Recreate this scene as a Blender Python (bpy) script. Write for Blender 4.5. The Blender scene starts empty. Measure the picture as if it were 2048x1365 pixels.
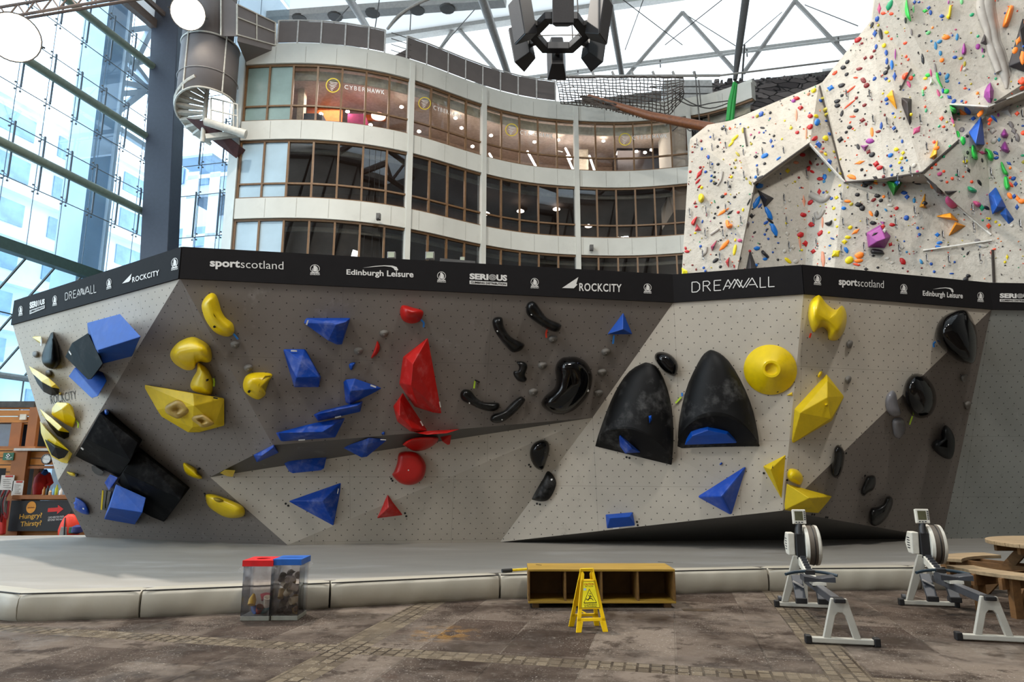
import bpy, bmesh, math, random
from mathutils import Vector, Matrix
from mathutils.bvhtree import BVHTree
V = Vector
random.seed(7)
S = bpy.context.scene
COL = S.collection

# ---------------------------------------------------------------- camera, sky, exposure, large lights
FPX, PITCH, EYE = 1365.0, math.radians(10.7), V((0, 0, 1.6))
cam = bpy.data.cameras.new('camera'); cam.sensor_width = 36.0; cam.lens = 36.0 * FPX / 2048.0
cam.clip_end = 600
camo = bpy.data.objects.new('camera', cam); COL.objects.link(camo)
camo.location = EYE; camo.rotation_euler = (math.pi / 2 + PITCH, 0, 0)
S.camera = camo
S.view_settings.view_transform = 'Standard'; S.view_settings.look = 'None'
S.view_settings.exposure = 0.0; S.view_settings.gamma = 1.0; S.view_settings.use_curve_mapping = False
w = bpy.data.worlds.new('overcast_sky'); S.world = w; w.use_nodes = True
w.node_tree.nodes['Background'].inputs[0].default_value = (0.80, 0.91, 1.0, 1)
w.node_tree.nodes['Background'].inputs[1].default_value = 4.5
S.cycles.max_bounces = 8; S.cycles.transparent_max_bounces = 16; S.cycles.sample_clamp_indirect = 6.0

def area(name, loc, target, energy, size, color=(1, 1, 1), size_y=None, spread=180):
    l = bpy.data.lights.new(name, 'AREA'); l.energy = energy; l.size = size; l.color = color
    l.spread = math.radians(spread)
    if size_y: l.shape = 'RECTANGLE'; l.size_y = size_y
    o = bpy.data.objects.new(name, l); COL.objects.link(o); o.location = loc
    o.rotation_euler = (V(target) - V(loc)).to_track_quat('-Z', 'Y').to_euler()
    return o
area('hall_light_behind_wall', (-10, 17.1, 25.5), (-1, 5, 0), 6500, .7, (1, .92, .82))
area('floor_fill_over_wall', (8, 19, 25.5), (4, 4, 0), 2200, .8, (1, .92, .82))  # weaker unseen light added for the far part of the floor
area('hall_light_front', (-9, -1.5, 17), (5, 12, 2.5), 1150, 2.0, (1, .97, .92))
area('front_roof_fill', (8, -2, 25), (2, 12, 2), 2500, 1.6, (1, .95, .88))  # fill light added overhead to lift the bouldering wall
area('climbing_wall_fill', (1, 0, 20), (10, 24, 10), 150, 1.0, (1, .98, .95), spread=70)  # narrow fill added only to brighten the tall climbing wall

# ---------------------------------------------------------------- pixel rays (2048 x 1365 frame) to points in the hall
_c, _s = math.cos(PITCH), math.sin(PITCH)
def ray(px, py):
    x = (px - 1024) / FPX; v = -(py - 682.5) / FPX
    return V((x, _c - v * _s, _s + v * _c))
def atY(px, py, Y):
    d = ray(px, py); return EYE + d * (Y / d.y)
def atZ(px, py, z):
    d = ray(px, py); return EYE + d * ((z - EYE.z) / d.z)
def onpl(px, py, p0, n):
    d = ray(px, py); return EYE + d * ((p0 - EYE).dot(n) / d.dot(n))
AX = math.radians(12.8)
HU = V((math.cos(AX), -math.sin(AX), 0)); HV = V((math.sin(AX), math.cos(AX), 0))

# ---------------------------------------------------------------- materials
def lin(h):
    h = h.lstrip('#'); out = []
    for i in (0, 2, 4):
        c = int(h[i:i + 2], 16) / 255
        out.append(c / 12.92 if c <= .04045 else ((c + .055) / 1.055) ** 2.4)
    return (*out, 1)
MATS = {}
class NT:
    def __init__(s, m):
        m.use_nodes = True; s.t = m.node_tree; s.b = s.t.nodes.get('Principled BSDF'); s.out = s.t.nodes.get('Material Output')
    def n(s, typ, **k):
        n = s.t.nodes.new(typ)
        for a, b in k.items():
            if a.startswith('i_'):
                key = a[2:]; key = int(key) if key.isdigit() else key.replace('_', ' ')
                n.inputs[key].default_value = b
            else: setattr(n, a, b)
        return n
    def l(s, a, b): s.t.links.new(a, b)
    def math(s, op, a, b=None, c=None):
        n = s.t.nodes.new('ShaderNodeMath'); n.operation = op
        for i, x in enumerate((a, b, c)):
            if x is None: continue
            if isinstance(x, (int, float)): n.inputs[i].default_value = x
            else: s.l(x, n.inputs[i])
        return n.outputs[0]
    def mix(s, fac, a, b, blend='MIX'):
        n = s.t.nodes.new('ShaderNodeMix'); n.data_type = 'RGBA'; n.blend_type = blend
        for i, x in ((0, fac), (6, a), (7, b)):
            if isinstance(x, (int, float)): n.inputs[i].default_value = x
            elif isinstance(x, tuple): n.inputs[i].default_value = x
            else: s.l(x, n.inputs[i])
        return n.outputs[2]
    def ramp(s, f, a, b):
        n = s.t.nodes.new('ShaderNodeMapRange'); n.inputs[1].default_value = a; n.inputs[2].default_value = b
        s.l(f, n.inputs[0]); return n.outputs[0]
    def noise(s, vec, scale, detail=3, rough=.55):
        n = s.n('ShaderNodeTexNoise', i_Scale=scale, i_Detail=detail, i_Roughness=rough)
        if vec is not None: s.l(vec, n.inputs['Vector'])
        return n.outputs[0]

def M(name, hexc=None, rough=.5, metal=0., var=.12, vs=6., bump=0., bs=40., chalk=0., cs=3., coat=0., spec=.5, dirt=0., stretch=None, dark=None):
    if name in MATS: return MATS[name]
    m = bpy.data.materials.new(name); t = NT(m); MATS[name] = m
    c = lin(hexc); b = t.b
    b.inputs['Roughness'].default_value = rough; b.inputs['Metallic'].default_value = metal
    b.inputs['Specular IOR Level'].default_value = spec
    if coat: b.inputs['Coat Weight'].default_value = coat; b.inputs['Coat Roughness'].default_value = .08
    tc = t.n('ShaderNodeTexCoord'); vec = tc.outputs['Object']
    if stretch:
        mp = t.n('ShaderNodeMapping'); mp.inputs['Scale'].default_value = stretch; t.l(vec, mp.inputs[0]); vec = mp.outputs[0]
    nz = t.noise(vec, vs, 4)
    d = tuple(x * (1 - var * 1.6) for x in c[:3]) + (1,); l = tuple(min(1, x * (1 + var)) for x in c[:3]) + (1,)
    if dark: d = lin(dark)
    col = t.mix(t.ramp(nz, .3, .7), d, l)
    if chalk:
        f = t.math('MULTIPLY', t.ramp(t.noise(vec, cs, 5, .68), .50, .74), t.ramp(t.noise(vec, cs * 5, 3), .30, .62))
        f = t.math('MULTIPLY', f, chalk)
        col = t.mix(f, col, lin('#c9c8c6'))
        r = t.math('ADD', f, rough); t.l(r, b.inputs['Roughness'])
    if dirt:
        f = t.math('MULTIPLY', t.ramp(t.noise(vec, cs, 5, .7), .55, .8), dirt)
        col = t.mix(f, col, lin('#3a3632'))
    t.l(col, b.inputs['Base Color'])
    if bump:
        bn = t.n('ShaderNodeBump', i_Strength=bump, i_Distance=.02); t.l(t.noise(vec, bs, 3), bn.inputs['Height']); t.l(bn.outputs[0], b.inputs['Normal'])
    return m

def glass(name, tint, refl=.1, rough=.01, ior=1.5, fres=.9):
    if name in MATS: return MATS[name]
    m = bpy.data.materials.new(name); t = NT(m); MATS[name] = m
    t.t.nodes.remove(t.b)
    tr = t.n('ShaderNodeBsdfTransparent'); tr.inputs[0].default_value = (*tint, 1)
    gl = t.n('ShaderNodeBsdfGlossy', i_Roughness=rough); gl.inputs[0].default_value = (.9, .95, 1, 1)
    fr = t.n('ShaderNodeFresnel', i_IOR=ior)
    f = t.math('ADD', t.math('MULTIPLY', fr.outputs[0], fres), refl)
    mx = t.n('ShaderNodeMixShader'); t.l(f, mx.inputs[0]); t.l(tr.outputs[0], mx.inputs[1]); t.l(gl.outputs[0], mx.inputs[2])
    t.l(mx.outputs[0], t.out.inputs[0]); return m

def emit(name, color, strength):
    if name in MATS: return MATS[name]
    m = bpy.data.materials.new(name); t = NT(m); MATS[name] = m
    t.b.inputs['Base Color'].default_value = (.8, .8, .8, 1)
    t.b.inputs['Emission Color'].default_value = (*color, 1); t.b.inputs['Emission Strength'].default_value = strength
    return m

def translucent(name, color, var=.06):
    m = bpy.data.materials.new(name); t = NT(m); MATS[name] = m
    t.t.nodes.remove(t.b)
    tc = t.n('ShaderNodeTexCoord'); nz = t.noise(tc.outputs['Object'], .25, 4)
    col = t.mix(t.ramp(nz, .3, .7), tuple(x * (1 - 2 * var) for x in color) + (1,), tuple(color) + (1,))
    a = t.n('ShaderNodeBsdfTranslucent'); b = t.n('ShaderNodeBsdfDiffuse'); t.l(col, a.inputs[0]); t.l(col, b.inputs[0])
    mx = t.n('ShaderNodeMixShader', i_0=.25); t.l(a.outputs[0], mx.inputs[1]); t.l(b.outputs[0], mx.inputs[2])
    t.l(mx.outputs[0], t.out.inputs[0]); return m

def panel_mat(name, hexc, holes=True, rough=.62):
    """painted plywood with a staggered grid of bolt holes, sheet joints, chalk and scuffs (UV in metres)"""
    m = bpy.data.materials.new(name); t = NT(m); MATS[name] = m; b = t.b; b.inputs['Roughness'].default_value = rough
    b.inputs['Specular IOR Level'].default_value = .3
    uv = t.n('ShaderNodeUVMap', uv_map='uv').outputs[0]
    c = lin(hexc)
    nz = t.noise(uv, .9, 5, .6)
    col = t.mix(t.ramp(nz, .3, .7), tuple(x * .9 for x in c[:3]) + (1,), tuple(x * 1.06 for x in c[:3]) + (1,))
    f = t.math('MULTIPLY', t.ramp(t.noise(uv, 1.3, 6, .75), .60, .80), .22)
    col = t.mix(f, col, lin('#d8d6d2'))
    f = t.math('MULTIPLY', t.ramp(t.noise(uv, 1.0, 6, .8), .40, .24), .35)
    col = t.mix(f, col, lin('#2c2522'))
    sx = t.n('ShaderNodeSeparateXYZ'); t.l(uv, sx.inputs[0])
    for k, per in ((0, 2.44), (1, 1.22)):
        a = t.math('FRACT', t.math('DIVIDE', sx.outputs[k], per))
        f = t.math('MULTIPLY', t.math('LESS_THAN', a, .006 / per), .35); col = t.mix(f, col, (.03, .03, .03, 1))
    if holes:
        for off in (0., .5):
            vm = t.n('ShaderNodeVectorMath', operation='MULTIPLY_ADD'); t.l(uv, vm.inputs[0])
            vm.inputs[1].default_value = (1 / .21, 1 / .21, 0); vm.inputs[2].default_value = (off + 100, off + 100, 0)
            fr = t.n('ShaderNodeVectorMath', operation='FRACTION'); t.l(vm.outputs[0], fr.inputs[0])
            sb = t.n('ShaderNodeVectorMath', operation='DISTANCE'); t.l(fr.outputs[0], sb.inputs[0]); sb.inputs[1].default_value = (.5, .5, 0)
            f = t.math('MULTIPLY', t.math('LESS_THAN', sb.outputs['Value'], .048), .9)
            col = t.mix(f, col, (.012, .012, .012, 1))
    t.l(col, b.inputs['Base Color']); return m

# ---------------------------------------------------------------- mesh building
POS = {}
def link(o): COL.objects.link(o); return o
def add(name, verts, faces, mat, parent=None, smooth=False, uv=None, org=None, bev=0, solid=0):
    verts = [V(v) for v in verts]
    if org is None:
        lo = V([min(v[i] for v in verts) for i in range(3)]); hi = V([max(v[i] for v in verts) for i in range(3)])
        org = (lo + hi) / 2
    org = V(org)
    me = bpy.data.meshes.new(name); me.from_pydata([v - org for v in verts], [], faces)
    if uv is not None:
        ul = me.uv_layers.new(name='uv')
        for lp in me.loops: ul.data[lp.index].uv = uv[lp.vertex_index]
    bm = bmesh.new(); bm.from_mesh(me)
    bmesh.ops.recalc_face_normals(bm, faces=bm.faces); bm.to_mesh(me); bm.free()
    me.materials.append(mat)
    if smooth:
        for p in me.polygons: p.use_smooth = True
        me.set_sharp_from_angle(angle=math.radians(smooth if smooth > 1 else 40))
    o = link(bpy.data.objects.new(name, me)); POS[o.name] = org
    o.location = org - (POS[parent.name] if parent else V((0, 0, 0)))
    if parent: o.parent = parent
    if solid: q = o.modifiers.new('s', 'SOLIDIFY'); q.thickness = solid; q.offset = -1
    if bev: q = o.modifiers.new('b', 'BEVEL'); q.width = bev; q.segments = 2; q.limit_method = 'ANGLE'
    return o
def tag(o, label, cat, group=None, kind=None):
    o['label'] = label; o['category'] = cat
    if group: o['group'] = group
    if kind: o['kind'] = kind
    return o
def struct(o, label=None, cat=None):
    o['kind'] = 'structure'
    if label: o['label'] = label; o['category'] = cat
    return o
def thing(name, label, cat, loc=(0, 0, 0), group=None):
    o = link(bpy.data.objects.new(name, None)); o.location = loc; POS[o.name] = V(loc); o.empty_display_size = .2
    return tag(o, label, cat, group)

class MB:
    def __init__(s): s.v = []; s.f = []
    def q(s, pts, *faces):
        b = len(s.v); s.v += [V(p) for p in pts]
        for f in faces: s.f.append([b + i for i in f])
        return s
    def box(s, lo, hi):
        x0, y0, z0 = lo; x1, y1, z1 = hi
        return s.q([(x, y, z) for z in (z0, z1) for y in (y0, y1) for x in (x0, x1)], (0, 2, 3, 1), (4, 5, 7, 6), (0, 1, 5, 4), (2, 6, 7, 3), (0, 4, 6, 2), (1, 3, 7, 5))
    def bar(s, p, q, w, h=None, up=(0, 0, 1)):
        p, q = V(p), V(q); h = h or w; d = (q - p).normalized(); up = V(up)
        if abs(d.dot(up)) > .99: up = V((0, 1, 0))
        a = d.cross(up).normalized() * w / 2; b = a.cross(d).normalized() * h / 2
        return s.q([p + a + b, p - a + b, p - a - b, p + a - b, q + a + b, q - a + b, q - a - b, q + a - b],
                   (0, 1, 2, 3), (7, 6, 5, 4), (0, 4, 5, 1), (1, 5, 6, 2), (2, 6, 7, 3), (3, 7, 4, 0))
    def tube(s, pts, r, n=8, cap=True, closed=False):
        pts = [V(p) for p in pts]; m = len(pts); b0 = len(s.v)
        rs = r if isinstance(r, (list, tuple)) else [r] * m
        up = None
        for i, p in enumerate(pts):
            if closed: d = pts[(i + 1) % m] - pts[i - 1]
            else: d = pts[min(i + 1, m - 1)] - pts[max(i - 1, 0)]
            d.normalize()
            if up is None: up = V((0, 0, 1)) if abs(d.z) < .9 else V((1, 0, 0))
            a = d.cross(up)
            if a.length < 1e-4: a = d.cross(V((.3, 1, .2)))
            a.normalize(); bb = a.cross(d).normalized(); up = bb
            for k in range(n):
                t = 2 * math.pi * k / n; s.v.append(p + (a * math.cos(t) + bb * math.sin(t)) * rs[i])
        for i in range(m if closed else m - 1):
            j = (i + 1) % m
            for k in range(n):
                s.f.append([b0 + i * n + k, b0 + i * n + (k + 1) % n, b0 + j * n + (k + 1) % n, b0 + j * n + k])
        if cap and not closed:
            s.f.append([b0 + k for k in range(n)][::-1]); s.f.append([b0 + (m - 1) * n + k for k in range(n)])
        return s
    def prism(s, pts, vec):
        pts = [V(p) for p in pts]; n = len(pts); vec = V(vec)
        return s.q(pts + [p + vec for p in pts], list(range(n))[::-1], list(range(n, 2 * n)), *[(i, (i + 1) % n, n + (i + 1) % n, n + i) for i in range(n)])
    def lathe(s, c, axis, prof, n=24, xdir=None):
        """prof: (radius, distance along axis)"""
        c = V(c); axis = V(axis).normalized(); x = V(xdir) if xdir else axis.orthogonal(); x.normalize(); y = axis.cross(x)
        b0 = len(s.v); m = len(prof)
        for r, h in prof:
            for k in range(n):
                t = 2 * math.pi * k / n; s.v.append(c + axis * h + (x * math.cos(t) + y * math.sin(t)) * r)
        for i in range(m - 1):
            for k in range(n): s.f.append([b0 + i * n + k, b0 + i * n + (k + 1) % n, b0 + (i + 1) * n + (k + 1) % n, b0 + (i + 1) * n + k])
        s.f.append([b0 + k for k in range(n)][::-1]); s.f.append([b0 + (m - 1) * n + k for k in range(n)])
        return s
    def out(s, name, mat, parent=None, **k): return add(name, s.v, s.f, mat, parent, **k)

def catmull(pts, k=4, closed=False):
    n = len(pts); out = []
    for i in range(n if closed else n - 1):
        if closed: p = [V(pts[(i + j) % n]) for j in (-1, 0, 1, 2)]
        else: p = [V(pts[max(0, min(n - 1, i + j))]) for j in (-1, 0, 1, 2)]
        for s in range(k):
            t = s / k
            out.append(.5 * ((2 * p[1]) + (p[2] - p[0]) * t + (2 * p[0] - 5 * p[1] + 4 * p[2] - p[3]) * t * t + (3 * p[1] - p[0] - 3 * p[2] + p[3]) * t ** 3))
    if not closed: out.append(V(pts[-1]))
    return out

# ---------------------------------------------------------------- lettering mapped on a four-cornered patch
class Patch:
    def __init__(s, corners, lift):
        s.c = [V(p) for p in corners]; n = (s.c[1] - s.c[0]).cross(s.c[3] - s.c[0]).normalized()
        if n.dot(EYE - s.c[0]) < 0: n = -n
        s.n = n; s.lift = lift
    def p(s, u, v, h=1.0):
        tl, tr, br, bl = s.c; a = tl.lerp(tr, u); b = bl.lerp(br, u); return b.lerp(a, v) + s.n * s.lift * h
def text_geo(body, bold=0., spacing=1.0):
    cu = bpy.data.curves.new('t', 'FONT'); cu.body = body; cu.size = 1; cu.offset = bold; cu.space_character = spacing; cu.resolution_u = 3
    o = bpy.data.objects.new('t', cu); COL.objects.link(o)
    dg = bpy.context.evaluated_depsgraph_get(); me = bpy.data.meshes.new_from_object(o.evaluated_get(dg))
    vs = [v.co.copy() for v in me.vertices]; fs = [list(p.vertices) for p in me.polygons]
    bpy.data.objects.remove(o); bpy.data.curves.remove(cu); bpy.data.meshes.remove(me)
    x0 = min(v.x for v in vs); x1 = max(v.x for v in vs); y0 = min(v.y for v in vs); y1 = max(v.y for v in vs)
    return [((v.x - x0) / (x1 - x0), (v.y - y0) / (y1 - y0)) for v in vs], fs
def put2d(mb, patch, pts, faces, rect=(0, 0, 1, 1), h=1.0):
    b = len(mb.v); u0, v0, u1, v1 = rect
    mb.v += [patch.p(u0 + (u1 - u0) * u, v0 + (v1 - v0) * v, h) for u, v in pts]; mb.f += [[b + i for i in f] for f in faces]
def put_text(mb, patch, body, rect=(0, 0, 1, 1), bold=0., h=1.0, spacing=1.0):
    pts, fs = text_geo(body, bold, spacing); put2d(mb, patch, pts, fs, rect, h)
def put_poly(mb, patch, pts, rect=(0, 0, 1, 1), h=1.0): put2d(mb, patch, pts, [list(range(len(pts)))], rect, h)
def put_ring(mb, patch, c, r0, r1, rect=(0, 0, 1, 1), h=1., n=28, asp=1.):
    pts = []
    for r in (r0, r1):
        for k in range(n): t = 2 * math.pi * k / n; pts.append((c[0] + r * math.cos(t) * asp, c[1] + r * math.sin(t)))
    put2d(mb, patch, pts, [[k, (k + 1) % n, n + (k + 1) % n, n + k] for k in range(n)], rect, h)
def put_line(mb, patch, pts, wd, rect=(0, 0, 1, 1), h=1., asp=1.):
    for (x0, y0), (x1, y1) in zip(pts, pts[1:]):
        dx, dy = (x1 - x0) / asp, y1 - y0; L = math.hypot(dx, dy) or 1; nx, ny = -dy / L * wd / 2 * asp, dx / L * wd / 2
        put_poly(mb, patch, [(x0 + nx, y0 + ny), (x1 + nx, y1 + ny), (x1 - nx, y1 - ny), (x0 - nx, y0 - ny)], rect, h)
# ================================================================ SETTING: floor
def floor_mat():
    m = bpy.data.materials.new('stone_flags'); t = NT(m); b = t.b
    tc = t.n('ShaderNodeTexCoord'); pos = tc.outputs['Object']
    mp = t.n('ShaderNodeMapping'); mp.inputs['Rotation'].default_value = (0, 0, AX - math.pi / 2); t.l(pos, mp.inputs[0])
    # mapping turns hall axis v into texture X
    rot = t.n('ShaderNodeVectorRotate', rotation_type='Z_AXIS'); t.l(pos, rot.inputs['Vector']); rot.inputs['Angle'].default_value = AX
    sx = t.n('ShaderNodeSeparateXYZ'); t.l(rot.outputs[0], sx.inputs[0]); u, v = sx.outputs[0], sx.outputs[1]
    cb = t.n('ShaderNodeCombineXYZ'); t.l(v, cb.inputs[0]); t.l(u, cb.inputs[1])
    def brick(sc_, bw, rh, mort, off=.5):
        k = t.n('ShaderNodeTexBrick', i_Scale=1.0); k.inputs['Brick Width'].default_value = bw; k.inputs['Row Height'].default_value = rh
        k.inputs['Mortar Size'].default_value = mort; k.inputs['Mortar Smooth'].default_value = .3; k.offset = off; k.inputs['Bias'].default_value = 0
        k.inputs['Color1'].default_value = (0, 0, 0, 1); k.inputs['Color2'].default_value = (1, 1, 1, 1); k.inputs['Mortar'].default_value = (.5, .5, .5, 1)
        jit = t.n('ShaderNodeVectorMath', operation='MULTIPLY_ADD'); nn = t.n('ShaderNodeTexNoise', i_Scale=6.0)
        t.l(nn.outputs['Color'], jit.inputs[0]); jit.inputs[1].default_value = (sc_, sc_, 0); t.l(cb.outputs[0], jit.inputs[2])
        t.l(jit.outputs[0], k.inputs['Vector']); return k
    big = brick(.03, .95, .76, .010, .37)
    n1 = t.noise(pos, 1.1, 6, .65); n2 = t.noise(pos, 9, 5, .7); n3 = t.noise(pos, 45, 3, .7)
    base = t.mix(big.outputs['Color'], lin('#41362f'), lin('#6d6258'))
    base = t.mix(t.ramp(n1, .42, .62), base, lin('#322923'))
    base = t.mix(t.math('MULTIPLY', t.ramp(n2, .55, .75), .4), base, lin('#777068'))
    base = t.mix(t.math('MULTIPLY', big.outputs['Fac'], .75), base, t.mix(t.ramp(n1, .42, .58), lin('#6b6157'), lin('#241d18')))
    base = t.mix(t.math('MULTIPLY', t.ramp(t.noise(pos, 3.0, 6, .72), .54, .62), .75), base, lin('#2f2620'))
    # strips of small setts
    sett = brick(.025, .13, .105, .012, .5)
    scol = t.mix(sett.outputs['Color'], lin('#4f463b'), lin('#6f6454')); scol = t.mix(t.math('MULTIPLY', sett.outputs['Fac'], t.ramp(n1, .62, .45)), scol, lin('#2c251e'))
    scol = t.mix(t.ramp(n2, .3, .7), scol, t.mix(.35, scol, lin('#4d4238')))
    def band(c, coord, half):
        return t.math('LESS_THAN', t.math('ABSOLUTE', t.math('SUBTRACT', coord, c)), half)
    uu = lambda x, y: atZ(x, y, 0).dot(HU); vv = lambda x, y: atZ(x, y, 0).dot(HV)
    u1 = (uu(848, 1214) + uu(600, 1351)) / 2; u2 = (uu(1540, 1187) + uu(1712, 1345)) / 2; v1 = (vv(850, 1322) + vv(1250, 1335) + vv(1700, 1348)) / 3
    mask = t.math('MAXIMUM', t.math('MAXIMUM', band(u1, u, .17), band(u2, u, .17)), band(v1, v, .13))
    col = t.mix(mask, base, scol)
    # rust-coloured spill stain and white specks
    st = atZ(885, 1268, 0)
    ds = t.n('ShaderNodeVectorMath', operation='DISTANCE'); t.l(pos, ds.inputs[0]); ds.inputs[1].default_value = st
    f = t.math('MULTIPLY', t.ramp(ds.outputs['Value'], .42, .1), t.ramp(t.noise(pos, 7, 3), .48, .56)); col = t.mix(t.math('MULTIPLY', f, .5), col, lin('#8a6428'))
    f = t.math('MULTIPLY', t.ramp(n3, .61, .67), t.ramp(t.noise(pos, 1.7, 3), .40, .58)); col = t.mix(t.math('MULTIPLY', f, .75), col, lin('#b5ada3'))
    t.l(col, b.inputs['Base Color'])
    wet = t.ramp(t.noise(pos, .7, 4, .6), .50, .60)
    r = t.math('ADD', t.math('MULTIPLY', wet, -.50), .80); t.l(r, b.inputs['Roughness']); t.l(t.math('ADD', t.math('MULTIPLY', wet, .22), .06), b.inputs['Specular IOR Level'])
    hgt = t.math('SUBTRACT', t.math('ADD', t.math('MULTIPLY', n2, .35), t.math('MULTIPLY', n3, .2)), t.math('MULTIPLY', t.mix(mask, big.outputs['Fac'], sett.outputs['Fac']), .8))
    bn = t.n('ShaderNodeBump', i_Strength=.5, i_Distance=.012); t.l(hgt, bn.inputs['Height']); t.l(bn.outputs[0], b.inputs['Normal'])
    return m
struct(MB().q([(-30, -16, 0), (42, -16, 0), (42, 60, 0), (-30, 60, 0)], (0, 1, 2, 3)).out('floor', floor_mat(), org=(0, 0, 0)))

conc = M('concrete', '#b9b6ae', .85, var=.1, vs=.7, dirt=.25, cs=.8)
concd = M('dark_concrete', '#6d6a66', .9, var=.2, vs=.5)
struct(MB().box((-30, -16.4, 0), (42, -16, 38.2)).out('wall_front', M('front_cladding', '#a79d92', .85, var=.25, vs=.25)))
fl = MB()  # unseen lattice, added so the office glass mirrors a brown pattern
for k in range(-28, 40, 6): fl.tube([(k, -15.2, 9), (k + 3, -15.2, 22), (k + 6, -15.2, 9)], .35, 5).tube([(k, -15.2, 22), (k + 3, -15.2, 36), (k + 6, -15.2, 22)], .3, 5)
for z_ in (9, 15, 22, 29, 36): fl.tube([(-30, -15.3, z_), (42, -15.3, z_)], .4, 5)
struct(fl.out('mirrored_lattice', M('lattice_brown', '#3f352f', .6)))
struct(MB().box((30, -16, 0), (30.4, 60, 40)).out('wall_right', concd))

# ================================================================ ROOF
memb = translucent('roof_membrane', (.34, .34, .335))
memb2 = translucent('clerestory_membrane', (.96, .96, .95), .02)
steel = M('painted_steel', '#a3a19d', .5, var=.08)
steelw = M('pale_steel', '#b5b4b0', .5, var=.08)
dsteel = M('dark_steel', '#4a4846', .5, var=.1)
brown = M('brown_steel', '#6b5a50', .6, var=.1)
RP = atZ(1000, 42, 36)                                   # a point of the ridge beam
def roofp(u, v, z):                                      # hall axes from RP
    p = RP + HU * u + HV * v; p.z = z; return p
cm = MB()
cm.q([roofp(-15.6, .3, 36), roofp(60, .3, 36), roofp(60, -12, 37.2), roofp(-15.6, -12, 37.2)], (0, 1, 2, 3))
cm.q([roofp(-15.6, -12, 37.2), roofp(60, -12, 37.2), roofp(60, -66, 37.5), roofp(-15.6, -66, 37.5)], (0, 1, 2, 3))
struct(cm.out('ceiling', memb))
struct(MB().q([roofp(-15.6, .6, 36.2), roofp(60, .6, 36.2), roofp(60, .6, 29.0), roofp(-15.6, .6, 29.0)], (0, 1, 2, 3)).out('window_1', memb2))
struct(MB().prism([roofp(-15.6, .9, 29.0), roofp(60, .9, 29.0), roofp(60, .9, 0), roofp(-15.6, .9, 0)], HV * .5).out('wall_back', concd))
# slope between the eaves of the glass wall and the main roof
P0L = atY(285, 280, 34); NL = HU.copy()
eave = P0L.copy(); eave.z = 25.9
e0 = eave - HV * 50; e1 = eave + HV * 14
r0 = roofp(-15.5, -66, 37.5); r1 = roofp(-15.5, .3, 36)
struct(MB().q([e0, e1, r1, r0], (0, 1, 2, 3)).out('ceiling_2', memb))
struct(MB().bar(e0, e1, .35, .5).bar(e0 + V((.5, 0, .6)), e1 + V((.5, 0, .6)), .18, .25).out('trim_1', brown))
# ridge beam, ring beam, purlin, struts
rt = thing('roof_truss', 'grey tubular roof truss carrying the white membrane above the offices', 'truss', roofp(0, 0, 31))
MB().bar(roofp(-15.6, 0, 36), roofp(60, 0, 36), .75, .55).out('ridge_beam', steel, rt)
MB().bar(roofp(-15.6, .1, 30.9), roofp(60, .1, 30.9), .22, .22).bar(roofp(-15.6, -.25, 30.5), roofp(60, -.25, 30.5), .1, .1).out('ring_beam', steelw, rt)
for i, x in enumerate(range(-12, 60, 1)):
    if i % 6 == 0: MB().tube([roofp(x, 0, 30.9), roofp(x, 0, 30.3)], .05, 6).out('hanger', dsteel, rt)
for (x0, y0, x1, y1) in ((912, 52, 876, 105), (912, 52, 1000, 150), (1365, 25, 1250, 156), (1365, 25, 1475, 148), (1590, 2, 1487, 146), (1590, 2, 1695, 112)):
    MB().tube([onpl(x0, y0, RP, HV), onpl(x1, y1, RP, HV)], .16, 8).out('strut', steel, rt, smooth=1)
MB().bar(onpl(470, 40, RP - HV * 7, HV), onpl(1010, 1, RP - HV * 7, HV), .8, .5).out('purlin', steel, rt)
for x, y in ((600, 30), (671, 26), (746, 19), (835, 13), (895, 10), (530, 34)):
    p = onpl(x, y, RP - HV * 7, HV)
    MB().lathe(p - V((0, 0, .35)), (0, 0, 1), [(.5, 0), (.55, .12), (.3, .25)], 12).out('clamp_disc', dsteel, rt, smooth=1)
for v_ in (-14, -24, -34, -44):
    mb = MB(); mb.tube([roofp(-15, v_, 36.6), roofp(45, v_, 36.6)], .3, 6).tube([roofp(-15, v_, 33.4), roofp(45, v_, 33.4)], .3, 6)
    for k in range(12): mb.tube([roofp(-15 + 5 * k, v_, 33.4), roofp(-12.5 + 5 * k, v_, 36.6), roofp(-10 + 5 * k, v_, 33.4)], .2, 5)
    mb.out('lattice_beam', brown, rt)
for u_ in (-8, 4, 16, 28): MB().tube([roofp(u_, -13, 35.2), roofp(u_, -60, 35.2)], .35, 6).out('purlin', brown, rt)
# raking main tubes that come down from the roof towards the viewer
for k, (a, b, ra, rb, ya, yb) in enumerate((((962, -10), (1018, 155), .3, .25, 36, 44), ((1216, -10), (1244, 153), .22, .2, 36, 44), ((694, -10), (735, 57), .25, .22, 36, 42))):
    pa, pb = atY(*a, ya), atY(*b, yb)
    tag(MB().tube([pa, pb], [ra, rb], 10).out('raking_tube', steel, smooth=1),
        ['grey raking roof tube coming down behind the hanging loudspeakers on the office side', 'grey raking roof tube just beside the loudspeaker cluster on the climbing side', 'short grey raking roof tube landing on the office terrace railing'][k], 'roof tube', 'raking roof tubes')
tag(MB().tube([atY(1494, -20, 36), atY(1476, 110, 36), atY(1470, 160, 36)], [.24, .2, .12], 10).tube([atY(1489, 90, 36), atY(1484, 160, 36)], .06, 6).out('mast', dsteel, smooth=1),
    'dark tapering mast rising to the roof above the green ropes', 'mast')
arm = MB()
for o in (0, .28): arm.tube(catmull([atY(872, -8, 31) + V((0, o, o)), atY(830, 10, 31) + V((0, o, o)), atY(796, 32, 31) + V((0, o, o * .6)), atY(775, 58, 31)], 4), .07, 6)
tag(arm.out('curved_strut', M('galvanised', '#a5a4a0', .45, .4), smooth=1), 'curved galvanised twin strut ending over the terrace railing', 'strut')
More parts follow.
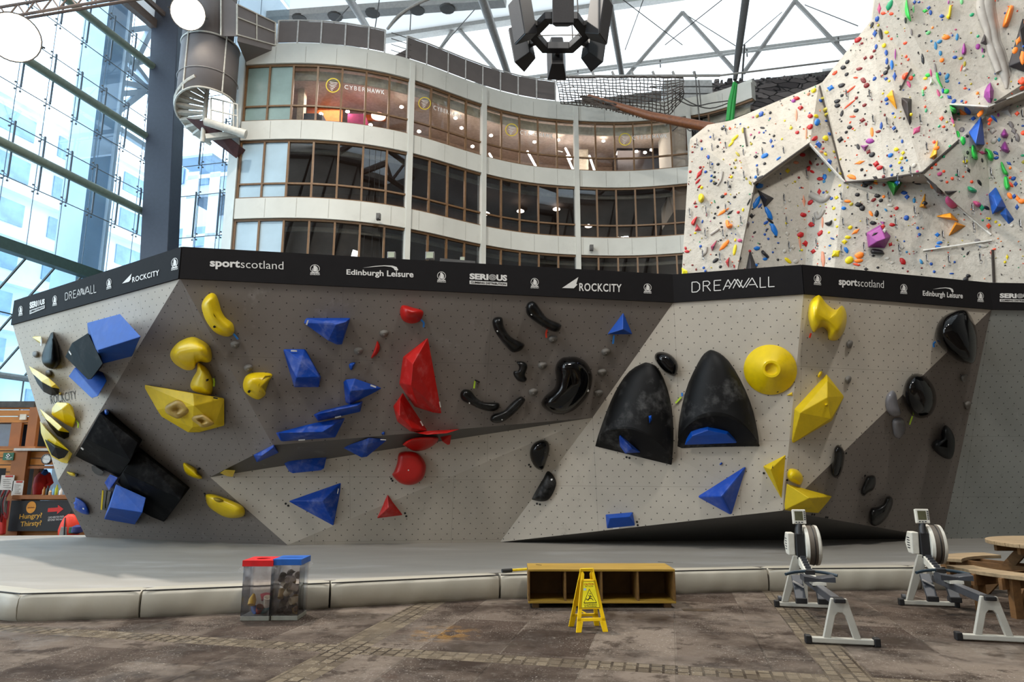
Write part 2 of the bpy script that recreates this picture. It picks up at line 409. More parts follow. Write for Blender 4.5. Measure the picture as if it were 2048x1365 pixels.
cab = []
for i, (a, b, ya, yb) in enumerate((((0, 40), (70, 14), 26, 26), ((1590, 2), (1716, 52), 44, 40), ((1365, 25), (1478, 96), 45, 40), ((1590, 2), (1480, 96), 45, 40), ((720, -10), (668, 46), 40, 36), ((975, -10), (880, 98), 45, 40),
         ((1030, 10), (1180, -60), 20, 20), ((1240, -5), (1365, 90), 40, 44), ((1450, -5), (1330, 90), 40, 44), ((1290, -10), (1250, 100), 44, 44), ((748, 70), (760, -10), 40, 40), ((820, 60), (822, 22), 40, 40))):
    if i == 0: continue
    MB().tube([atY(*a, ya), atY(*b, yb)], .035, 5).out('roof_cable', dsteel, rt)

# ================================================================ GLASS WALLS
gl_hall = glass('facade_glass', (.74, .89, 1.0), .03, fres=.06)
fin = M('fin_steel', '#5b6670', .4, .3, var=.05)
olive = M('olive_tube', '#77806f', .5, var=.08)
def wallp(P0, D, s, z, off=0, n=None): p = P0 + D * s + (n or V((0, 0, 0))) * off; p.z = z; return p
def glass_wall(idx, P0, D, n, cols, s0, s1, levels, ztop, zbot, part_tubes, label):
    """n points outdoors"""
    root = struct(MB().q([wallp(P0, D, s0, zbot, .25, n), wallp(P0, D, s1, zbot, .25, n), wallp(P0, D, s1, ztop, .25, n), wallp(P0, D, s0, ztop, .25, n)], (0, 1, 2, 3)).out('window_%d' % idx, gl_hall, org=P0), label, 'window')
    hub = []
    for z in levels:
        if part_tubes: MB().tube([wallp(P0, D, s0, z, -.15, n), wallp(P0, D, s1, z, -.15, n)], .2, 12).out('tube_rail', olive, root, smooth=1)
        for dz in (1.2, -1.2):
            MB().tube([wallp(P0, D, s0, z + dz, .2, n), wallp(P0, D, s1, z + dz, .2, n)], .022, 5).out('cable', dsteel, root)
        rods = MB(); sp = MB()
        for s in cols:
            a, b = wallp(P0, D, s, z + 1.25, .02, n), wallp(P0, D, s, z - 1.25, .02, n)
            rods.tube([a, b], .045, 6)
            for dz in (1.2, -1.2):
                for ds in (-.13, .13):
                    for d2 in (-.16, .16):
                        c = wallp(P0, D, s + ds, z + dz + d2, .18, n); sp.bar(wallp(P0, D, s, z + dz, .05, n), c, .02); sp.box(c - V((.032,) * 3), c + V((.032,) * 3))
        rods.out('rod_row', fin, root); sp.out('spider_fitting', dsteel, root)
    seam = MB()
    for s in cols: seam.bar(wallp(P0, D, s, zbot, .25, n), wallp(P0, D, s, ztop, .25, n), .025)
    seam.out('seam', fin, root)
    return root
cl = [(onpl(x, y, P0L, NL) - P0L).dot(HV) for x, y in ((33, 237), (92, 269), (148, 299), (196, 327), (243, 352), (284, 375))]
step = (cl[-1] - cl[0]) / 5
cols = [cl[0] + step * i for i in range(-16, 7)]
glass_wall(2, P0L, HV, -HU, cols, cols[0] - 1, 1.0, (15.1, 19.25, 23.34), 25.9, 10.9, True, 'bolted glass facade wall with olive tubes on the daylight side of the hall')
struct(MB().bar(P0L + HV * -26 + V((0, 0, 10.9 - P0L.z)), P0L + HV * 1 + V((0, 0, 10.9 - P0L.z)), .45, .5).out('trim_2', M('sill_green', '#2f4540', .5, var=.1)))
# sloped glazing below the sill, then upright panes to the floor
lo = 6.2; OUT = -HU * 4.4
can = MB(); a0 = P0L - HV * 26; a1 = P0L + HV * 1
can.q([V((a0.x, a0.y, 10.9)), V((a1.x, a1.y, 10.9)), V((a1.x, a1.y, lo)) + OUT, V((a0.x, a0.y, lo)) + OUT], (0, 1, 2, 3))
can.q([V((a0.x, a0.y, lo)) + OUT, V((a1.x, a1.y, lo)) + OUT, V((a1.x, a1.y, 0)) + OUT, V((a0.x, a0.y, 0)) + OUT], (0, 1, 2, 3))
canroot = struct(can.out('window_3', glass('canopy_glass', (.66, .88, .97), .04, fres=.1), org=a1), 'sloping glazed skirt below the glass facade', 'window')
for s in cols:
    p = P0L + HV * s
    MB().bar(V((p.x, p.y, 10.9)), V((p.x, p.y, lo)) + OUT, .07, .08).bar(V((p.x, p.y, lo)) + OUT, V((p.x, p.y, 0)) + OUT, .05).out('rafter', dsteel, canroot)
MB().bar(V((a0.x, a0.y, 8.6)) + OUT * .5, V((a1.x, a1.y, 8.6)) + OUT * .5, .05).out('cable', dsteel, canroot)
MB().tube([V((a0.x, a0.y, lo)) + OUT - V((0, 0, .1)), V((a1.x, a1.y, lo)) + OUT - V((0, 0, .1))], .16, 8).out('tube_rail', steel, canroot, smooth=1)
# end glass wall between corner column and the offices
PE = atY(345, 300, 35.2); DE = V((math.cos(AX), -math.sin(AX), 0))
ce = [(onpl(x, y, PE, HV) - PE).dot(DE) for x, y in ((349, 300), (400, 300), (447, 300))]
glass_wall(4, PE, DE, HV, [ce[0], ce[1], ce[2], ce[2] * 2 - ce[1]], -1.2, 6.5, (11.0, 15.1, 19.25, 23.34), 28, 3, False, 'bolted glass end wall between the dark column and the curved offices')
# corner column
colm = M('column_blue_grey', '#3c3e48', .55, var=.06)
ca = [atY(305, 0, 33.9), atY(358, 0, 33.9), atY(335, 500, 33.9), atY(280, 500, 33.9)]
def ext(a, b, z): return a + (b - a) * ((z - a.z) / (b.z - a.z))
L0, L1, R0, R1 = ext(ca[0], ca[3], 37), ext(ca[0], ca[3], 0), ext(ca[1], ca[2], 37), ext(ca[1], ca[2], 0)
tag(struct(MB().prism([L0, R0, R1, L1], V((.1, 1.0, 0))).out('column', colm, bev=.03)), 'tall dark blue grey column at the corner of the glass walls', 'column')

# ================================================================ OUTDOORS beyond the glass
pale = M('hazy_pale_cladding', '#dfe8f0', .7, var=.06, vs=.4)  # outdoor haze is painted into these pale blue colours
pale2 = M('hazy_blue_cladding', '#b4c8dc', .6, var=.08, vs=.4)
palew = M('white_frame', '#e6edf3', .6, var=.03)
dwin = M('hazy_window', '#8fabc8', .25, var=.2, vs=.6)
def outp(s, off, z): return wallp(P0L, HV, s, z, off, -HU)
def obox(mb, s0, s1, o0, o1, z0, z1):
    pts = [outp(s0, o0, z0), outp(s1, o0, z0), outp(s1, o1, z0), outp(s0, o1, z0)]
    return mb.prism(pts, V((0, 0, z1 - z0)))
b1 = thing('office_block', 'pale office block seen through the glass facade beyond the tubes', 'building', outp(-2, 10, 0))
obox(MB(), 2, 80, 28, 40, 0, 33).out('wall', pale, b1)
for k in range(8):
    for q_ in range(9): obox(MB(), 4 + q_ * 8, 9.5 + q_ * 8, 27.9, 28.1, 2.6 + 4 * k, 4.6 + 4 * k).out('window', dwin, b1)
    obox(MB(), 1.8, 80.2, 27.2, 28, 5.2 + 4 * k, 5.6 + 4 * k).out('ledge', palew, b1)
b2 = thing('outside_column', 'blue grey column standing outside the glass facade', 'building', outp(2, 4, 0))  # plain column outdoors, a blue-grey shaft with a white edge
obox(MB(), -.6, .7, 2.6, 4.2, 0, 30).out('shaft', pale2, b2)
obox(MB(), .7, .9, 2.4, 4.4, 0, 30).out('edge_panel', palew, b2)
b3 = thing('lattice_truss', 'white steel lattice truss fanning out beyond the top of the glass facade', 'truss', outp(3, 3, 22))
for (x0, y0, x1, y1) in ((232, 82, 300, 172), (232, 82, 258, 130), (300, 60, 262, 140), (225, 115, 300, 185), (222, 162, 298, 176), (222, 190, 300, 182), (225, 65, 300, 55), (300, 172, 225, 230), (258, 130, 300, 118), (200, 235, 300, 300), (205, 262, 250, 240)):
    pl = P0L - HU * 3.2
    MB().bar(onpl(x0, y0, pl, NL), onpl(x1, y1, pl, NL), .32).out('brace', palew, b3)
b4 = thing('balcony_block', 'pale block with balconies seen between the dark column and the offices', 'building', PE + HV * 12)
def endp(x, y, off): return onpl(x, y, PE + HV * off, HV)
def ebox(name, x0, y0, x1, y1, off, depth, mt, par):
    a, b = endp(x0, y1, off), endp(x1, y0, off)
    if name == 'wall': a.z = -.05
    mb = MB().prism([V((a.x, a.y, a.z)), V((b.x, b.y, a.z)), V((b.x, b.y, b.z)), V((a.x, a.y, b.z))], HV * depth); mb.out(name, mt, par)
ebox('wall', 330, 318, 560, 720, 14, 6, pale, b4)
ebox('roof_slab', 345, 306, 425, 320, 11, 5, pale2, b4)
for y in (330, 452): ebox('window', 375, y, 420, y + 42, 13.8, .3, dwin, b4)
for y in (330, 452): ebox('window', 350, y + 5, 368, y + 38, 13.8, .3, dwin, b4)
for y in (384, 500, 600): ebox('balcony_slab', 372, y, 470, y + 14, 10.5, 3.5, M('slab_grey', '#8d98a5', .7), b4)
for y in (350, 468): ebox('balcony_rail', 372, y, 470, y + 2.5, 10.5, .1, palew, b4)
for x in (374, 418, 466): ebox('balcony_post', x, 345, x + 2.5, 620, 10.5, .1, palew, b4)
gnd = M('outdoor_paving', '#d5dce0', .9, var=.1)
struct(MB().q([outp(-40, 4.6, -.05), outp(110, 4.6, -.05), outp(110, 90, -.05), outp(-40, 90, -.05)], (0, 1, 2, 3)).out('outdoor_ground', gnd))
# ================================================================ CURVED OFFICE BUILDING
wcon = M('white_concrete', '#c2c2ba', .8, var=.05, vs=.6, dirt=.18, cs=.7)
bronze = M('bronze_frame', '#6e5030', .45, var=.12)
HX = [495, 540, 587, 636, 685, 733, 779, 824, 864, 897, 930, 965, 1001, 1037.5, 1074, 1110.5, 1151, 1190, 1227, 1264, 1303, 1340, 1377]
HY = [133, 130, 128, 128.5, 133, 140, 148.5, 160, 174, 187, 199.5, 211.5, 222, 231, 237, 241, 243.5, 246, 247, 246, 243, 239, 234]
PT = [atZ(x, y, 19.7) for x, y in zip(HX, HY)]
for p in PT: p.z = 0
for _ in range(2):
    PT = [PT[0]] + [(PT[i - 1] + PT[i] * 2 + PT[i + 1]) / 4 for i in range(1, len(PT) - 1)] + [PT[-1]]
PT += [PT[-1] + (PT[-1] - PT[-2]) * k + V((0, -.12 * k * k, 0)) for k in (1, 2, 3)]
HX += [1414, 1452, 1490]
NB = len(PT)
CUR = catmull(PT, 4)
def curve_px(px):
    for i in range(NB - 1):
        if HX[i] <= px <= HX[i + 1]:
            return CUR[i * 4 + min(3, int(4 * (px - HX[i]) / (HX[i + 1] - HX[i])))].lerp(CUR[min(len(CUR) - 1, i * 4 + min(3, int(4 * (px - HX[i]) / (HX[i + 1] - HX[i]))) + 1)], (4 * (px - HX[i]) / (HX[i + 1] - HX[i])) % 1)
    return PT[-1] if px > 1000 else PT[0]
def nrm(i, P):
    d = P[min(len(P) - 1, i + 1)] - P[max(0, i - 1)]; d.z = 0; d.normalize(); return V((d.y, -d.x, 0))     # towards the viewer
def strip(mb, P, z0, z1, o0, o1):
    """solid band along the plan curve, offsets towards the viewer"""
    n = len(P); b = len(mb.v)
    for i, p in enumerate(P):
        q = nrm(i, P)
        for o, z in ((o0, z0), (o1, z0), (o1, z1), (o0, z1)): mb.v.append(V((p.x, p.y, z)) + q * o)
    for i in range(n - 1):
        for k in range(4):
            k2 = (k + 1) % 4; mb.f.append([b + i * 4 + k, b + i * 4 + k2, b + i * 4 + 4 + k2, b + i * 4 + 4 + k])
    mb.f.append([b, b + 1, b + 2, b + 3]); mb.f.append([b + 4 * (n - 1) + k for k in (3, 2, 1, 0)])
    return mb
off = thing('office_building', 'curved white office building with bronze framed glazing behind the bouldering wall', 'building', (PT[10].x, PT[10].y, 0))
HEAD = [19.7, 16.0, 12.32]; SILL = [16.9, 13.25, 9.4]; TR = [17.66, 13.95, 10.2]
jgrey = M('joint_grey', '#98978f', .9)
for nm, z0, z1 in (('spandrel_band', 16.0, 16.9), ('spandrel_band', 12.32, 13.25), ('spandrel_band', 8.4, 9.4), ('parapet_band', 19.7, 20.55)):
    mb = strip(MB(), CUR, z0, z1, -.3, .14); nf_ = len(mb.f)
    for i in range(0, len(CUR), 5):                      # joints between the concrete panels
        c = V((CUR[i].x, CUR[i].y, 0)) + nrm(i, CUR) * .142; mb.bar(c + V((0, 0, z0 + .04)), c + V((0, 0, z1 - .04)), .018, .006)
    o = mb.out(nm, wcon, off, smooth=50); o.data.materials.append(jgrey)
    for f_ in o.data.polygons[nf_:]: f_.material_index = 1
strip(MB(), CUR, 20.55, 20.78, -.5, .02).out('parapet_coping', wcon, off, smooth=50)
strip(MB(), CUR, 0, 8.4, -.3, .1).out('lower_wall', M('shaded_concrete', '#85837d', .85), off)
for i in (7, 11, 16, 22):
    p, q = PT[i], nrm(i, PT)
    MB().bar(V((p.x, p.y, 8)) + q * .05, V((p.x, p.y, 20.5)) + q * .05, .24, .3, up=q).out('pilaster', wcon, off)
# end pier on the stair side, then its return
p, q = PT[0], nrm(0, PT)
t_ = V((-q.y, q.x, 0)); e = p - (PT[1] - PT[0]).normalized() * .05
ed = -(PT[1] - PT[0]).normalized()
MB().prism([V((e.x, e.y, 0)) + q * .14, V((e.x, e.y, 0)) + ed * .62 + V((0, .25, 0)), V((e.x, e.y, 0)) + ed * .62 + V((0, 6, 0)), V((e.x, e.y, 0)) + V((0, 6, 0))], V((0, 0, 20.5))).out('end_pier', wcon, off)
# floors, ceilings and back walls of the rooms
inn = [P_ + V((0, 6, 0)) for P_ in CUR]
room_t = M('tan_room_wall', '#b7a292', .8); room_d = M('dim_room_wall', '#6b5a4e', .8); ceil_l = M('room_ceiling', '#b9aca2', .8); ceil_d = M('dim_ceiling', '#4d433d', .8)  # dimness of the lower storeys is painted into room_d and ceil_d
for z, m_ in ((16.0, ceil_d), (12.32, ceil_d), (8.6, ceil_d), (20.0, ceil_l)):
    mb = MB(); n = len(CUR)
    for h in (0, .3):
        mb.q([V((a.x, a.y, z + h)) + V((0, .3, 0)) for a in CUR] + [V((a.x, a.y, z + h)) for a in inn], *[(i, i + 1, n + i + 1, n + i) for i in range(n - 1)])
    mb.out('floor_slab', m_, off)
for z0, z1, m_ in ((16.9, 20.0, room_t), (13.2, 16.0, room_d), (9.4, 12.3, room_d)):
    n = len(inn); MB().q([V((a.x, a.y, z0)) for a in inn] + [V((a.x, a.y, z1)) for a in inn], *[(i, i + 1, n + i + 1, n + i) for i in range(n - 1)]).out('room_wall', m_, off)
# windows: one per bay and storey; frame with its own pane
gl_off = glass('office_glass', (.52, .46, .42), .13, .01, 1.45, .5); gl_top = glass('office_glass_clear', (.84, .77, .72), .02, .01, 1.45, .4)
frost = M('frosted_pane', '#9db4c0', .18, var=.08, vs=.8, spec=.8); frost_t = M('frosted_pane_green', '#7f9590', .18, var=.12, vs=.8, spec=.8)
for j in range(3):
    for i in range(NB - 1):
        a, b = PT[i], PT[i + 1]; d = (b - a).normalized(); q = V((d.y, -d.x, 0))
        fr = MB(); z0, z1 = SILL[j], HEAD[j]
        A, B = a + d * .02, b - d * .02
        up = lambda p, z, o=0: V((p.x, p.y, z)) + q * o
        fr.bar(up(A, z0), up(A, z1), .085, .1, up=q)
        for z, h in ((z0 + .04, .08), (z1 - .05, .1), (TR[j], .075)): fr.bar(up(A, z), up(B, z), .09, h)
        f = fr.out('window', bronze, off)
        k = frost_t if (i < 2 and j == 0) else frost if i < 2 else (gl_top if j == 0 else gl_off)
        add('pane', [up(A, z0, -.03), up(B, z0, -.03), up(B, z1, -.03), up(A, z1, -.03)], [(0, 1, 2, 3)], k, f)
# things seen inside the lit top floor
def inp(px, py, dpt):
    p = curve_px(px); return atY(px, py, p.y + dpt)
def slabpx(name, x0, y0, x1, y1, dpt, mt, th=.15):
    a, b = inp(x0, y1, dpt), inp(x1, y0, dpt); b.y = a.y
    return MB().box((a.x, a.y, a.z), (b.x, a.y + th, b.z)).out(name, mt, off)
slabpx('orange_wall', 612, 150, 690, 250, 4.2, M('orange_paint', '#e8803c', .7))
slabpx('orange_wall', 722, 185, 775, 240, 4.6, M('orange_paint', '#e8803c', .7))
slabpx('partition', 592, 152, 611, 252, 2.5, M('cream_paint', '#cfc7b4', .7), .4)
slabpx('meeting_pod', 694, 232, 731, 258, 2.4, M('pink_felt', '#c2407e', .8), 1.2)
slabpx('meeting_pod', 606, 228, 645, 250, 2.2, M('slate_felt', '#5c6570', .8), 1.0)
slabpx('glazed_room', 1236, 283, 1343, 352, 3.5, M('dark_glass_room', '#2e2a2c', .3), 2)
slabpx('partition', 1158, 300, 1176, 345, 3.0, M('cream_paint', '#cfc7b4', .7), .3)
tubel = emit('tube_light_glow', (1, .97, .95), 14)
spotl = emit('spot_glow', (1, .93, .82), 30)
for x0, y0, x1, y1 in ((979, 308, 988, 324), (1055, 303, 1073, 336), (1131, 297, 1142, 318), (1134, 312, 1147, 342), (1179, 312, 1190, 345), (1344, 308, 1378, 309)):
    MB().tube([inp(x0, y0, 3.2), inp(x1, y1, 2.0)], .06, 6).out('tube_light', tubel, off)
for x, y in ((642, 229), (695, 224), (741, 251), (803, 215), (749, 228), (838, 264), (911, 237), (923, 257), (945, 294), (982, 272), (1069, 285), (1062, 267), (1117, 281), (1207, 283), (1273, 304), (1290, 306), (1303, 301), (1372, 271)):
    MB().lathe(inp(x, y, 2.2), (0, 0, -1), [(.02, -.1), (.09, -.06), (.1, 0), (.03, .04)], 8).out('spot_lamp', spotl, off)
MB().lathe(inp(757, 231, 2.0), (0, 0, -1), [(.1, -.12), (.36, .02), (.34, .1)], 14).out('pendant_shade', emit('pendant_glow', (1, .55, .4), 3), off)
for x, y in ((1162, 398), (1218, 413), (1290, 407), (1364, 404), (1041, 423), (1113, 419), (1177, 453), (972, 428)):
    MB().lathe(inp(x, y, 2.6), (0, 0, -1), [(.05, -.12), (.2, -.03), (.2, .02), (.05, .06)], 10).out('spot_lamp', emit('pendant_white', (1, .98, .95), 10), off)
for k in (3, 9, 14, 19):
    p = PT[k]; area('office_light_top', (p.x, p.y + 3, 19.85), (p.x, p.y + 3, 0), 150, 2.2, (1, .90, .82))
strip(MB(), [P_ + V((0, .55, 0)) for P_ in CUR], 19.28, 19.72, -.1, .0).out('bulkhead', M('bulkhead_pale', '#c3cdc2', .7), off)
for z in (15.62, 11.95): strip(MB(), [P_ + V((0, .5, 0)) for P_ in CUR], z, z + .2, -.1, .0).out('duct', M('duct_grey', '#93a3a3', .4, .3), off)
for k in (4, 8):
    p = PT[k]; area('office_fill_dim', (p.x, p.y + 3, 15.9), (p.x, p.y + 3, 0), 130, 2.2, (1, .85, .75))  # added fill that lifts the dark middle-storey rooms, no lamp there
for k in (4, 9, 14, 19):
    p = PT[k]; area('office_fill_low', (p.x, p.y + 3, 12.2), (p.x, p.y + 3, 0), 70, 2.2, (.9, .95, .85))  # added fill for the lowest rooms, not a fitting
for k in (13, 19):
    p = PT[k]; area('office_light_middle', (p.x, p.y + 3, 15.9), (p.x, p.y + 3, 0), 60, 2.2, (1, .93, .86))
# CCTV cameras under the middle band
for x, y in ((757, 434), (1183, 496)):
    p = curve_px(x); p = atY(x, y, p.y - .35)
    MB().box(p - V((.09, .1, .14)), p + V((.09, .1, .14))).box(p - V((.05, .13, .1)), p + V((.05, -.1, .06))).out('security_camera', dsteel, off)
# firm's name on the top floor glass: ring emblem and lettering
def glass_sign(xe, ye, re, xt0, yt0, xt1, yt1, hh):
    a = curve_px(xe - re); b = curve_px(xt1 + 4)
    d = (b - a); d.z = 0; n = V((d.y, -d.x, 0)).normalized(); p0 = a + n * .12
    cs = [onpl(xe - re, ye - re, p0, n), onpl(xe + re, ye - re, p0, n), onpl(xe + re, ye + re, p0, n), onpl(xe - re, ye + re, p0, n)]
    pa = Patch(cs, .01); mb = MB(); put_ring(mb, pa, (.5, .5), .42, .49); mb.out('ring_emblem', M('sign_yellow', '#d8c02c', .5), off)
    mb = MB()
    for k, (x0, x1) in enumerate(((.25, .85), (.3, .8), (.22, .74), (.3, .66), (.28, .58), (.3, .5))):
        y = .76 - k * .1; put_poly(mb, pa, [(x0, y), (x1, y - .1), (x1 - .08, y - .12), (x0 + .05, y - .045)])
    mb.out('emblem_stripes', M('sign_white', '#e4e4e0', .5), off)
    mb = MB(); pa = Patch([onpl(xt0, yt0 - hh, p0, n), onpl(xt1, yt1 - hh, p0, n), onpl(xt1, yt1 + hh, p0, n), onpl(xt0, yt0 + hh, p0, n)], .01)
    put_text(mb, pa, 'CYBER', (0, 0, .52, 1), 0, spacing=1.25); put_text(mb, pa, 'HAWK', (.57, 0, 1, 1), .025, spacing=1.25)
    mb.out('lettering', M('sign_white', '#e4e4e0', .5), off)
glass_sign(666, 171, 15, 689, 174, 769, 185, 4.2)
glass_sign(849, 207, 13, 867, 215, 924, 234, 4.2)
glass_sign(1023, 260, 13, 1040, 265, 1106, 273, 4.2)
glass_sign(1250, 279, 13, 1265, 276, 1335, 272, 4.0)

# terrace railing: posts with mesh infill
meshp = M('railing_mesh', '#625a57', .7, var=.06, vs=2)
rail = thing('terrace_railing', 'row of brown grey mesh railing panels along the office roof edge', 'railing', (PT[8].x, PT[8].y, 20.78))
post = M('railing_post', '#b2afaa', .5)
PXS = [(551, 591, 639, 688, 735, 779), (824, 864, 895, 929, 964, 1000, 1036, 1073, 1110)]
for seg in PXS:
    for i, x in enumerate(seg):
        p = curve_px(x); MB().bar(V((p.x, p.y, 20.78)), V((p.x, p.y, 21.95)), .07).out('post', post, rail)
        if i: 
            a = curve_px(seg[i - 1]); MB().bar(V((a.x, a.y, 21.36)), V((p.x, p.y, 21.36)), .03, 1.05).out('mesh_panel', meshp, rail)
            MB().bar(V((a.x, a.y, 21.95)), V((p.x, p.y, 21.95)), .05).out('handrail', post, rail)
a, b = curve_px(780), curve_px(822)
for z in (21.0, 21.3, 21.6, 21.9): MB().tube([V((a.x, a.y, z)), V((b.x, b.y, z - .05))], .02, 5).out('cable_infill', dsteel, rail)
MB().prism([V((b.x - .1, b.y, 20.8)), V((b.x - .9, b.y - .2, 20.8)), V((b.x - .1, b.y, 21.4))], V((.03, .06, 0))).out('mesh_panel', meshp, rail)

# white block at the far end of the offices with one brown window
eb = thing('terrace_block', 'white walled block at the end of the offices behind the pole and net', 'building', atY(1390, 290, 33))
def pxbox(name, x0, y0, x1, y1, Y, th, mt, par=None, bev=0):
    a, b = atY((x0 + x1) / 2, y1, Y), atY((x0 + x1) / 2, y0, Y); xa, xb = atY(x0, (y0 + y1) / 2, Y).x, atY(x1, (y0 + y1) / 2, Y).x
    return MB().box((xa, Y, a.z), (xb, Y + th, b.z)).out(name, mt, par, bev=bev)
pxbox('wall', 1344, 196, 1438, 420, 33.2, 3, wcon, eb)
pxbox('window', 1372, 228, 1418, 300, 33.1, .15, bronze, eb)
pxbox('pane', 1376, 234, 1414, 300, 33.05, .1, M('dark_pane', '#2b3030', .15), eb)
pxbox('wall', 1330, 160, 1425, 200, 36, 1, M('far_white', '#b9b9b6', .8), eb)
for y in (172, 186): pxbox('rail', 1300, y, 1440, y + 1.5, 35.5, .06, dsteel, eb)

# dry stone wall
def stone_mat():
    m = bpy.data.materials.new('dry_stone'); t = NT(m); b = t.b; b.inputs['Roughness'].default_value = .9
    tc = t.n('ShaderNodeTexCoord'); mp = t.n('ShaderNodeMapping'); mp.inputs['Scale'].default_value = (.55, .55, 1.5); t.l(tc.outputs['Object'], mp.inputs[0])
    nz = t.n('ShaderNodeTexNoise', i_Scale=1.5); t.l(mp.outputs[0], nz.inputs['Vector'])
    vm = t.n('ShaderNodeVectorMath', operation='MULTIPLY_ADD'); t.l(nz.outputs['Color'], vm.inputs[0]); vm.inputs[1].default_value = (.5, .5, .35); t.l(mp.outputs[0], vm.inputs[2])
    vo = t.n('ShaderNodeTexVoronoi', i_Scale=1.9); t.l(vm.outputs[0], vo.inputs['Vector'])
    ve = t.n('ShaderNodeTexVoronoi', feature='DISTANCE_TO_EDGE', i_Scale=1.9); t.l(vm.outputs[0], ve.inputs['Vector'])
    sx = t.n('ShaderNodeSeparateColor'); t.l(vo.outputs['Color'], sx.inputs[0])
    col = t.mix(sx.outputs[0], lin('#4a4444'), lin('#7b7370')); e = t.ramp(ve.outputs['Distance'], .0, .06)
    col = t.mix(e, lin('#0c0b0b'), col); t.l(col, b.inputs['Base Color'])
    bn = t.n('ShaderNodeBump', i_Strength=1.0, i_Distance=.15); t.l(e, bn.inputs['Height']); t.l(bn.outputs[0], b.inputs['Normal']); return m
sm = stone_mat(); rs = random.Random(4)
A0, A1 = atY(1420, 260, 40), atY(1700, 170, 40); A0.z = 19; A1.z = 19
zt0, zt1 = atY(1437, 168, 40).z, atY(1655, 152, 40).z
mb = MB().prism([A0, A1, V((A1.x, A1.y, zt1)), V((A0.x, A0.y, zt0))], V((.2, 1.2, 0)))
x = 0.
while x < 1:
    wd = rs.uniform(.02, .045); h = rs.uniform(.1, .42); pa, pb = A0.lerp(A1, x), A0.lerp(A1, min(1, x + wd)); z = zt0 + (zt1 - zt0) * x
    mb.prism([V((pa.x + .03, pa.y + .02, z - .3)), V((pb.x - .03, pb.y + .02, z - .3)), V((pb.x - .06, pb.y + .04, z + h)), V((pa.x + .05, pa.y + .04, z + h * rs.uniform(.8, 1)))], V((.1, 1., 0))); x += wd
tag(mb.out('stone_wall', sm), 'dark dry stone wall with ragged top beside the tall climbing wall', 'wall', kind='structure')

# cargo net, its carrying pole, ropes
rope = M('net_rope', '#574f49', .9, var=.2, vs=10)
rn = random.Random(11); NXc, NYc = 32, 11
def netp(i, j):
    u, v = i / NXc, j / NYc
    x = 1112 + 255 * u; top = 156 - 2 * math.sin(u * 3.1)
    bot = 208 + 30 * u ** 1.2 + (18 * max(0, (u - .7)) if u > .7 else 0)
    if u > .86: bot -= (u - .86) * 330
    y = top + (bot - top) * v
    Y = 31.5 - 1.4 * math.sin(v * math.pi) * (.4 + .6 * u) + rn.uniform(-.15, .15)
    return atY(x + rn.uniform(-1.2, 1.2) + 10 * v * (1 - u) , y + rn.uniform(-1.0, 1.0), Y)
G = [[netp(i, j) for j in range(NYc + 1)] for i in range(NXc + 1)]
mb = MB()
for i in range(NXc + 1): mb.tube(G[i], .024, 4, cap=False)
for j in range(NYc + 1): mb.tube([G[i][j] for i in range(NXc + 1)], .024 if j else .05, 4, cap=False)
# a bunched fold of the net lying over the pole
for k in range(9):
    pts = [atY(1160 + 22 * i + k * 1.5 + rn.uniform(-2, 2), 199 + 5.2 * i + (k - 4) * 1.8 + rn.uniform(-2.5, 2.5), 30.2 + rn.uniform(-.3, .1)) for i in range(7)]
    mb.tube(pts, .035, 4, cap=False)
for k in range(26):
    x = 1163 + k * 5.2; mb.tube([atY(x + rn.uniform(-3, 3), 197 + .24 * (x - 1163) - 8, 30.3), atY(x + rn.uniform(-2, 4), 197 + .24 * (x - 1163) + 11, 30.0)], .03, 4, cap=False)
tag(mb.out('cargo_net', rope), 'dark rope cargo net hung above the terrace and sagging over the wooden pole', 'net')
wood_b = M('varnished_pole', '#6e3f1d', .45, var=.25, vs=3, stretch=(1, 6, 6))
tag(MB().tube([atY(1176, 194, 30.6), atY(1300, 232, 29.6), atY(1428, 257, 28.6)], [.14, .2, .24], 12).out('wooden_pole', wood_b, smooth=1), 'long varnished wooden pole sloping down to the climbing wall from the net', 'pole')
hb = MB().tube([atY(1080, 153, 31.6), atY(1440, 151, 31.6)], .07, 6).tube([atY(1440, 151, 31.6), atY(1690, 120, 33)], .05, 6)
for x in (1187, 1227, 1266, 1308, 1348, 1390): hb.bar(atY(x - 3, 143, 31.6), atY(x + 3, 156, 31.6), .1)
tag(hb.out('support_cable', steel, smooth=1), 'grey cable with clamps that carries the cargo net', 'cable')
rp = MB()
for (pts) in ([(1345, 180), (1380, 205), (1420, 217), (1460, 205)], [(1350, 196), (1385, 212), (1425, 206), (1470, 200)], [(1390, 143), (1394, 190), (1399, 240)], [(1345, 262), (1365, 248), (1380, 262), (1398, 250)], [(1397, 160), (1402, 215)]):
    rp.tube(catmull([atY(x, y, 31) for x, y in pts], 4), .03, 5)
tag(rp.out('slack_rope', dsteel), 'slack dark ropes looping between the net and the stone wall', 'rope')
grn = M('green_webbing', '#1f8a3c', .7, var=.1)
for k, (a, b, c) in enumerate((((1469, 165), (1461, 205), (1456, 243)), ((1472, 168), (1466, 206), (1463, 243)))):
    tag(MB().tube([atY(*p, 29) for p in (a, b, c)], [.08, .13, .11], 8).out('green_rope', grn, smooth=1), ['green rope bundle hanging in front of the stone wall, on the office side', 'green rope bundle hanging in front of the stone wall, on the climbing side'][k], 'rope', 'green ropes by the stone wall')

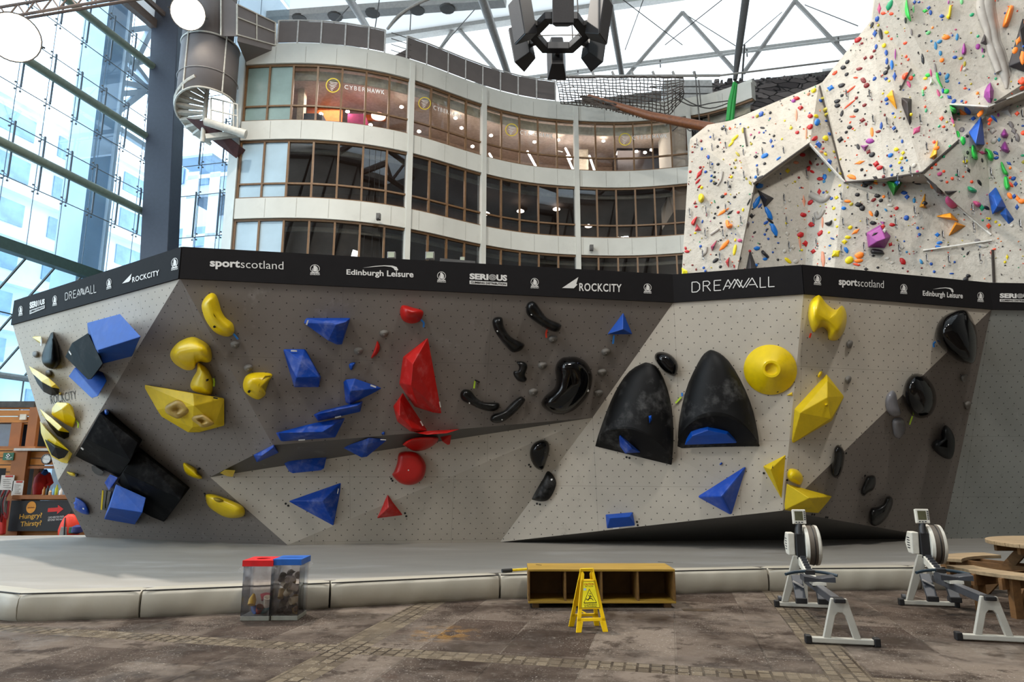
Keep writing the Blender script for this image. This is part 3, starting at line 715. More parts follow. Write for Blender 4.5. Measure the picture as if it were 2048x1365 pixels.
# ================================================================ SPIRAL STAIR in its mesh drum
dmesh = M('drum_mesh', '#77706e', .6, var=.05, vs=1.5); cream = M('cream_steel', '#c9c4b8', .55); redb = M('stair_timber', '#4b2520', .7, var=.15)
SC = atY(417, 150, 27.6); SC.z = 0; SR = 1.2
st = thing('spiral_stair', 'grey mesh clad spiral stair with landing between the dark column and the offices', 'staircase', SC)
def zpx(y, Y=26.6): return atY(417, y, Y).z
def cyl(a): return SC + V((SR * math.sin(a), -SR * math.cos(a), 0))      # a=0 faces the viewer
n = 48; arcs = [(-math.pi / 2 - .5 + (math.pi + 1.0) * k / n) for k in range(n + 1)]
def zbot(a):
    f = max(-1, min(1, a / (math.pi / 2)))
    return zpx(178) if f > .15 else zpx(178) + (zpx(208) - zpx(178)) * ((.15 - f) / 1.15) ** 1.6
ztop = zpx(68)
mb = MB()
vo = [cyl(a) + V((0, 0, zbot(a))) for a in arcs] + [cyl(a) + V((0, 0, ztop)) for a in arcs]
mb.q(vo, *[(k, k + 1, n + 2 + k, n + 1 + k) for k in range(n)]); mb.out('drum_panel', dmesh, st, smooth=60, solid=.04)
MB().tube([cyl(a) * 1.0 + V((0, 0, zbot(a))) for a in arcs], .05, 6).out('drum_edge', cream, st)
MB().tube([cyl(a) + V((0, 0, ztop)) for a in arcs], .04, 6).out('drum_edge', cream, st)
MB().tube([cyl(a) + (cyl(a) - SC) * .03 + V((0, 0, zpx(138))) for a in arcs], .02, 5).out('drum_edge', M('faint_line', '#a09a96', .6), st)
for a in (-.42, .98): MB().bar(cyl(a) * 1.0 + V((0, -.03, zbot(a))), cyl(a) + V((0, -.03, ztop + (2.6 if a > 0 else .1))), .05).out('drum_post', cream, st)
# upper drum and the bridge to the roof terrace
mb = MB(); up = arcs[6:40]
vo = [cyl(a) + V((0, .0, ztop - .1)) for a in up] + [cyl(a) + V((0, .0, ztop + 4.2)) for a in up]; m_ = len(up) - 1
mb.q(vo, *[(k, k + 1, m_ + 2 + k, m_ + 1 + k) for k in range(m_)]); mb.out('drum_panel', dmesh, st, smooth=60, solid=.04)
bl = [(443, -20), (475, 12), (552, 47)], [(443, 70), (475, 70), (552, 92)]
pa = [atY(443, -20, 26.5), atY(475, 10, 26.6), atY(552, 47, 28.2)]; pb = [atY(443, 72, 26.5), atY(475, 72, 26.6), atY(552, 93, 28.2)]
MB().q(pa + pb, (0, 1, 4, 3), (1, 2, 5, 4)).out('bridge_panel', dmesh, st, solid=.04)
for k in range(3): MB().bar(pa[k] + V((0, -.05, 0)), pb[k] + V((0, -.05, 0)), .06).out('bridge_post', cream, st)
MB().bar(pa[1].lerp(pa[2], .5) + V((0, -.05, 0)), pb[1].lerp(pb[2], .5) + V((0, -.05, 0)), .05).out('bridge_post', cream, st)
for f in (0, .42, .98): MB().bar(pa[1].lerp(pb[1], f) + V((0, -.05, 0)), pa[2].lerp(pb[2], f) + V((0, -.05, 0)), .05).out('bridge_rail', cream, st)
MB().prism([pb[1], pb[2], pb[2] + V((-.2, 1.5, 0)), pb[1] + V((-.3, 2.2, 0))], V((0, 0, -.25))).out('bridge_deck', dmesh, st)
# treads winding round the centre post, seen from below
zt = zpx(186); MB().tube([SC + V((0, 0, zpx(262))), SC + V((0, 0, ztop))], .1, 10).out('centre_post', cream, st, smooth=1)
for k in range(10):
    a0_ = -math.pi * .95 + k * .30; a1_ = a0_ + .38; z = zpx(238) + k * .19
    P_ = lambda a, r: SC + V((r * math.sin(a), -r * math.cos(a), z))
    MB().prism([P_(a0_, .1), P_(a0_, SR - .02), P_((a0_ + a1_) / 2, SR), P_(a1_, SR - .02), P_(a1_, .1)], V((0, 0, .14))).out('tread', cream, st)
MB().tube([cyl(-math.pi * .95 + t * 3.0 / 12) + V((0, 0, zpx(240) + t * 1.9 / 12)) for t in range(13)], .09, 6).out('stringer', cream, st, smooth=1)
ld = [atY(421, 248, 27.2), atY(476, 262, 27.4), atY(476, 255, 29), atY(421, 240, 29)]
MB().prism(ld, V((0, 0, -.2))).out('landing', redb, st)
for y0, y1 in ((196, 205), (220, 228), (244, 256)): MB().bar(atY(422, y0, 27.2), atY(475, y1 + 4, 27.4), .05).out('landing_rail', cream, st)
for f in (0, .45, .85, 1): MB().bar(atY(422, 196, 27.2).lerp(atY(475, 209, 27.4), f), atY(422, 248, 27.2).lerp(atY(475, 262, 27.4), f), .05).out('landing_post', cream, st)
MB().tube([atY(410, 243, 27.0), atY(482, 266, 27.2)], .17, 10).lathe(atY(478, 265, 27.2), atY(482, 266, 27.2) - atY(410, 243, 27.0), [(.2, 0), (.2, .3)], 10).out('support_pipe', cream, st, smooth=1)
MB().bar(atY(412, 275, 27.3), atY(478, 268, 27.6), .25, .22).out('support_beam', cream, st)
MB().prism([atY(372, 236, 27.4), atY(418, 244, 27.2), atY(478, 292, 27.8), atY(474, 318, 28.2), atY(412, 272, 27.8)], V((.1, .5, .05))).out('lower_flight', redb, st)

# ================================================================ FLOODLIGHTS
flood = emit('flood_glow', (1, .86, .66), 32)
alu = M('lamp_housing', '#8c8a88', .4, .6)
def floodlight(px, py, Y, size, label, target):
    p = atY(px, py, Y); r = thing('floodlight', label, 'lamp', p)
    d = (V(target) - p).normalized(); x = d.cross(V((0, 0, 1))).normalized(); y = x.cross(d)
    s = size / 2
    MB().lathe(p, d, [(s * .3, -.45), (s * .6, -.35), (s, -.05), (s * 1.03, 0), (s * .97, 0), (s * .95, -.04)], 28).out('housing', alu, r, smooth=40)
    MB().lathe(p, d, [(s * .96, -.03), (s * .8, .02), (s * .4, .06), (.02, .07)], 28).out('lens', flood, r, smooth=60)
    MB().bar(p - x * s * 1.1, p - x * s * 1.1 - d * .3, .06).bar(p + x * s * 1.1, p + x * s * 1.1 - d * .3, .06).bar(p - x * s * 1.1 - d * .3, p + x * s * 1.1 - d * .3, .06).out('bracket', dsteel, r)
floodlight(376, 26, 25.6, 1.35, 'glaring floodlight on the mesh drum of the spiral stair', (0, 2, 3))
floodlight(28, 75, 20, 1.5, 'glaring floodlight at the end of the lighting truss by the glass facade', (0, 2, 3))
ltr = MB(); q0, q1 = atY(-20, 40, 20), atY(290, -12, 20)
for o in ((0, 0, 0), (0, 0, .42), (0, .4, .2)): ltr.tube([q0 + V(o), q1 + V(o)], .05, 6)
for k in range(9):
    a, b = q0.lerp(q1, k / 9), q0.lerp(q1, (k + .5) / 9); ltr.tube([a, b + V((0, 0, .42))], .03, 5); ltr.tube([b + V((0, 0, .42)), q0.lerp(q1, (k + 1) / 9)], .03, 5)
tag(ltr.out('lighting_truss', brown, smooth=1), 'brown lighting truss crossing the top of the glass facade', 'truss')

# ================================================================ LOUDSPEAKER CLUSTER
spk = M('speaker_black', '#1b1a1d', .45, var=.2, vs=3); spk2 = M('speaker_grille', '#2a2728', .7, var=.15, vs=30)
CC = atY(1119, 74, 15.0); cl_ = thing('speaker_cluster', 'cluster of six black loudspeakers hung round a six sided ring under the roof', 'loudspeakers', CC)
hexo = [CC + V((.78 * math.sin(k * math.pi / 3 + math.pi / 6), -.78 * math.cos(k * math.pi / 3 + math.pi / 6), .0)) for k in range(6)]
mb = MB()
for k in range(6):
    a, b = hexo[k], hexo[(k + 1) % 6]; m_ = ((a + b) / 2 - CC).normalized() * .22
    mb.prism([a, b, b - (b - CC).normalized() * .24, a - (a - CC).normalized() * .24], V((0, 0, .2)))
mb.out('ring', spk, cl_, bev=.015)
for k in range(6):
    a = k * math.pi / 3; d = V((math.sin(a), -math.cos(a), 0)); t = V((d.y, -d.x, 0))
    dn = (d * math.cos(.18) - V((0, 0, 1)) * math.sin(.18)); u = (V((0, 0, 1)) * math.cos(.18) + d * math.sin(.18))
    c = CC + d * 1.02 + V((0, 0, .08))
    hw, hh, dp = .25, .52, .42
    ft = [c + dn * .2 + t * sx * hw + u * sz * hh for sx, sz in ((-1, 1), (1, 1), (1, -1), (-1, -1))]
    bk = [c - dn * .22 + t * sx * hw * .62 + u * sz for sx, sz in ((-1, hh), (1, hh), (1, -hh * .72), (-1, -hh * .72))]
    o = MB().q(ft + bk, (0, 1, 2, 3), (7, 6, 5, 4), (0, 4, 5, 1), (1, 5, 6, 2), (2, 6, 7, 3), (3, 7, 4, 0)).out('loudspeaker', spk, cl_, bev=.02)
    MB().q([p + dn * .012 + (c + dn * .2 - p) * .07 for p in ft], (0, 1, 2, 3)).out('grille', spk2, o, solid=.012)
    MB().bar(CC + d * .62 + V((0, 0, .1)), CC + d * .86 + V((0, 0, .1)), .12).out('bracket', dsteel, cl_)
for k in (0, 2, 4): MB().tube([hexo[k] + V((0, 0, .2)), hexo[k] + V((0, 0, .2)) + V(((CC - hexo[k]).x * .5, (CC - hexo[k]).y * .5, 9)), hexo[k] + V((0, 0, 22))], .018, 5).out('hanging_cable', dsteel, cl_)
MB().tube(catmull([hexo[4] + V((.2, .1, .1)), CC + V((0, -.1, -.02)), hexo[1] + V((-.2, .1, .12))], 6), .014, 5).out('signal_cable', M('cable_grey', '#9a948c', .6), cl_)
# ================================================================ BOULDERING WALL
MZ = .28
def pl3(a, b, c):
    n = (b - a).cross(c - a).normalized(); return (a, n if n.y < 0 else -n)
T = [atZ(x, y, 4.5) for x, y in ((25, 650), (360, 557), (1347, 605), (1607, 588), (1983, 619))]
T.append(T[4] + V((6.4, .45, 0)))
Bq = {k: atZ(x, y, MZ) for k, (x, y) in dict(B0=(172, 1075), B1=(575, 1091), B2=(1000, 1085), B4=(1885, 1078)).items()}
B0, B1, B2, B4 = Bq['B0'], Bq['B1'], Bq['B2'], Bq['B4']; B5 = B4 + V((6.6, .45, 0))
DLp = pl3(T[1], B0, B1); Lp, Kp, Ep = (onpl(x, y, *DLp) for x, y in ((116, 962), (420, 955), (546, 891)))
Cp = pl3(T[1], T[2], Ep); Fp = onpl(1185, 836, *Cp)
Rp_ = pl3(T[2], T[3], Fp); Np = onpl(1565, 1022, *Rp_)
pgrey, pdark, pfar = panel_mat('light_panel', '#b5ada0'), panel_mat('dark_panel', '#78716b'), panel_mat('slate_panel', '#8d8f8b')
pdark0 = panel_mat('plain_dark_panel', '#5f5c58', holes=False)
bw = thing('bouldering_wall', 'faceted light and dark grey overhanging bouldering wall with a black printed banner along its top', 'bouldering wall', (0, 12.5, MZ))
WV, WF, WIDX = [], [], []
def facet(pts, mat, name='wall_panel'):
    pts = [V(p) for p in pts]; n = (pts[1] - pts[0]).cross(pts[2] - pts[0]).normalized()
    if n.dot(EYE - pts[0]) < 0: n = -n
    x = V((0, 0, 1)).cross(n).normalized(); y = n.cross(x); o = pts[0]
    b = len(WV); WV.extend(pts); WF.append([b + i for i in range(len(pts))])
    back = [p - n * .06 for p in pts]; k = len(pts)
    uv = [((p - o).dot(x), (p - o).dot(y)) for p in pts + back]
    fs = [list(range(k)), list(range(k, 2 * k))[::-1]] + [(i, (i + 1) % k, k + (i + 1) % k, k + i) for i in range(k)]
    return add(name, pts + back, fs, mat, bw, uv=uv)
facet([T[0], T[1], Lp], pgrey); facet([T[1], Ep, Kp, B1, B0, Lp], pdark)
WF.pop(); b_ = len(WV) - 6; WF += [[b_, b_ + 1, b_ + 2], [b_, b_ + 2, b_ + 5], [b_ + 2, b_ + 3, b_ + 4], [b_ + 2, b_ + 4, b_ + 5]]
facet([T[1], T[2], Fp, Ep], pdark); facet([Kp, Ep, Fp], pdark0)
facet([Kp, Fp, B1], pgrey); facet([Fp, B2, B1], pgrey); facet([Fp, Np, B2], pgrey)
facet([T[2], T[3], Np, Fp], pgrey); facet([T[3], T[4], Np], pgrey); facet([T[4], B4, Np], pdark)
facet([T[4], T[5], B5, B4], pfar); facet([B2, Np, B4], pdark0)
bk = V((.3, 1.6, 0))
MB().prism([T[0] - V((0, 0, 0)), Lp, B0, B0 + V((1.2, 1.0, 0)), T[0] + V((1.6, 1.0, 0))], V((.05, .05, 0))).out('side_panel', pdark0, bw)
MB().q([Np + V((0, .05, 0)), B2 + V((0, .3, 0)), B4 + V((0, .3, 0)), Np + V((0, 2.6, -.4))], (0, 1, 3), (1, 2, 3), (2, 0, 3)).out('wedge_back', pdark0, bw)
class Surf:
    def __init__(s, v, f): s.v = v; s.f = f; s.b = BVHTree.FromPolygons(v, f)
    def hit(s, px, py):
        d = ray(px, py).normalized(); r = s.b.ray_cast(EYE, d)
        if r[0] is None: return None
        n = r[1] if r[1].dot(d) < 0 else -r[1]
        return r[0], n
    def plane(s, px, py):
        h = s.hit(px, py)
        if h is None:
            for rad in (6, 14, 28, 50):
                for k in range(8):
                    h = s.hit(px + rad * math.cos(k * .785), py + rad * math.sin(k * .785))
                    if h: return h
        return h
WALL = Surf(WV, WF)
# ---- banner
ban = M('banner_black', '#1a1819', .75, var=.06, spec=.15); bw_white = M('print_white', '#d9d7d3', .6, var=.02)
bann = MB()
BT = [T[k] + V((0, 0, .5)) for k in range(6)]
for k in range(5):
    a, b = T[k], T[k + 1]; o = (b - a).cross(V((0, 0, 1))).normalized()
    if o.y > 0: o = -o
    bann.prism([a + o * .03 - V((0, 0, .01)), b + o * .03 - V((0, 0, .01)), b + o * .03 + V((0, 0, .5)), a + o * .03 + V((0, 0, .5))], -o * .09)
bann = bann.out('banner', ban, bw)
MB().prism([BT[k] + V((0, .1, -.02)) for k in range(6)] + [BT[5] + V((0, 1.6, -.02)), BT[2] + V((0, 2.2, -.02)), BT[1] + V((0.6, 2.6, -.02)), BT[0] + V((1, 1.2, -.02))], V((0, 0, .02))).out('top_board', pdark0, bw)
def bpatch(k, q):
    a, b = T[k], T[k + 1]; o = (b - a).cross(V((0, 0, 1))).normalized()
    if o.y > 0: o = -o
    p0 = a + o * .033
    return Patch([onpl(x, y, p0, o) for x, y in q], .006)
def logo(kind, k, q):
    pa = bpatch(k, q); mb = MB()
    if kind == 'crest':
        put_ring(mb, pa, (.5, .6), .34, .385, asp=1.25)
        put_poly(mb, pa, [(.22, .32), (.3, .32), (.3, .62), (.24, .62)]); put_poly(mb, pa, [(.33, .34), (.68, .32), (.72, .75), (.5, .9), (.36, .86)])
        put_poly(mb, pa, [(.72, .32), (.8, .32), (.78, .68), (.74, .7)])
        put_poly(mb, pa, [(.05, .16), (.95, .16), (.95, .25), (.05, .25)]); put_text(mb, pa, 'EDINBURGH', (.02, .0, .98, .13), .02)
        m2 = MB(); put_text(m2, pa, 'IFSC', (.36, .42, .68, .58), .03, 1.6); put_poly(m2, pa, [(.46, .66), (.54, .66), (.52, .8), (.48, .8)], h=1.6)
        o = mb.out('crest', bw_white, bann); return
    if kind == 'sport': put_text(mb, pa, 'sport', (0, 0, .405, .93), .035); put_text(mb, pa, 'scotland', (.415, .22, 1, 1), -.005)
    if kind == 'leisure':
        put_text(mb, pa, 'Edinburgh Leisure', (0, 0, 1, .60), .022)
        pts = [(.24, .76), (.42, .93), (.56, .99), (.68, .98), (.745, .88), (.77, .66), (.75, .60), (.715, .64), (.70, .78), (.66, .88), (.56, .93), (.42, .87)]
        put2d(mb, pa, pts, [(0, 1, 11), (1, 2, 10, 11), (2, 3, 9, 10), (3, 4, 8, 9), (4, 5, 7, 8), (5, 6, 7)])
    if kind == 'rock':
        put_poly(mb, pa, [(0, .18), (.27, 1), (.235, .5), (.255, .46), (.195, .18)]); put_text(mb, pa, 'ROCKCITY', (.285, 0, 1, .58), .018, spacing=1.1)
    if kind == 'rockword': put_text(mb, pa, 'ROCKCITY', (0, 0, 1, 1), .0, spacing=1.1)
    if kind == 'serious':
        put_text(mb, pa, 'SERI', (0, .44, .50, 1), .05); put_text(mb, pa, 'US', (.715, .44, 1, 1), .05)
        for r in (.27, .18, .09): put_ring(mb, pa, (.61, .72), r - .035, r, asp=.36)
        put_poly(mb, pa, [(0, 0), (1, 0), (1, .32), (0, .32)])
        m2 = MB(); put_text(m2, pa, 'CLIMBING DISTRIBUTION', (.03, .07, .97, .26), .03, 1.6); m2.out('small_lettering', ban, bann)
    if kind == 'dream':
        A = [([(.0, 0), (.0, 1), (.06, 1), (.095, .75), (.095, .25), (.06, 0), (0, 0)]), [(.14, 0), (.14, 1), (.20, 1), (.225, .78), (.20, .55), (.14, .55)], [(.18, .55), (.23, 0)],
             [(.36, 1), (.275, 1), (.275, 0), (.36, 0)], [(.275, .52), (.345, .52)], [(.385, 0), (.445, 1), (.475, .5)], [(.41, .36), (.46, .36)],
             [(.455, .1), (.525, 1), (.585, .15)], [(.505, .1), (.56, .98)], [(.585, .15), (.615, .85)], [(.56, .98), (.625, .08), (.70, 1)], [(.66, .1), (.735, 1), (.80, 0)], [(.70, .33), (.77, .33)],
             [(.83, 1), (.83, 0), (.90, 0)], [(.93, 1), (.93, 0), (1, 0)]]
        L = (pa.c[1] - pa.c[0]).length; Hh_ = (pa.c[3] - pa.c[0]).length
        for pl in A: put_line(mb, pa, pl, .085, asp=Hh_ / L)
    mb.out('logo', bw_white, bann)
def qd(x0, yt0, yb0, x1, yt1, yb1): return [(x0, yt0), (x1, yt1), (x1, yb1), (x0, yb0)]
logo('crest', 0, qd(37.5, 613.5, 633, 46, 611, 631)); logo('serious', 0, qd(60, 605, 629, 90, 598, 617)); logo('crest', 0, qd(105.5, 593, 613, 114.5, 590, 611))
logo('dream', 0, qd(131, 587, 601, 193, 568.5, 585)); logo('crest', 0, qd(213.5, 559.5, 580, 223.5, 556, 577)); logo('rock', 0, qd(245, 553, 571, 319, 532, 551)); logo('crest', 0, qd(343, 518, 542, 356.5, 514, 539))
logo('sport', 1, qd(420, 518, 538.5, 567, 524, 544)); logo('crest', 1, qd(620, 529, 550.5, 640, 529.5, 551)); logo('leisure', 1, qd(693, 530, 553, 827, 532, 559.5))
logo('crest', 1, qd(874, 543, 565, 892, 544, 566)); logo('serious', 1, qd(939, 547, 568.5, 1014, 550.5, 573)); logo('crest', 1, qd(1061, 556, 577, 1077.5, 557, 577.5))
logo('rock', 1, qd(1124, 554, 581.5, 1243, 557, 585)); logo('crest', 1, qd(1287, 567, 587, 1303, 568, 588))
logo('dream', 2, qd(1384, 565, 585, 1549, 553, 573.5))
logo('crest', 3, qd(1627, 549, 570, 1642, 550, 571.5)); logo('sport', 3, qd(1677, 556, 575, 1767, 562, 581)); logo('crest', 3, qd(1800, 568, 588, 1814, 569, 589))
logo('leisure', 3, qd(1845, 573, 595, 1925, 577, 601)); logo('crest', 3, qd(1954, 584, 604, 1967, 585, 605)); logo('serious', 4, qd(1999, 587, 604, 2066, 588, 605.5))
# grey lettering low on the light side panel
LP = pl3(T[0], T[1], Lp); pa = Patch([onpl(x, y, *LP) for x, y in ((100, 792), (152, 781), (154, 798), (103, 809))], .006); mb = MB()
put_text(mb, pa, 'ROCKCITY', (0, 0, 1, 1), .0, spacing=1.1); mb.out('panel_lettering', M('stencil_grey', '#4c463f', .7), bw)

# ---------------------------------------------------------------- hold builders
def hpt(pl, x, y, h): p0, n = pl; return onpl(x, y, p0 + n * h, n)
BEV = .012
def hull(name, surf, pts, mat, parent=None, bev=BEV, plane=None):
    pl = plane or surf.plane(sum(p[0] for p in pts) / len(pts), sum(p[1] for p in pts) / len(pts))
    bm = bmesh.new()
    for x, y, h in pts: bm.verts.new(hpt(pl, x, y, h - (.02 if h == 0 else 0)))
    r = bmesh.ops.convex_hull(bm, input=bm.verts)
    bmesh.ops.delete(bm, geom=[v for v in bm.verts if not v.link_faces], context='VERTS')
    bmesh.ops.dissolve_limit(bm, angle_limit=.03, verts=bm.verts, edges=bm.edges)
    bm.verts.index_update(); vs = [v.co.copy() for v in bm.verts]; fs = [[v.index for v in f.verts] for f in bm.faces]; bm.free()
    return add(name, vs, fs, mat, parent, bev=bev)
def near_seg(p, sp):
    best = None
    for i in range(max(1, len(sp) - 1)):
        a = V((*sp[i], 0)); b = V((*sp[min(i + 1, len(sp) - 1)], 0)); d = b - a
        t = 0 if d.length < 1e-6 else max(0, min(1, (p - a).dot(d) / d.dot(d))); q = a + d * t
        if best is None or (q - p).length < (best - p).length: best = q
    return best
def blob(name, surf, outl, H, mat, spine=None, prof='dome', parent=None, plane=None, k=3, rings=7, dish=None, grow=1.0):
    """smooth hold: outline and spine in frame pixels, H its height off the panel"""
    cx = sum(p[0] for p in outl) / len(outl); cy = sum(p[1] for p in outl) / len(outl)
    pl = plane or surf.plane(cx, cy); sp = spine or [(cx, cy)]
    o = catmull([V((x, y, 0)) for x, y in outl], k, closed=True); n = len(o)
    c = [near_seg(p, sp) for p in o]; vs = []; fs = []
    ss = [1.0] + [math.cos(math.pi / 2 * (i / rings) ** .8) for i in range(1, rings)] + [0.0]
    for i, s in enumerate(ss):
        if prof == 'dome': h = H * math.sqrt(max(0, 1 - s * s))
        elif prof == 'cone': h = H * (1 - s) if s < 1 else 0
        elif prof == 'flat': h = H * min(1, math.sqrt(max(0, 1 - s ** 6)))
        else: h = H * (1 - s ** 2.6)
        if dish: h *= 1 - dish * max(0, 1 - s / .55)
        for p, q in zip(o, c):
            r = q + (p - q) * s; vs.append(hpt(pl, r.x, r.y, h - (.015 if i == 0 else 0)))
    for i in range(len(ss) - 1):
        for j in range(n): fs.append([i * n + j, i * n + (j + 1) % n, (i + 1) * n + (j + 1) % n, (i + 1) * n + j])
    ob = add(name, vs, fs, mat, parent, smooth=60)
    bm = bmesh.new(); bm.from_mesh(ob.data); bmesh.ops.remove_doubles(bm, verts=bm.verts, dist=.002); bmesh.ops.recalc_face_normals(bm, faces=bm.faces); bm.to_mesh(ob.data); bm.free()
    return ob
def sliced_dome(name, surf, left, right, rim, base, H, mat):
    """dome whose lower end is cut away underneath; left/right run apex to base, rim and base run left to right"""
    allp = left + right; pl = surf.plane(sum(p[0] for p in allp) / len(allp), sum(p[1] for p in allp) / len(allp))
    R, C = 14, 18
    Lc = catmull([V((*p, 0)) for p in left], 8); Rc = catmull([V((*p, 0)) for p in right], 8)
    at = lambda c, t: c[min(len(c) - 1, int(t * (len(c) - 1)))].lerp(c[min(len(c) - 1, int(t * (len(c) - 1)) + 1)], (t * (len(c) - 1)) % 1)
    rc = catmull([V((*p, 0)) for p in rim], 6)
    vs = []; rows = []
    for i in range(R + 1):
        f = i / R; row = []
        for j in range(C + 1):
            g = j / C; a = at(Lc, f * .94); b = at(Rc, f * .94); e = at(rc, g)
            p = a.lerp(b, g); tgt = e
            # lean the rows towards the rim line
            k = f ** 2; x = p.x + (tgt.x - p.x) * k; y = p.y + (tgt.y - p.y) * k
            w = 1 - (2 * g - 1) ** 2
            h = H * (math.sin(f * math.pi / 2) ** .75) * max(0, w) ** .55 if i else 0
            row.append(len(vs)); vs.append(hpt(pl, x, y, h - (.015 if h == 0 else 0)))
        rows.append(row)
    bl = [V((*base[0], 0)).lerp(V((*base[1], 0)), j / C) for j in range(C + 1)]
    for f in (.35, .75, 1.0):
        row = []
        for j in range(C + 1):
            g = j / C; e = at(rc, g); q = e.lerp(bl[j], f); w = 1 - (2 * g - 1) ** 2
            row.append(len(vs)); vs.append(hpt(pl, q.x, q.y, H * max(0, w) ** .55 * (1 - f) ** .9 - (.015 if f == 1 else 0)))
        rows.append(row)
    fs = [[a[j], a[j + 1], b[j + 1], b[j]] for a, b in zip(rows, rows[1:]) for j in range(C)]
    ob = add(name, vs, fs, mat, smooth=35)
    bm = bmesh.new(); bm.from_mesh(ob.data); bmesh.ops.remove_doubles(bm, verts=bm.verts, dist=.003); bmesh.ops.recalc_face_normals(bm, faces=bm.faces); bm.to_mesh(ob.data); bm.free()
    return ob
def kid(o, mb, name, mat): return mb.out(name, mat, o)
def tapetag(o, surf, pts, mat):
    pl = surf.plane(*pts[0]); mb = MB()
    q = [hpt(pl, x, y, .03) for x, y in pts]
    for a, b in zip(q, q[1:]): mb.bar(a, b, .028, .012, up=pl[1])
    mb.out('tape_tag', mat, o)
def dash(o, surf, x0, y0, x1, y1, h, mat, wd=.028):
    pl = surf.plane(x0, y0); MB().bar(hpt(pl, x0, y0, h), hpt(pl, x1, y1, h), wd, .012, up=pl[1]).out('maker_label', mat, o)
def bolt(o, surf, x, y, h, mat, r=.02):
    pl = surf.plane(x, y); p = hpt(pl, x, y, h); MB().lathe(p, pl[1], [(r, -.03), (r, .006), (r * .5, .006)], 10).out('bolt', mat, o)
YEL = M('yellow_grp', '#e0c000', .38, var=.05, dirt=.25, cs=4, coat=.15); YELV = M('yellow_ply', '#d4b500', .6, var=.06, dirt=.5, cs=3, bump=.05)
BLU = M('blue_volume', '#023f9e', .5, var=.1, chalk=.28, cs=2.2, spec=.3); BLUT = M('blue_box_ply', '#04469e', .55, var=.08, chalk=.1, cs=2, spec=.3)
BLUP = M('blue_hold', '#0248a8', .4, var=.06)
RED = M('red_volume', '#b80f08', .42, var=.08, chalk=.18, cs=3); REDP = M('red_hold', '#b51008', .38, var=.06)
BLK = M('black_gloss', '#060607', .1, var=.1, spec=.38); BLM = M('black_matt', '#0b0b0c', .55, var=.2, chalk=.16, cs=2.0, spec=.22); BLS = M('black_satin', '#080809', .28, var=.15, chalk=.06, cs=3, spec=.35)
FOOT = M('grey_hold', '#6d6963', .6, var=.1); TEX = M('rubbed_yellow', '#a5852f', .5, var=.15, chalk=.2)
BLK_D = M('marker_black', '#050505', .7); WHT = M('label_white', '#d8d8d4', .6); CLR = M('smoke_hold', '#77767a', .12, var=.05)
TBL, TRD, TGR = M('tape_blue', '#1f78c8', .6), M('tape_red', '#e03a1c', .6), M('tape_lime', '#b8dc3a', .6)
BLC = M('black_box_ply', '#09090a', .6, var=.2, chalk=.05, cs=2, spec=.06)
BLN = M('black_shell', '#070708', .35, var=.2, spec=.03)
HL = 'climbing hold'; VL = 'climbing volume'
W = WALL
def th(o, label, cat=HL, group=None): return tag(o, label, cat, group)

# ---- light side face
o = th(hull('plywood_volume', W, [(174, 646, .42), (240, 628, .42), (282, 674, .62), (196, 701, .62), (264, 714, 0), (200, 730, 0), (178, 692, 0), (236, 650, 0)], BLUT), 'big blue box shaped volume overhanging the top of the light side face', VL)
o = th(hull('plywood_volume', W, [(144, 686, .42), (176, 666, .42), (206, 728, .55), (183, 759, .45), (176, 760, .40), (130, 714, .25), (170, 742, 0), (150, 700, 0), (196, 690, 0), (203, 735, 0)], BLC), 'black box volume wedged between two blue boxes on the side face', VL)
dash(o, W, 138, 703, 143, 710, .35, WHT)
o = th(hull('plywood_volume', W, [(149, 736, .1), (137, 753, .12), (183.5, 797, .35), (196, 793, .35), (214, 762, .1), (204, 742, 0), (160, 732, 0), (148, 760, 0), (186, 785, 0)], BLUT), 'blue box volume below the black box on the light side face', VL)
o = th(hull('plastic_hold', W, [(64, 675, .02), (82, 673, .12), (82, 686, .1), (70, 673, 0), (80, 688, 0)], YEL, bev=.006), 'small yellow wedge hold with a white edge near the top of the side face')
dash(o, W, 83, 675, 82.5, 692, .1, WHT, .05)
o = th(blob('gloss_hold', W, [(106.6, 664), (120, 712), (118.7, 729), (105.5, 739), (88, 731), (83, 714), (92, 687)], .28, BLN, [(105, 690), (102, 718)], 'dome'), 'glossy black teardrop hold on the light side face')
for i, (x, y) in enumerate(((71, 709), (97, 747))):
    o = th(blob('foot_hold', W, [(x - 5, y - 5), (x + 4, y - 6), (x + 6, y + 3), (x + 1, y + 7), (x - 6, y + 3)], .07, FOOT), ['small grey hold beside the black teardrop on the side face', 'small grey hold above the upper yellow and black crescent'][i])
def crescent(label, yel, blk, hb, hr):
    r = hull('dual_texture_hold', W, yel, YEL, bev=.01); b = hull('gloss_face', W, blk, BLN, r, bev=.008); return th(r, label)
crescent('upper yellow crescent hold with a glossy black underside on the side face', [(57.6, 732, .12), (75, 742, .25), (97, 756, .3), (112, 769, .25), (120, 778, .1), (103, 775, .3), (83, 764, .3), (66, 749, .22), (60, 740, 0), (90, 765, 0), (112, 778, 0)],
         [(66, 749, .2), (83.5, 764, .28), (103, 775, .28), (119, 779, .08), (116, 791, 0), (103, 793, 0), (88, 786, 0), (75, 769, 0)], 0, 0)
crescent('middle yellow crescent hold with a black underside, below the yellow folded hold', [(79, 817.5, .1), (103, 836, .25), (124, 855, .3), (139.5, 865.6, .12), (117, 862, .3), (94, 841, .26), (85, 832, 0), (120, 866, 0)],
         [(90, 838, .2), (117, 863, .28), (139, 866, .1), (138, 876, 0), (129, 880, 0), (115, 873, 0), (100, 855, 0)], 0, 0)
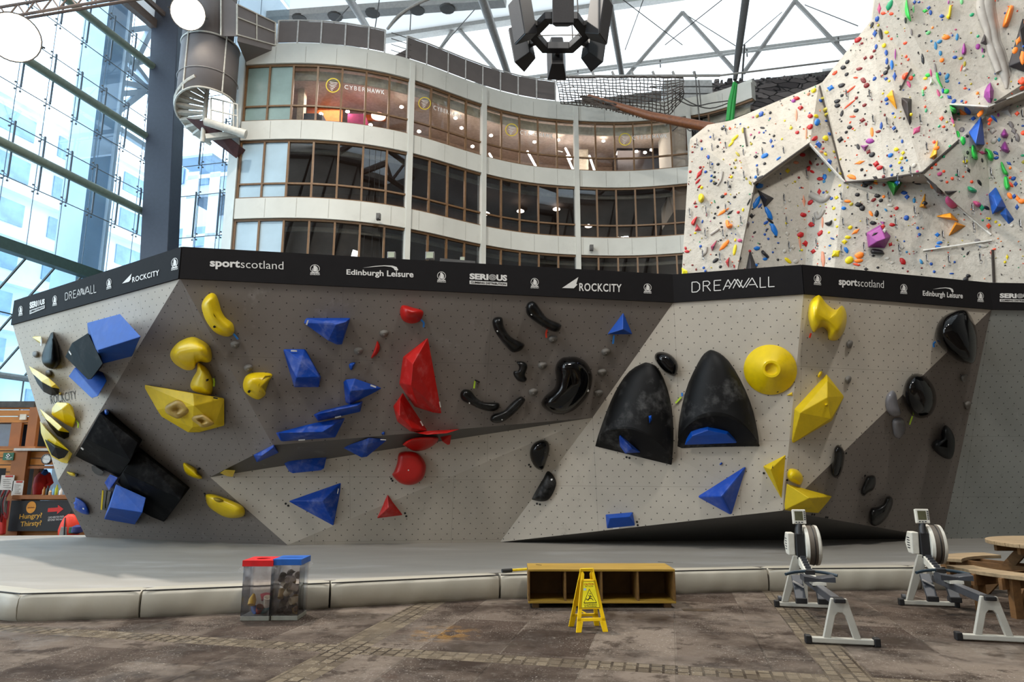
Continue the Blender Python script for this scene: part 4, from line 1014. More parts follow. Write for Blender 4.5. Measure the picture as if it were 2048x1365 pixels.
crescent('lowest yellow volume on the side face with a black crescent mouth', [(80, 843, .05), (90, 857, .22), (112.5, 881, .3), (137, 901, .25), (145, 908, .12), (135, 928, .03), (122, 925, .05), (103, 914, .1), (90, 885, .12), (82, 867, .05), (84, 850, 0), (130, 926, 0), (141, 912, 0), (95, 900, 0)],
         [(89, 878.5, .2), (110, 895, .34), (138, 903, .26), (129, 916, .2), (117, 919.5, .2), (103, 911, .18), (100, 890, .1), (125, 905, .1)], 0, 0)
o = th(blob('plastic_hold', W, [(117, 787), (120, 784), (123, 787), (120, 791)], .06, YEL), 'tiny yellow knob above the grey lettering on the side face')
# folded yellow hold
o = th(hull('plastic_hold', W, [(112.5, 805, .2), (104, 817, .1), (103, 830, .12), (124, 818, .26), (138, 806, .22), (146.5, 815, .14), (152, 839, .1), (145, 856, .02), (130, 848, .1), (105, 832, 0), (113, 806, 0), (150, 850, 0)], YEL, bev=.02), 'yellow folded hold under the grey lettering on the side face')
tapetag(o, W, [(153, 842), (157, 848), (156, 856)], TGR)
# ---- dark face at the corner
o = th(hull('plywood_volume', W, [(212, 817.5, 0), (285, 880, .06), (238, 955, .05), (150, 914, 0), (171, 878, .42), (261, 922, .5), (276, 886, .3), (200, 826, .25), (182, 862, 0)], BLC), 'big black box volume across the corner of the dark face, upper of two', VL)
dash(o, W, 162, 896, 167, 900, .3, WHT); 
b_ = blob('corner_knob', W, [(209, 821), (214, 819), (218, 826), (214, 832), (209, 828)], .33, BLUP, parent=o)
o = th(hull('plywood_volume', W, [(279, 895, 0), (380, 976, .05), (361, 1001.6, .1), (328, 1045, .02), (287, 1028.6, 0), (234.5, 965, 0), (246, 944, .44), (362, 1000, .46), (275, 900, .2), (372, 976, .25)], BLC), 'big black box volume low on the dark corner face, lower of two', VL)
o = th(hull('plywood_volume', W, [(208, 980, .05), (203, 1020, .05), (215, 1022, .1), (222, 984, .12), (206, 1018, 0), (220, 990, 0)], BLK, bev=.005), 'thin glossy black panel with yellow rim behind the low blue box', VL)
dash(o, W, 206, 982, 203, 1020, .1, YEL, .03)
o = th(hull('plywood_volume', W, [(220, 949, .15), (236, 956, .2), (218, 982, .15), (209, 966, .1), (222, 950, 0), (214, 975, 0), (234, 960, 0)], BLU), 'small blue box volume between the black boxes and the low blue box', VL)
o = th(hull('plywood_volume', W, [(232, 969, .30), (292, 996, .35), (285, 1026, .55), (219, 1016, .55), (270, 1050, .05), (208, 1039, .05), (240, 985, 0), (280, 1000, 0), (265, 1045, 0), (215, 1035, 0)], BLUT), 'blue box volume low on the dark corner face under the black boxes', VL)
o = th(hull('plastic_hold', W, [(182, 933, .03), (187, 931, .06), (208, 944, .12), (205, 952, .05), (196, 952, .02), (184, 945, 0), (204, 945, 0)], BLS), 'small black edge hold tucked under the upper black box')
o = th(blob('plastic_hold', W, [(133, 944), (139, 944.5), (147, 946), (153, 950), (151, 953.5), (144, 953), (138, 950)], .08, YEL), 'small yellow hold near the outer edge of the dark corner face')
b_ = blob('black_knob', W, [(150, 949), (154, 948), (155, 952), (152, 955)], .1, BLM, parent=o)
o = th(blob('plastic_hold', W, [(152.4, 995), (169, 1005), (177, 1019), (177, 1030), (162, 1027), (149, 1018), (149, 1011), (146.6, 1007), (150, 1003)], .08, BLU, prof='flat'), 'flat blue hold at the foot of the outer edge of the wall'); bolt(o, W, 167, 1018, .08, WHT)
o = th(hull('plywood_volume', W, [(285, 769, 0), (386, 787.5, .28), (449, 797, .05), (449, 852, .03), (399, 865.5, .03), (376, 865.5, .03), (323, 834, .05), (314, 820, .1), (388, 812, .38), (430, 850, .2), (385, 855, .2)], YELV), 'large yellow faceted volume with two worn pockets on the dark face', VL)
for nm, c, a, b2, rot in (('pocket', (355, 819), 23, 19, 0), ('pocket', (405, 842), 20, 13, .3)):
    pts = [(c[0] + a * math.cos(t) * math.cos(rot) - b2 * math.sin(t) * math.sin(rot) + (4 * math.cos(3 * t)), c[1] + b2 * math.sin(t) * math.cos(rot) + a * math.cos(t) * math.sin(rot)) for t in [k * .7 for k in range(9)]]
    pl = W.plane(*c); blob(nm, W, pts, .08, TEX, parent=o, plane=(pl[0] + pl[1] * .27, pl[1]), dish=1.2)
dash(o, W, 366, 793.6, 373.5, 792.8, .25, BLK_D, .02); dash(o, W, 427, 796, 435, 797.5, .16, BLK_D, .02)
o = th(blob('plastic_hold', W, [(423, 586), (432, 590), (438, 604), (443, 621.5), (451, 635), (464.6, 646), (468.6, 657), (467, 668), (456, 674), (438, 670), (423, 659), (410, 639), (403.5, 619), (404, 606), (412, 593)], .26, YEL, [(420, 604), (428, 632), (452, 656)], 'soft'), 'curved yellow hold at the top of the dark corner near the banner')
bolt(o, W, 429, 654, .2, BLK_D); tapetag(o, W, [(467, 668), (476, 679)], TBL)
o = th(blob('plastic_hold', W, [(383, 674), (401, 679), (418.5, 692), (424, 709), (422, 723), (412, 726), (400, 724), (392, 729), (390, 736), (383, 741), (368, 740), (348, 727), (340, 712), (344, 698.5), (359, 683)], .34, YEL, [(360, 707), (396, 703)], 'soft'), 'yellow mushroom shaped hold above the large yellow faceted volume')
o = th(blob('plastic_hold', W, [(396, 725), (402, 728), (413, 736), (421, 749), (426, 764), (425, 782), (421, 791), (405, 789), (385.5, 782), (380, 771), (385.5, 756), (393, 743), (394, 732)], .22, YEL, [(406, 752), (404, 772)], 'soft'), 'yellow drop shaped hold hanging below the mushroom shaped hold')
bolt(o, W, 413, 761, .2, BLK_D); tapetag(o, W, [(427, 757), (428.5, 765), (427.5, 773)], TGR)
o = th(blob('plastic_hold', W, [(504, 746), (528, 745), (544, 748), (543, 756), (533, 769), (531, 780), (530.5, 791), (517, 800), (502, 795), (489, 784), (485.5, 769), (491, 753)], .26, YEL, [(508, 766), (518, 776)], 'soft'), 'yellow cup shaped hold standing alone beside the blue wedges')
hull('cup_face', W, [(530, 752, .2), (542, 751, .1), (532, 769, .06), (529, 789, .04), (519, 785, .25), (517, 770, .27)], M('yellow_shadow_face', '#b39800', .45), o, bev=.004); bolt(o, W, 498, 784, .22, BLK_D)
FT = [((470, 689), 'grey button foothold under the curved yellow hold'), ((496.5, 736), 'grey button foothold above the yellow cup shaped hold'), ((768, 667), 'grey button foothold between the blue wedge and the red half disc'), ((717, 702), 'grey button foothold beside the slim red crescent'),
      ((1106, 678), 'grey button foothold under the upper pair of black sausage holds'), ((1085, 731), 'grey button foothold beside the small black notched hold'), ((1066.6, 784), 'grey button foothold beside the big black kidney on its inner side'), ((1212, 704), 'topmost grey button foothold under the small blue pyramid'),
      ((1204, 745), 'middle grey button foothold down the edge of the dark face under the blue pyramid'), ((1197, 787), 'lowest grey button foothold down the edge of the dark face under the blue pyramid')]
for (x, y), lb in FT:
    o = th(blob('foot_hold', W, [(x - 9, y - 3), (x, y - 7), (x + 9, y - 4), (x + 8, y + 4), (x, y + 9), (x - 8, y + 5)], .09, FOOT, prof='soft'), lb); bolt(o, W, x, y + 2, .08, WHT, .012)
o = th(blob('plastic_hold', W, [(368, 925.6), (380.5, 931), (393, 939), (395, 947), (404, 954), (402, 959), (387, 956), (372, 948), (366, 933)], .12, YEL, [(376, 938), (392, 951)], 'soft'), 'small yellow wavy hold above the yellow bean on the dark corner face'); bolt(o, W, 397, 939, .03, BLK_D)
o = th(hull('plastic_hold', W, [(440, 947, .03), (450, 940, .1), (471, 941, .1), (466, 954, .05), (460, 956, .02), (445, 944, 0), (466, 950, 0)], YEL, bev=.008), 'small yellow edge hold at the pointed end of the ledge')
o = th(blob('plastic_hold', W, [(413, 989), (432, 990), (460.5, 1000.5), (483, 1011), (490, 1021), (487, 1033), (471, 1037), (450, 1035), (428, 1023), (415, 1011), (411, 996)], .2, YEL, [(428, 1004), (468, 1022)], 'dome'), 'yellow bean shaped hold at the foot of the dark corner face')
blob('worn_patch', W, [(422, 994), (440, 996), (452, 1004), (440, 1010), (425, 1004)], .17, M('scuffed_yellow', '#8f7a14', .6), parent=o, plane=(W.plane(440, 1003)[0] + W.plane(440, 1003)[1] * .05, W.plane(440, 1003)[1]))
# ---- blue wedges of the middle
BW = [('blue wedge volume just under the banner with a straight top edge', [(610, 636, 0), (701, 636, 0), (692, 644, .3), (664, 646, .3), (684, 690, .05), (674, 690.5, .08), (607, 647, .02), (656, 690 - 8, .12), (672, 650, .34)]),
      ('tall blue slab volume with a chalky edge above the yellow cup shaped hold', [(565, 697, 0), (610, 697, 0), (642, 754, .08), (637.6, 776, 0), (588, 776, 0), (592.5, 756, .32), (639, 755, .3), (602, 722, .25), (578, 722, .12)]),
      ('blue pointed volume beside the red blades, topmost of the stepped blue row', [(686, 764, 0), (692, 759, .03), (710, 757, .08), (768, 777, 0), (700, 810, .03), (690, 805.5, 0), (700, 783, .25)]),
      ('blue slanting wedge second down the stepped blue row', [(626.6, 830, 0), (643, 822, 0), (726.6, 802, 0), (721, 825, 0), (636.5, 844, 0), (634, 829, .22), (700, 815, .26), (715, 812, .2)]),
      ('long chalky blue wedge along the lip above the ledge', [(551, 866, 0), (639, 844, 0), (692.5, 835, 0), (671.7, 876, 0), (562, 884.6, 0), (557, 866.5, .18), (645, 864, .36)])]
BD = [((613, 650), (616, 641)), ((582, 702), (594, 702.5)), ((741, 771), (752, 775)), ((670, 835.5), (682, 833)), ((597, 881), (610, 880))]
for (lb, p), (d0, d1) in zip(BW, BD): o = th(hull('plywood_volume', W, p, BLU), lb, VL); dash(o, W, *d0, *d1, .1, WHT, .022)
o = th(blob('plastic_hold', W, [(698, 729), (706, 725), (711, 726), (707, 734), (703, 741), (699, 737)], .08, BLUP), 'tiny blue hold beneath the grey button beside the red crescent')
o = th(hull('plywood_volume', W, [(505, 911, 0), (548, 889, 0), (558, 906, .03), (512, 927, 0), (524, 912, .18), (546, 896, .18)], BLU), 'small blue wedge at the start of the ledge below the long blue wedge', VL)
o = th(hull('plywood_volume', W, [(558, 912, 0), (620, 905, .04), (656, 902, 0), (648, 938, .18), (642, 942, .18), (586, 948, .18), (578, 944.6, .16), (575, 915, .1)], BLU), 'blue block volume under the ledge with a cut corner', VL)
o = th(hull('plywood_volume', W, [(682.6, 895, 0), (738, 876, .03), (778, 878, 0), (734, 914.5, .16), (723, 916, .16), (735, 890, .12)], BLU), 'blue diamond volume on the underside of the ledge', VL)
dash(o, W, 761, 880, 772, 880.5, .08, WHT, .015)
o = th(hull('plywood_volume', W, [(571, 1003, 0), (685, 963, 0), (666.5, 1054.6, 0), (645, 1003, .22), (668, 1046, .05)], BLU), 'big dark blue triangle volume low on the light panel', VL)
dash(o, W, 677, 978, 675, 988, .05, WHT, .015)
o = th(blob('plastic_hold', W, [(763, 868), (767, 864), (770, 866), (768, 871)], .05, BLUP), 'tiny blue chip on the lip above the ledge beside the red blades')
o = th(blob('plastic_hold', W, [(808, 610.5), (828, 616), (846, 622), (845, 635), (836.5, 645), (821, 648), (806, 642), (800, 628.6), (801, 615)], .22, REDP, [(820, 626)], 'soft'), 'red half disc hold near the banner')
tapetag(o, W, [(842, 640), (848, 646), (847, 655)], TBL)
o = th(blob('plastic_hold', W, [(755, 682), (760, 694.5), (755, 708), (742, 717.6), (746, 706), (751, 692)], .09, REDP, [(753, 696), (750, 705)]), 'slim red crescent hold beside a grey button')
o = th(hull('plywood_volume', W, [(857, 674, 0), (885, 828.6, 0), (868, 826, .06), (828, 814, 0), (798, 769, 0), (806, 714, 0), (826, 728, .42), (812, 716, .2), (822, 771, .45), (834, 806, .2), (800, 767, .1)], RED), 'tall red faceted blade volume in the middle of the wall', VL)
dash(o, W, 879, 804, 881, 815, .05, WHT, .02)
o = th(hull('plywood_volume', W, [(806, 785, 0), (856, 861.5, 0), (840, 863, .06), (821, 864, 0), (794, 844, 0), (786, 813, 0), (799, 832, .3), (824, 857, .28), (800, 800, .2)], RED), 'second red faceted blade under the tall red blade', VL); dash(o, W, 841, 843, 846, 852, .1, WHT, .02)
o = th(hull('plywood_volume', W, [(825.5, 864, 0), (923, 858, 0), (894, 867, .15), (854, 870, .2), (840, 868, .1)], RED, bev=.005), 'thin red spike volume lying along the lip above the ledge', VL)
o = th(blob('plastic_hold', W, [(805, 889), (822, 878), (848, 874), (874, 875), (876, 882), (865, 893), (844, 904), (826.5, 903), (811.5, 894)], .14, REDP, [(825, 888), (855, 882)], 'flat'), 'flat red oval hold on the underside of the ledge')
o = th(hull('plastic_hold', W, [(879, 873, 0), (904, 868, 0), (900.6, 890, .14), (895, 891, .14), (884.5, 884, .1)], REDP), 'small red wedge hanging under the lip beside the red spike')
o = th(blob('plastic_hold', W, [(801, 905), (818, 903), (837, 908), (850, 925), (852, 940), (846, 957.5), (833, 968), (816, 971), (798.6, 966), (784.6, 951), (788, 944), (794, 927), (796, 912)], .2, REDP, [(818, 936), (824, 940)], 'flat'), 'red round hold with a bite out of its edge under the ledge'); bolt(o, W, 817, 941, .2, WHT, .012)
o = th(hull('plywood_volume', W, [(775, 988.6, 0), (809, 1032.6, 0), (751, 1040, 0), (777, 1016, .16)], RED), 'red triangle volume low on the light panel', VL)
# ---- black holds
def sausage(pts, sp, lb, bl, h=.16):
    o = th(blob('gloss_hold', W, pts, h, BLS, sp, 'dome'), lb); bolt(o, W, *bl, h * .9, WHT, .01); return o
o = sausage([(1063.6, 603), (1072, 607), (1082, 621), (1095, 637), (1120, 648), (1122, 654), (1118, 662), (1108, 664), (1089, 656), (1064.6, 639.5), (1054, 629), (1052, 617), (1055, 607)], [(1064, 617), (1085, 640), (1110, 655)], 'black sausage hold closest under the banner', (1063, 630))
tapetag(o, W, [(1094, 660), (1092, 668), (1093, 676)], TRD)
sausage([(999, 634), (1005, 638), (1008, 654), (1021.5, 674), (1046, 687), (1048, 693), (1042, 701), (1031, 705), (1021.5, 703), (1003, 682.5), (989, 662), (984.6, 643.6), (989, 636)], [(998, 648), (1012, 678), (1034, 694)], 'bent black sausage hold second down from the banner', (995, 663))
o = sausage([(930, 779), (941.5, 782), (952, 795), (968, 804.6), (995, 805.6), (999.6, 812), (995, 820), (982.6, 823.7), (964, 820), (941.5, 809.7), (925, 801.5), (920, 791), (923, 783)], [(932, 791), (955, 808), (986, 814)], 'black sausage hold with its thick end up, in the lower pair', (939, 807))
sausage([(1040, 793.7), (1049, 797.4), (1050, 802.5), (1040, 816), (1023.6, 832), (1007, 843.6), (991, 847), (981.5, 842.5), (980.5, 836), (986.6, 829), (1007, 822), (1021.5, 807.7)], [(1041, 802), (1020, 824), (990, 839)], 'rising black sausage hold in the lower pair just above the ledge', (1004, 840))
o = sausage([(1033, 724.6), (1042, 723), (1052, 726.6), (1055, 736), (1050, 750), (1054, 758), (1051, 763.6), (1044, 765), (1034, 760.5), (1027, 750), (1027.7, 743), (1036, 742), (1038, 732)], [(1045, 734), (1040, 755)], 'small black notched hold beside the big black kidney', (1041, 747), .1)
o = th(hull('plastic_hold', W, [(950, 758, 0), (961, 763, 0), (959, 767, .05), (949, 762, .05)], BLS, bev=.004), 'tiny black bracket with a lime tape tail above the lower sausage holds'); tapetag(o, W, [(950, 762), (948, 777)], TGR)
o = th(blob('gloss_hold', W, [(1136, 714), (1153, 714), (1171, 723.6), (1182.5, 742), (1185, 760.5), (1179.5, 785), (1167, 803.6), (1146.6, 822), (1122, 830), (1101.5, 826), (1085, 814), (1083, 803.6), (1091, 791), (1107.7, 777), (1112, 760.5), (1110, 740), (1114, 725.6), (1124, 716)], .42, BLK, [(1140, 740), (1144, 768), (1110, 806)], 'dome'), 'big glossy black kidney shaped hold'); bolt(o, W, 1176, 782, .2, WHT)
o = th(hull('plastic_hold', W, [(1246.5, 622.7, 0), (1266.6, 670, 0), (1211.6, 670, 0), (1246, 659, .2)], BLUP), 'small blue pyramid near the end of the dark face'); tapetag(o, W, [(1228, 671), (1226, 688)], TBL)
o = th(blob('gloss_hold', W, [(1080, 881), (1091, 881), (1098, 888), (1099, 903), (1093, 923), (1087, 938.5), (1080, 941), (1069, 934), (1060.5, 916.5), (1060, 901), (1067, 888)], .2, BLK, [(1078, 905), (1080, 918)], 'dome'), 'glossy black oval hold with a pale cut side on the light panel')
hull('pale_side', W, [(1092, 885, .05), (1098, 890, .02), (1098, 905, .02), (1088, 938, .02), (1085, 930, .1), (1090, 905, .17)], M('pale_cut_side', '#8c8880', .4), o, bev=.004)
o = th(blob('gloss_hold', W, [(1095, 940.7), (1106.6, 951.7), (1113, 967), (1106.6, 987), (1095.6, 1001), (1082, 1004), (1067, 1001), (1064, 997), (1076, 973.6), (1086, 957)], .16, BLM, [(1096, 962), (1080, 992)], 'soft'), 'black half moon hold under the glossy black oval'); bolt(o, W, 1103, 960, .14, WHT, .016)
o = th(hull('plywood_volume', W, [(1210, 1029, 0), (1266, 1024, 0), (1271.5, 1054, 0), (1213, 1060, 0), (1220, 1037, .16), (1259, 1034, .16)], BLUP), 'blue block volume at the very bottom edge of the light panel', VL); dash(o, W, 1226, 1057.5, 1238, 1056.5, .04, WHT, .015)
# two big sliced domes
o = th(sliced_dome('dome_volume', W, [(1291, 725), (1261, 737), (1237, 765.5), (1218.6, 805), (1202, 854.5), (1190.5, 893)], [(1291, 725), (1310, 728), (1324, 739.7), (1336, 761), (1345, 786.6), (1350, 825), (1350, 860), (1346, 906), (1343, 931)], [(1196, 872), (1222, 858), (1258, 854), (1291, 866), (1318, 885), (1345, 918)], [(1190.5, 893), (1343, 931)], .5, BLM), 'big black sliced dome volume tilted to one side, under the small black egg', VL)
DP1 = W.plane(1285, 840)
hull('chip_hold', W, [(1297, 832, .44), (1303, 831, .44), (1304, 840, .44), (1299, 848, .44), (1300, 838, .52)], BLUP, o, plane=DP1, bev=.004)
o = th(hull('plastic_hold', W, [(1230, 867.4, .06), (1250, 864, .06), (1263, 883, .06), (1282, 906, .03), (1250, 908, .03), (1235, 887, .04), (1240, 872, .26), (1264, 898, .2)], BLU, plane=(DP1[0] + DP1[1] * .08, DP1[1])), 'blue wedge hold set in the mouth of the tilted black dome')
o = th(sliced_dome('dome_volume', W, [(1421, 700), (1408.5, 704.5), (1397, 716), (1378, 747), (1364, 791), (1356, 838), (1353, 880), (1354.5, 898.6)], [(1421, 700), (1437, 702), (1455, 710), (1476, 735), (1495, 768), (1509, 812), (1519, 861.6), (1520, 894)], [(1356, 878), (1376, 846), (1406, 828), (1440, 825), (1475, 838), (1500, 862), (1518, 888)], [(1354.5, 898.6), (1520, 894)], .5, BLM), 'big black sliced dome volume standing upright beside the yellow cone', VL)
DP2 = W.plane(1437, 850)
tapetag(o, W, [(1364, 786), (1364, 793)], TBL); tapetag(o, W, [(1362, 795), (1351, 807)], TGR)
o = th(hull('plastic_hold', W, [(1380, 854.5, .08), (1415.5, 844, .08), (1459, 856, .08), (1475, 887, .03), (1368.6, 891, .03), (1384, 873, .22), (1416, 861, .28), (1454, 869, .22)], BLUP, plane=(DP2[0] + DP2[1] * .1, DP2[1])), 'wide blue shelf hold set in the mouth of the upright black dome')
o = th(blob('gloss_hold', W, [(1322, 704), (1338, 708), (1352, 721), (1356, 735), (1352, 750), (1345, 752.6), (1329, 744), (1315, 728), (1309, 716), (1312, 707)], .2, BLK, [(1328, 722), (1338, 734)], 'dome', plane=(W.plane(1340, 712)[0] + W.plane(1340, 712)[1] * .03, W.plane(1340, 712)[1])), 'small glossy black egg on the shoulder of the tilted black dome')
pl = W.plane(1540, 740); cdir = pl[1]; cpt = hpt(pl, 1540, 740, 0); up_ = (hpt(pl, 1540, 690, 0) - cpt); rr = up_.length
o = th(MB().lathe(cpt, cdir, [(rr, -.01), (rr, .02), (rr * .98, .035), (rr * .36, .26), (rr * .33, .275), (rr * .25, .275), (rr * .22, .26), (rr * .2, .22), (rr * .02, .20)], 40).out('cone_hold', YEL, smooth=35), 'big round yellow cone hold with a sunk hub'); 
hull('logo_mark', W, [(1553, 786, .06), (1558, 778, .07), (1557, 785, .06)], BLK_D, o, plane=pl, bev=.001)
o = th(hull('plastic_hold', W, [(1570, 792, 0), (1585, 783, 0), (1586, 793.6, 0), (1583, 789, .07)], YEL, bev=.004), 'small yellow triangle hold just under the big yellow cone')
o = th(hull('plywood_volume', W, [(1496, 928, 0), (1391, 994, 0), (1464, 1033.6, 0), (1443, 993, .34)], M('blue_pyramid', '#0545ac', .4, var=.08, chalk=.15, cs=2.5), bev=.03), 'large blue pyramid volume under the upright black dome', VL)
o = th(blob('plastic_hold', W, [(1439, 929), (1443, 925), (1445, 928), (1441, 931)], .04, BLUP), 'tiny blue chip between the upright black dome and the blue pyramid')
o = th(hull('plywood_volume', W, [(1525, 933, 0), (1573.6, 908, 0), (1564.7, 1003, 0), (1541, 939, .26)], YELV), 'yellow tapering volume on the light face at the jutting corner', VL)
hull('logo_mark', W, [(1544, 936, .24), (1546, 930, .2), (1546, 938, .24)], BLK_D, o, plane=W.plane(1550, 950), bev=.001)
o = th(blob('plastic_hold', W, [(1580, 938), (1596, 941), (1606.6, 956), (1601.5, 970), (1589, 967.6), (1577, 960), (1574, 948)], .2, YEL, [(1588, 952)], 'dome'), 'round yellow hold above the yellow nose volume at the jutting corner')
o = th(hull('plywood_volume', W, [(1573, 967.6, 0), (1666, 993, 0), (1637, 1027, .03), (1567, 1022, 0), (1619, 997, .36)], YELV), 'yellow pyramid volume on the very nose of the jutting corner', VL)
o = th(blob('plastic_hold', W, [(1638, 589), (1652, 606), (1671, 620), (1684, 611), (1692, 622.7), (1693.5, 642), (1688, 664), (1674, 681), (1657.5, 679.5), (1654.7, 664), (1646, 655), (1635, 659), (1627, 665.7), (1618.7, 647.6), (1616, 625.5), (1621, 603)], .36, YEL, [(1634, 628), (1655, 640), (1674, 656)], 'soft'), 'yellow saddle shaped hold at the top of the jutting corner'); tapetag(o, W, [(1622, 667), (1619, 676)], TRD)
for (x, y), lb in (((1699, 689), 'grey stone like foothold under the yellow saddle'), ((1696, 760), 'grey stone like foothold beside the tall yellow volume'), ((1928, 757), 'small grey knob under the big black shell at the top'), ((1935, 811), 'small grey knob midway down the dark edge below the black shell')):
    o = th(blob('foot_hold', W, [(x - 6, y - 4), (x + 1, y - 8), (x + 7, y - 5), (x + 5, y + 4), (x, y + 9), (x - 5, y + 4)], .09, FOOT), lb)
o = th(blob('plastic_hold', W, [(1635, 752), (1639, 744), (1644, 743), (1645, 747), (1641, 753), (1637, 756)], .06, YEL), 'small yellow chip at the top of the tall yellow volume')
o = th(hull('plywood_volume', W, [(1653, 747.5, 0), (1689, 793, 0), (1664, 842, 0), (1582, 890, 0), (1588, 818, 0), (1655, 762, .2), (1662, 838, .3), (1655, 795, .34), (1600, 826, .22)], YELV), 'tall yellow faceted volume on the light panel past the jutting corner', VL)
blob('screwed_chip', W, [(1648, 808), (1656, 806), (1658, 812), (1650, 814)], .4, YEL, parent=o)
o = th(blob('gloss_hold', W, [(1921, 620), (1937.5, 625.5), (1951, 653), (1955, 686.5), (1950, 722.5), (1935, 728), (1912.6, 720), (1882, 695), (1870.5, 675), (1874, 650), (1890, 631)], .4, BLK, [(1912, 660), (1930, 692)], 'dome'), 'big glossy black shell hold high beside the end of the banner'); tapetag(o, W, [(1871, 684), (1867, 688), (1868, 695)], TBL)
o = th(blob('gloss_hold', W, [(1829, 747.5), (1849, 752), (1865.5, 770), (1873, 792), (1871, 814), (1860, 832), (1840.5, 837.6), (1821, 828), (1808.6, 806), (1806.7, 783.5), (1813, 761)], .3, BLK, [(1838, 785), (1841, 800)], 'dome'), 'glossy black round hold with a lime tape tail on the dark panel'); tapetag(o, W, [(1825, 833), (1819, 850)], TGR)
for pts, sp, lb in (([(1785, 781), (1793, 789), (1796, 808.5), (1802, 828), (1788, 833.5), (1775, 825), (1770, 806), (1774, 789)], [(1783, 800), (1788, 818)], 'upper smoky grey moulded hold beside the black round hold'), ([(1788, 837), (1806, 837), (1812, 860), (1800, 878), (1788, 872), (1784, 850)], [(1797, 850), (1798, 864)], 'lower smoky grey moulded hold beside the black round hold')):
    th(blob('smoky_hold', W, pts, .08, CLR, sp, 'soft'), lb)
def bl(pts, sp, lb, h=.2, m=None): return th(blob('gloss_hold', W, pts, h, m or BLS, sp, 'dome'), lb)
bl([(1891, 851), (1902, 860), (1909.5, 877), (1909.5, 897), (1904.6, 915.5), (1894.6, 918.7), (1880, 912), (1865, 897), (1865, 887), (1872, 881), (1882, 879), (1883.5, 862)], [(1895, 870), (1895, 896), (1878, 893)], 'matt black boot shaped hold on the dark panel', .22, M('black_slate', '#0a0d0f', .45, var=.1, spec=.25))
bl([(1676, 890), (1686, 897), (1689.5, 914), (1686, 936.6), (1679, 954), (1669, 956.4), (1661.5, 946.5), (1663, 931.6), (1666.5, 919), (1667.7, 899)], [(1678, 905), (1672, 942)], 'upright glossy black finger hold where the light and dark panels meet', .15, BLK)
bl([(1736, 952.7), (1749.6, 952.7), (1752, 966), (1746, 981), (1736, 986), (1728.5, 993), (1722, 986), (1723.5, 976), (1730, 961)], [(1740, 964), (1730, 982)], 'small black hold above the curved black hold near the foot of the dark panel', .12)
bl([(1778, 993), (1784, 996), (1786, 1006), (1780.6, 1023), (1768, 1043), (1753, 1053), (1741, 1049), (1738, 1033), (1742, 1017), (1753, 1014.7), (1765.7, 1008.5), (1772, 996)], [(1777, 1004), (1768, 1024), (1750, 1036)], 'curved black hold nearest the mat on the dark panel', .17)
# pairs of round black start markers painted beside the first holds
mk = MB()
for x, y in ((571.5, 1008), (576.5, 1012), (782.5, 958), (785, 962), (810, 1027), (812.5, 1033), (1058, 930), (1061, 934), (1074, 1008), (1080, 1009.5), (1253, 915), (1259, 916.5), (1274, 1044.6), (1275.4, 1051), (1692, 907), (1730, 952), (1574, 961), (1624, 1029.6), (1628.5, 1030), (1651.6, 1035), (1655, 1035.5), (1527.6, 947), (409.5, 988), (411, 992)):
    pl = W.plane(x, y); mk.lathe(hpt(pl, x, y, 0), pl[1], [(.019, -.005), (.019, .006)], 12)
mk.out('start_marker', BLK_D, bw)['kind'] = 'stuff'
# lamps and box standing behind the banner
for i, (x, y, s, Y) in enumerate(((783, 512, 8, 13.2), (860, 513, 9, 13.4), (925, 519, 5, 13.4))):
    p = atY(x, y, Y); r = thing('work_lamp', ['small square work lamp on top of the banner near the white pilaster', 'larger tilted work lamp on top of the banner, middle one of three', 'small cone shaped lamp at the end of the dark cable box on the banner'][i], 'lamp', p)
    MB().box(p + V((-.09, -.04, -.07)) * (s / 9), p + V((.09, .06, .09)) * (s / 9)).out('housing', alu, r, bev=.01)
    MB().box(p + V((-.07, -.05, -.05)) * (s / 9), p + V((.07, -.03, .07)) * (s / 9)).out('lens', M('lamp_lens', '#b9bfa8', .1), r)
    MB().bar(p + V((0, .02, -.05)), V((p.x, p.y + .02, 4.9)), .03).out('stand', dsteel, r)
p = atY(880, 524, 13.3); q = atY(950, 530, 13.3)
tag(MB().bar(p, q, .12, .12).out('cable_box', dsteel), 'dark cable box lying along the top of the banner beside the lamps', 'cable box')

# ================================================================ CRASH MAT
vin = M('mat_top_vinyl', '#8a857d', .65, var=.06, vs=1.2, chalk=.3, cs=.9, stretch=(.5, 2.0, 1)); vins = M('mat_side_vinyl', '#a09a8c', .5, var=.06, vs=2, bump=.25, bs=3)
FE = [V((-10.5, 9.9, 0)), V((-5.31, 7.72, 0)), V((-4.10, 7.92, 0)), V((-2.14, 8.44, 0)), V((-.15, 9.06, 0)), V((1.75, 9.36, 0)), V((3.46, 9.62, 0)), V((5.57, 9.73, 0)), V((8.2, 9.85, 0)), V((12.5, 9.95, 0))]
mat = thing('crash_mat', 'large grey vinyl crash mat at the foot of the bouldering wall', 'crash mat', (0, 11, 0))
inner = [p + V((.05, .28, 0)) for p in FE]
top = [V((p.x, p.y, MZ)) for p in inner] + [V((12.5, 15.5, MZ)), V((-2, 15.2, MZ)), V((-11.5, 14.3, MZ))]
MB().prism([V((p.x, p.y, 0)) for p in top], V((0, 0, MZ))).out('mat_top', vin, mat)
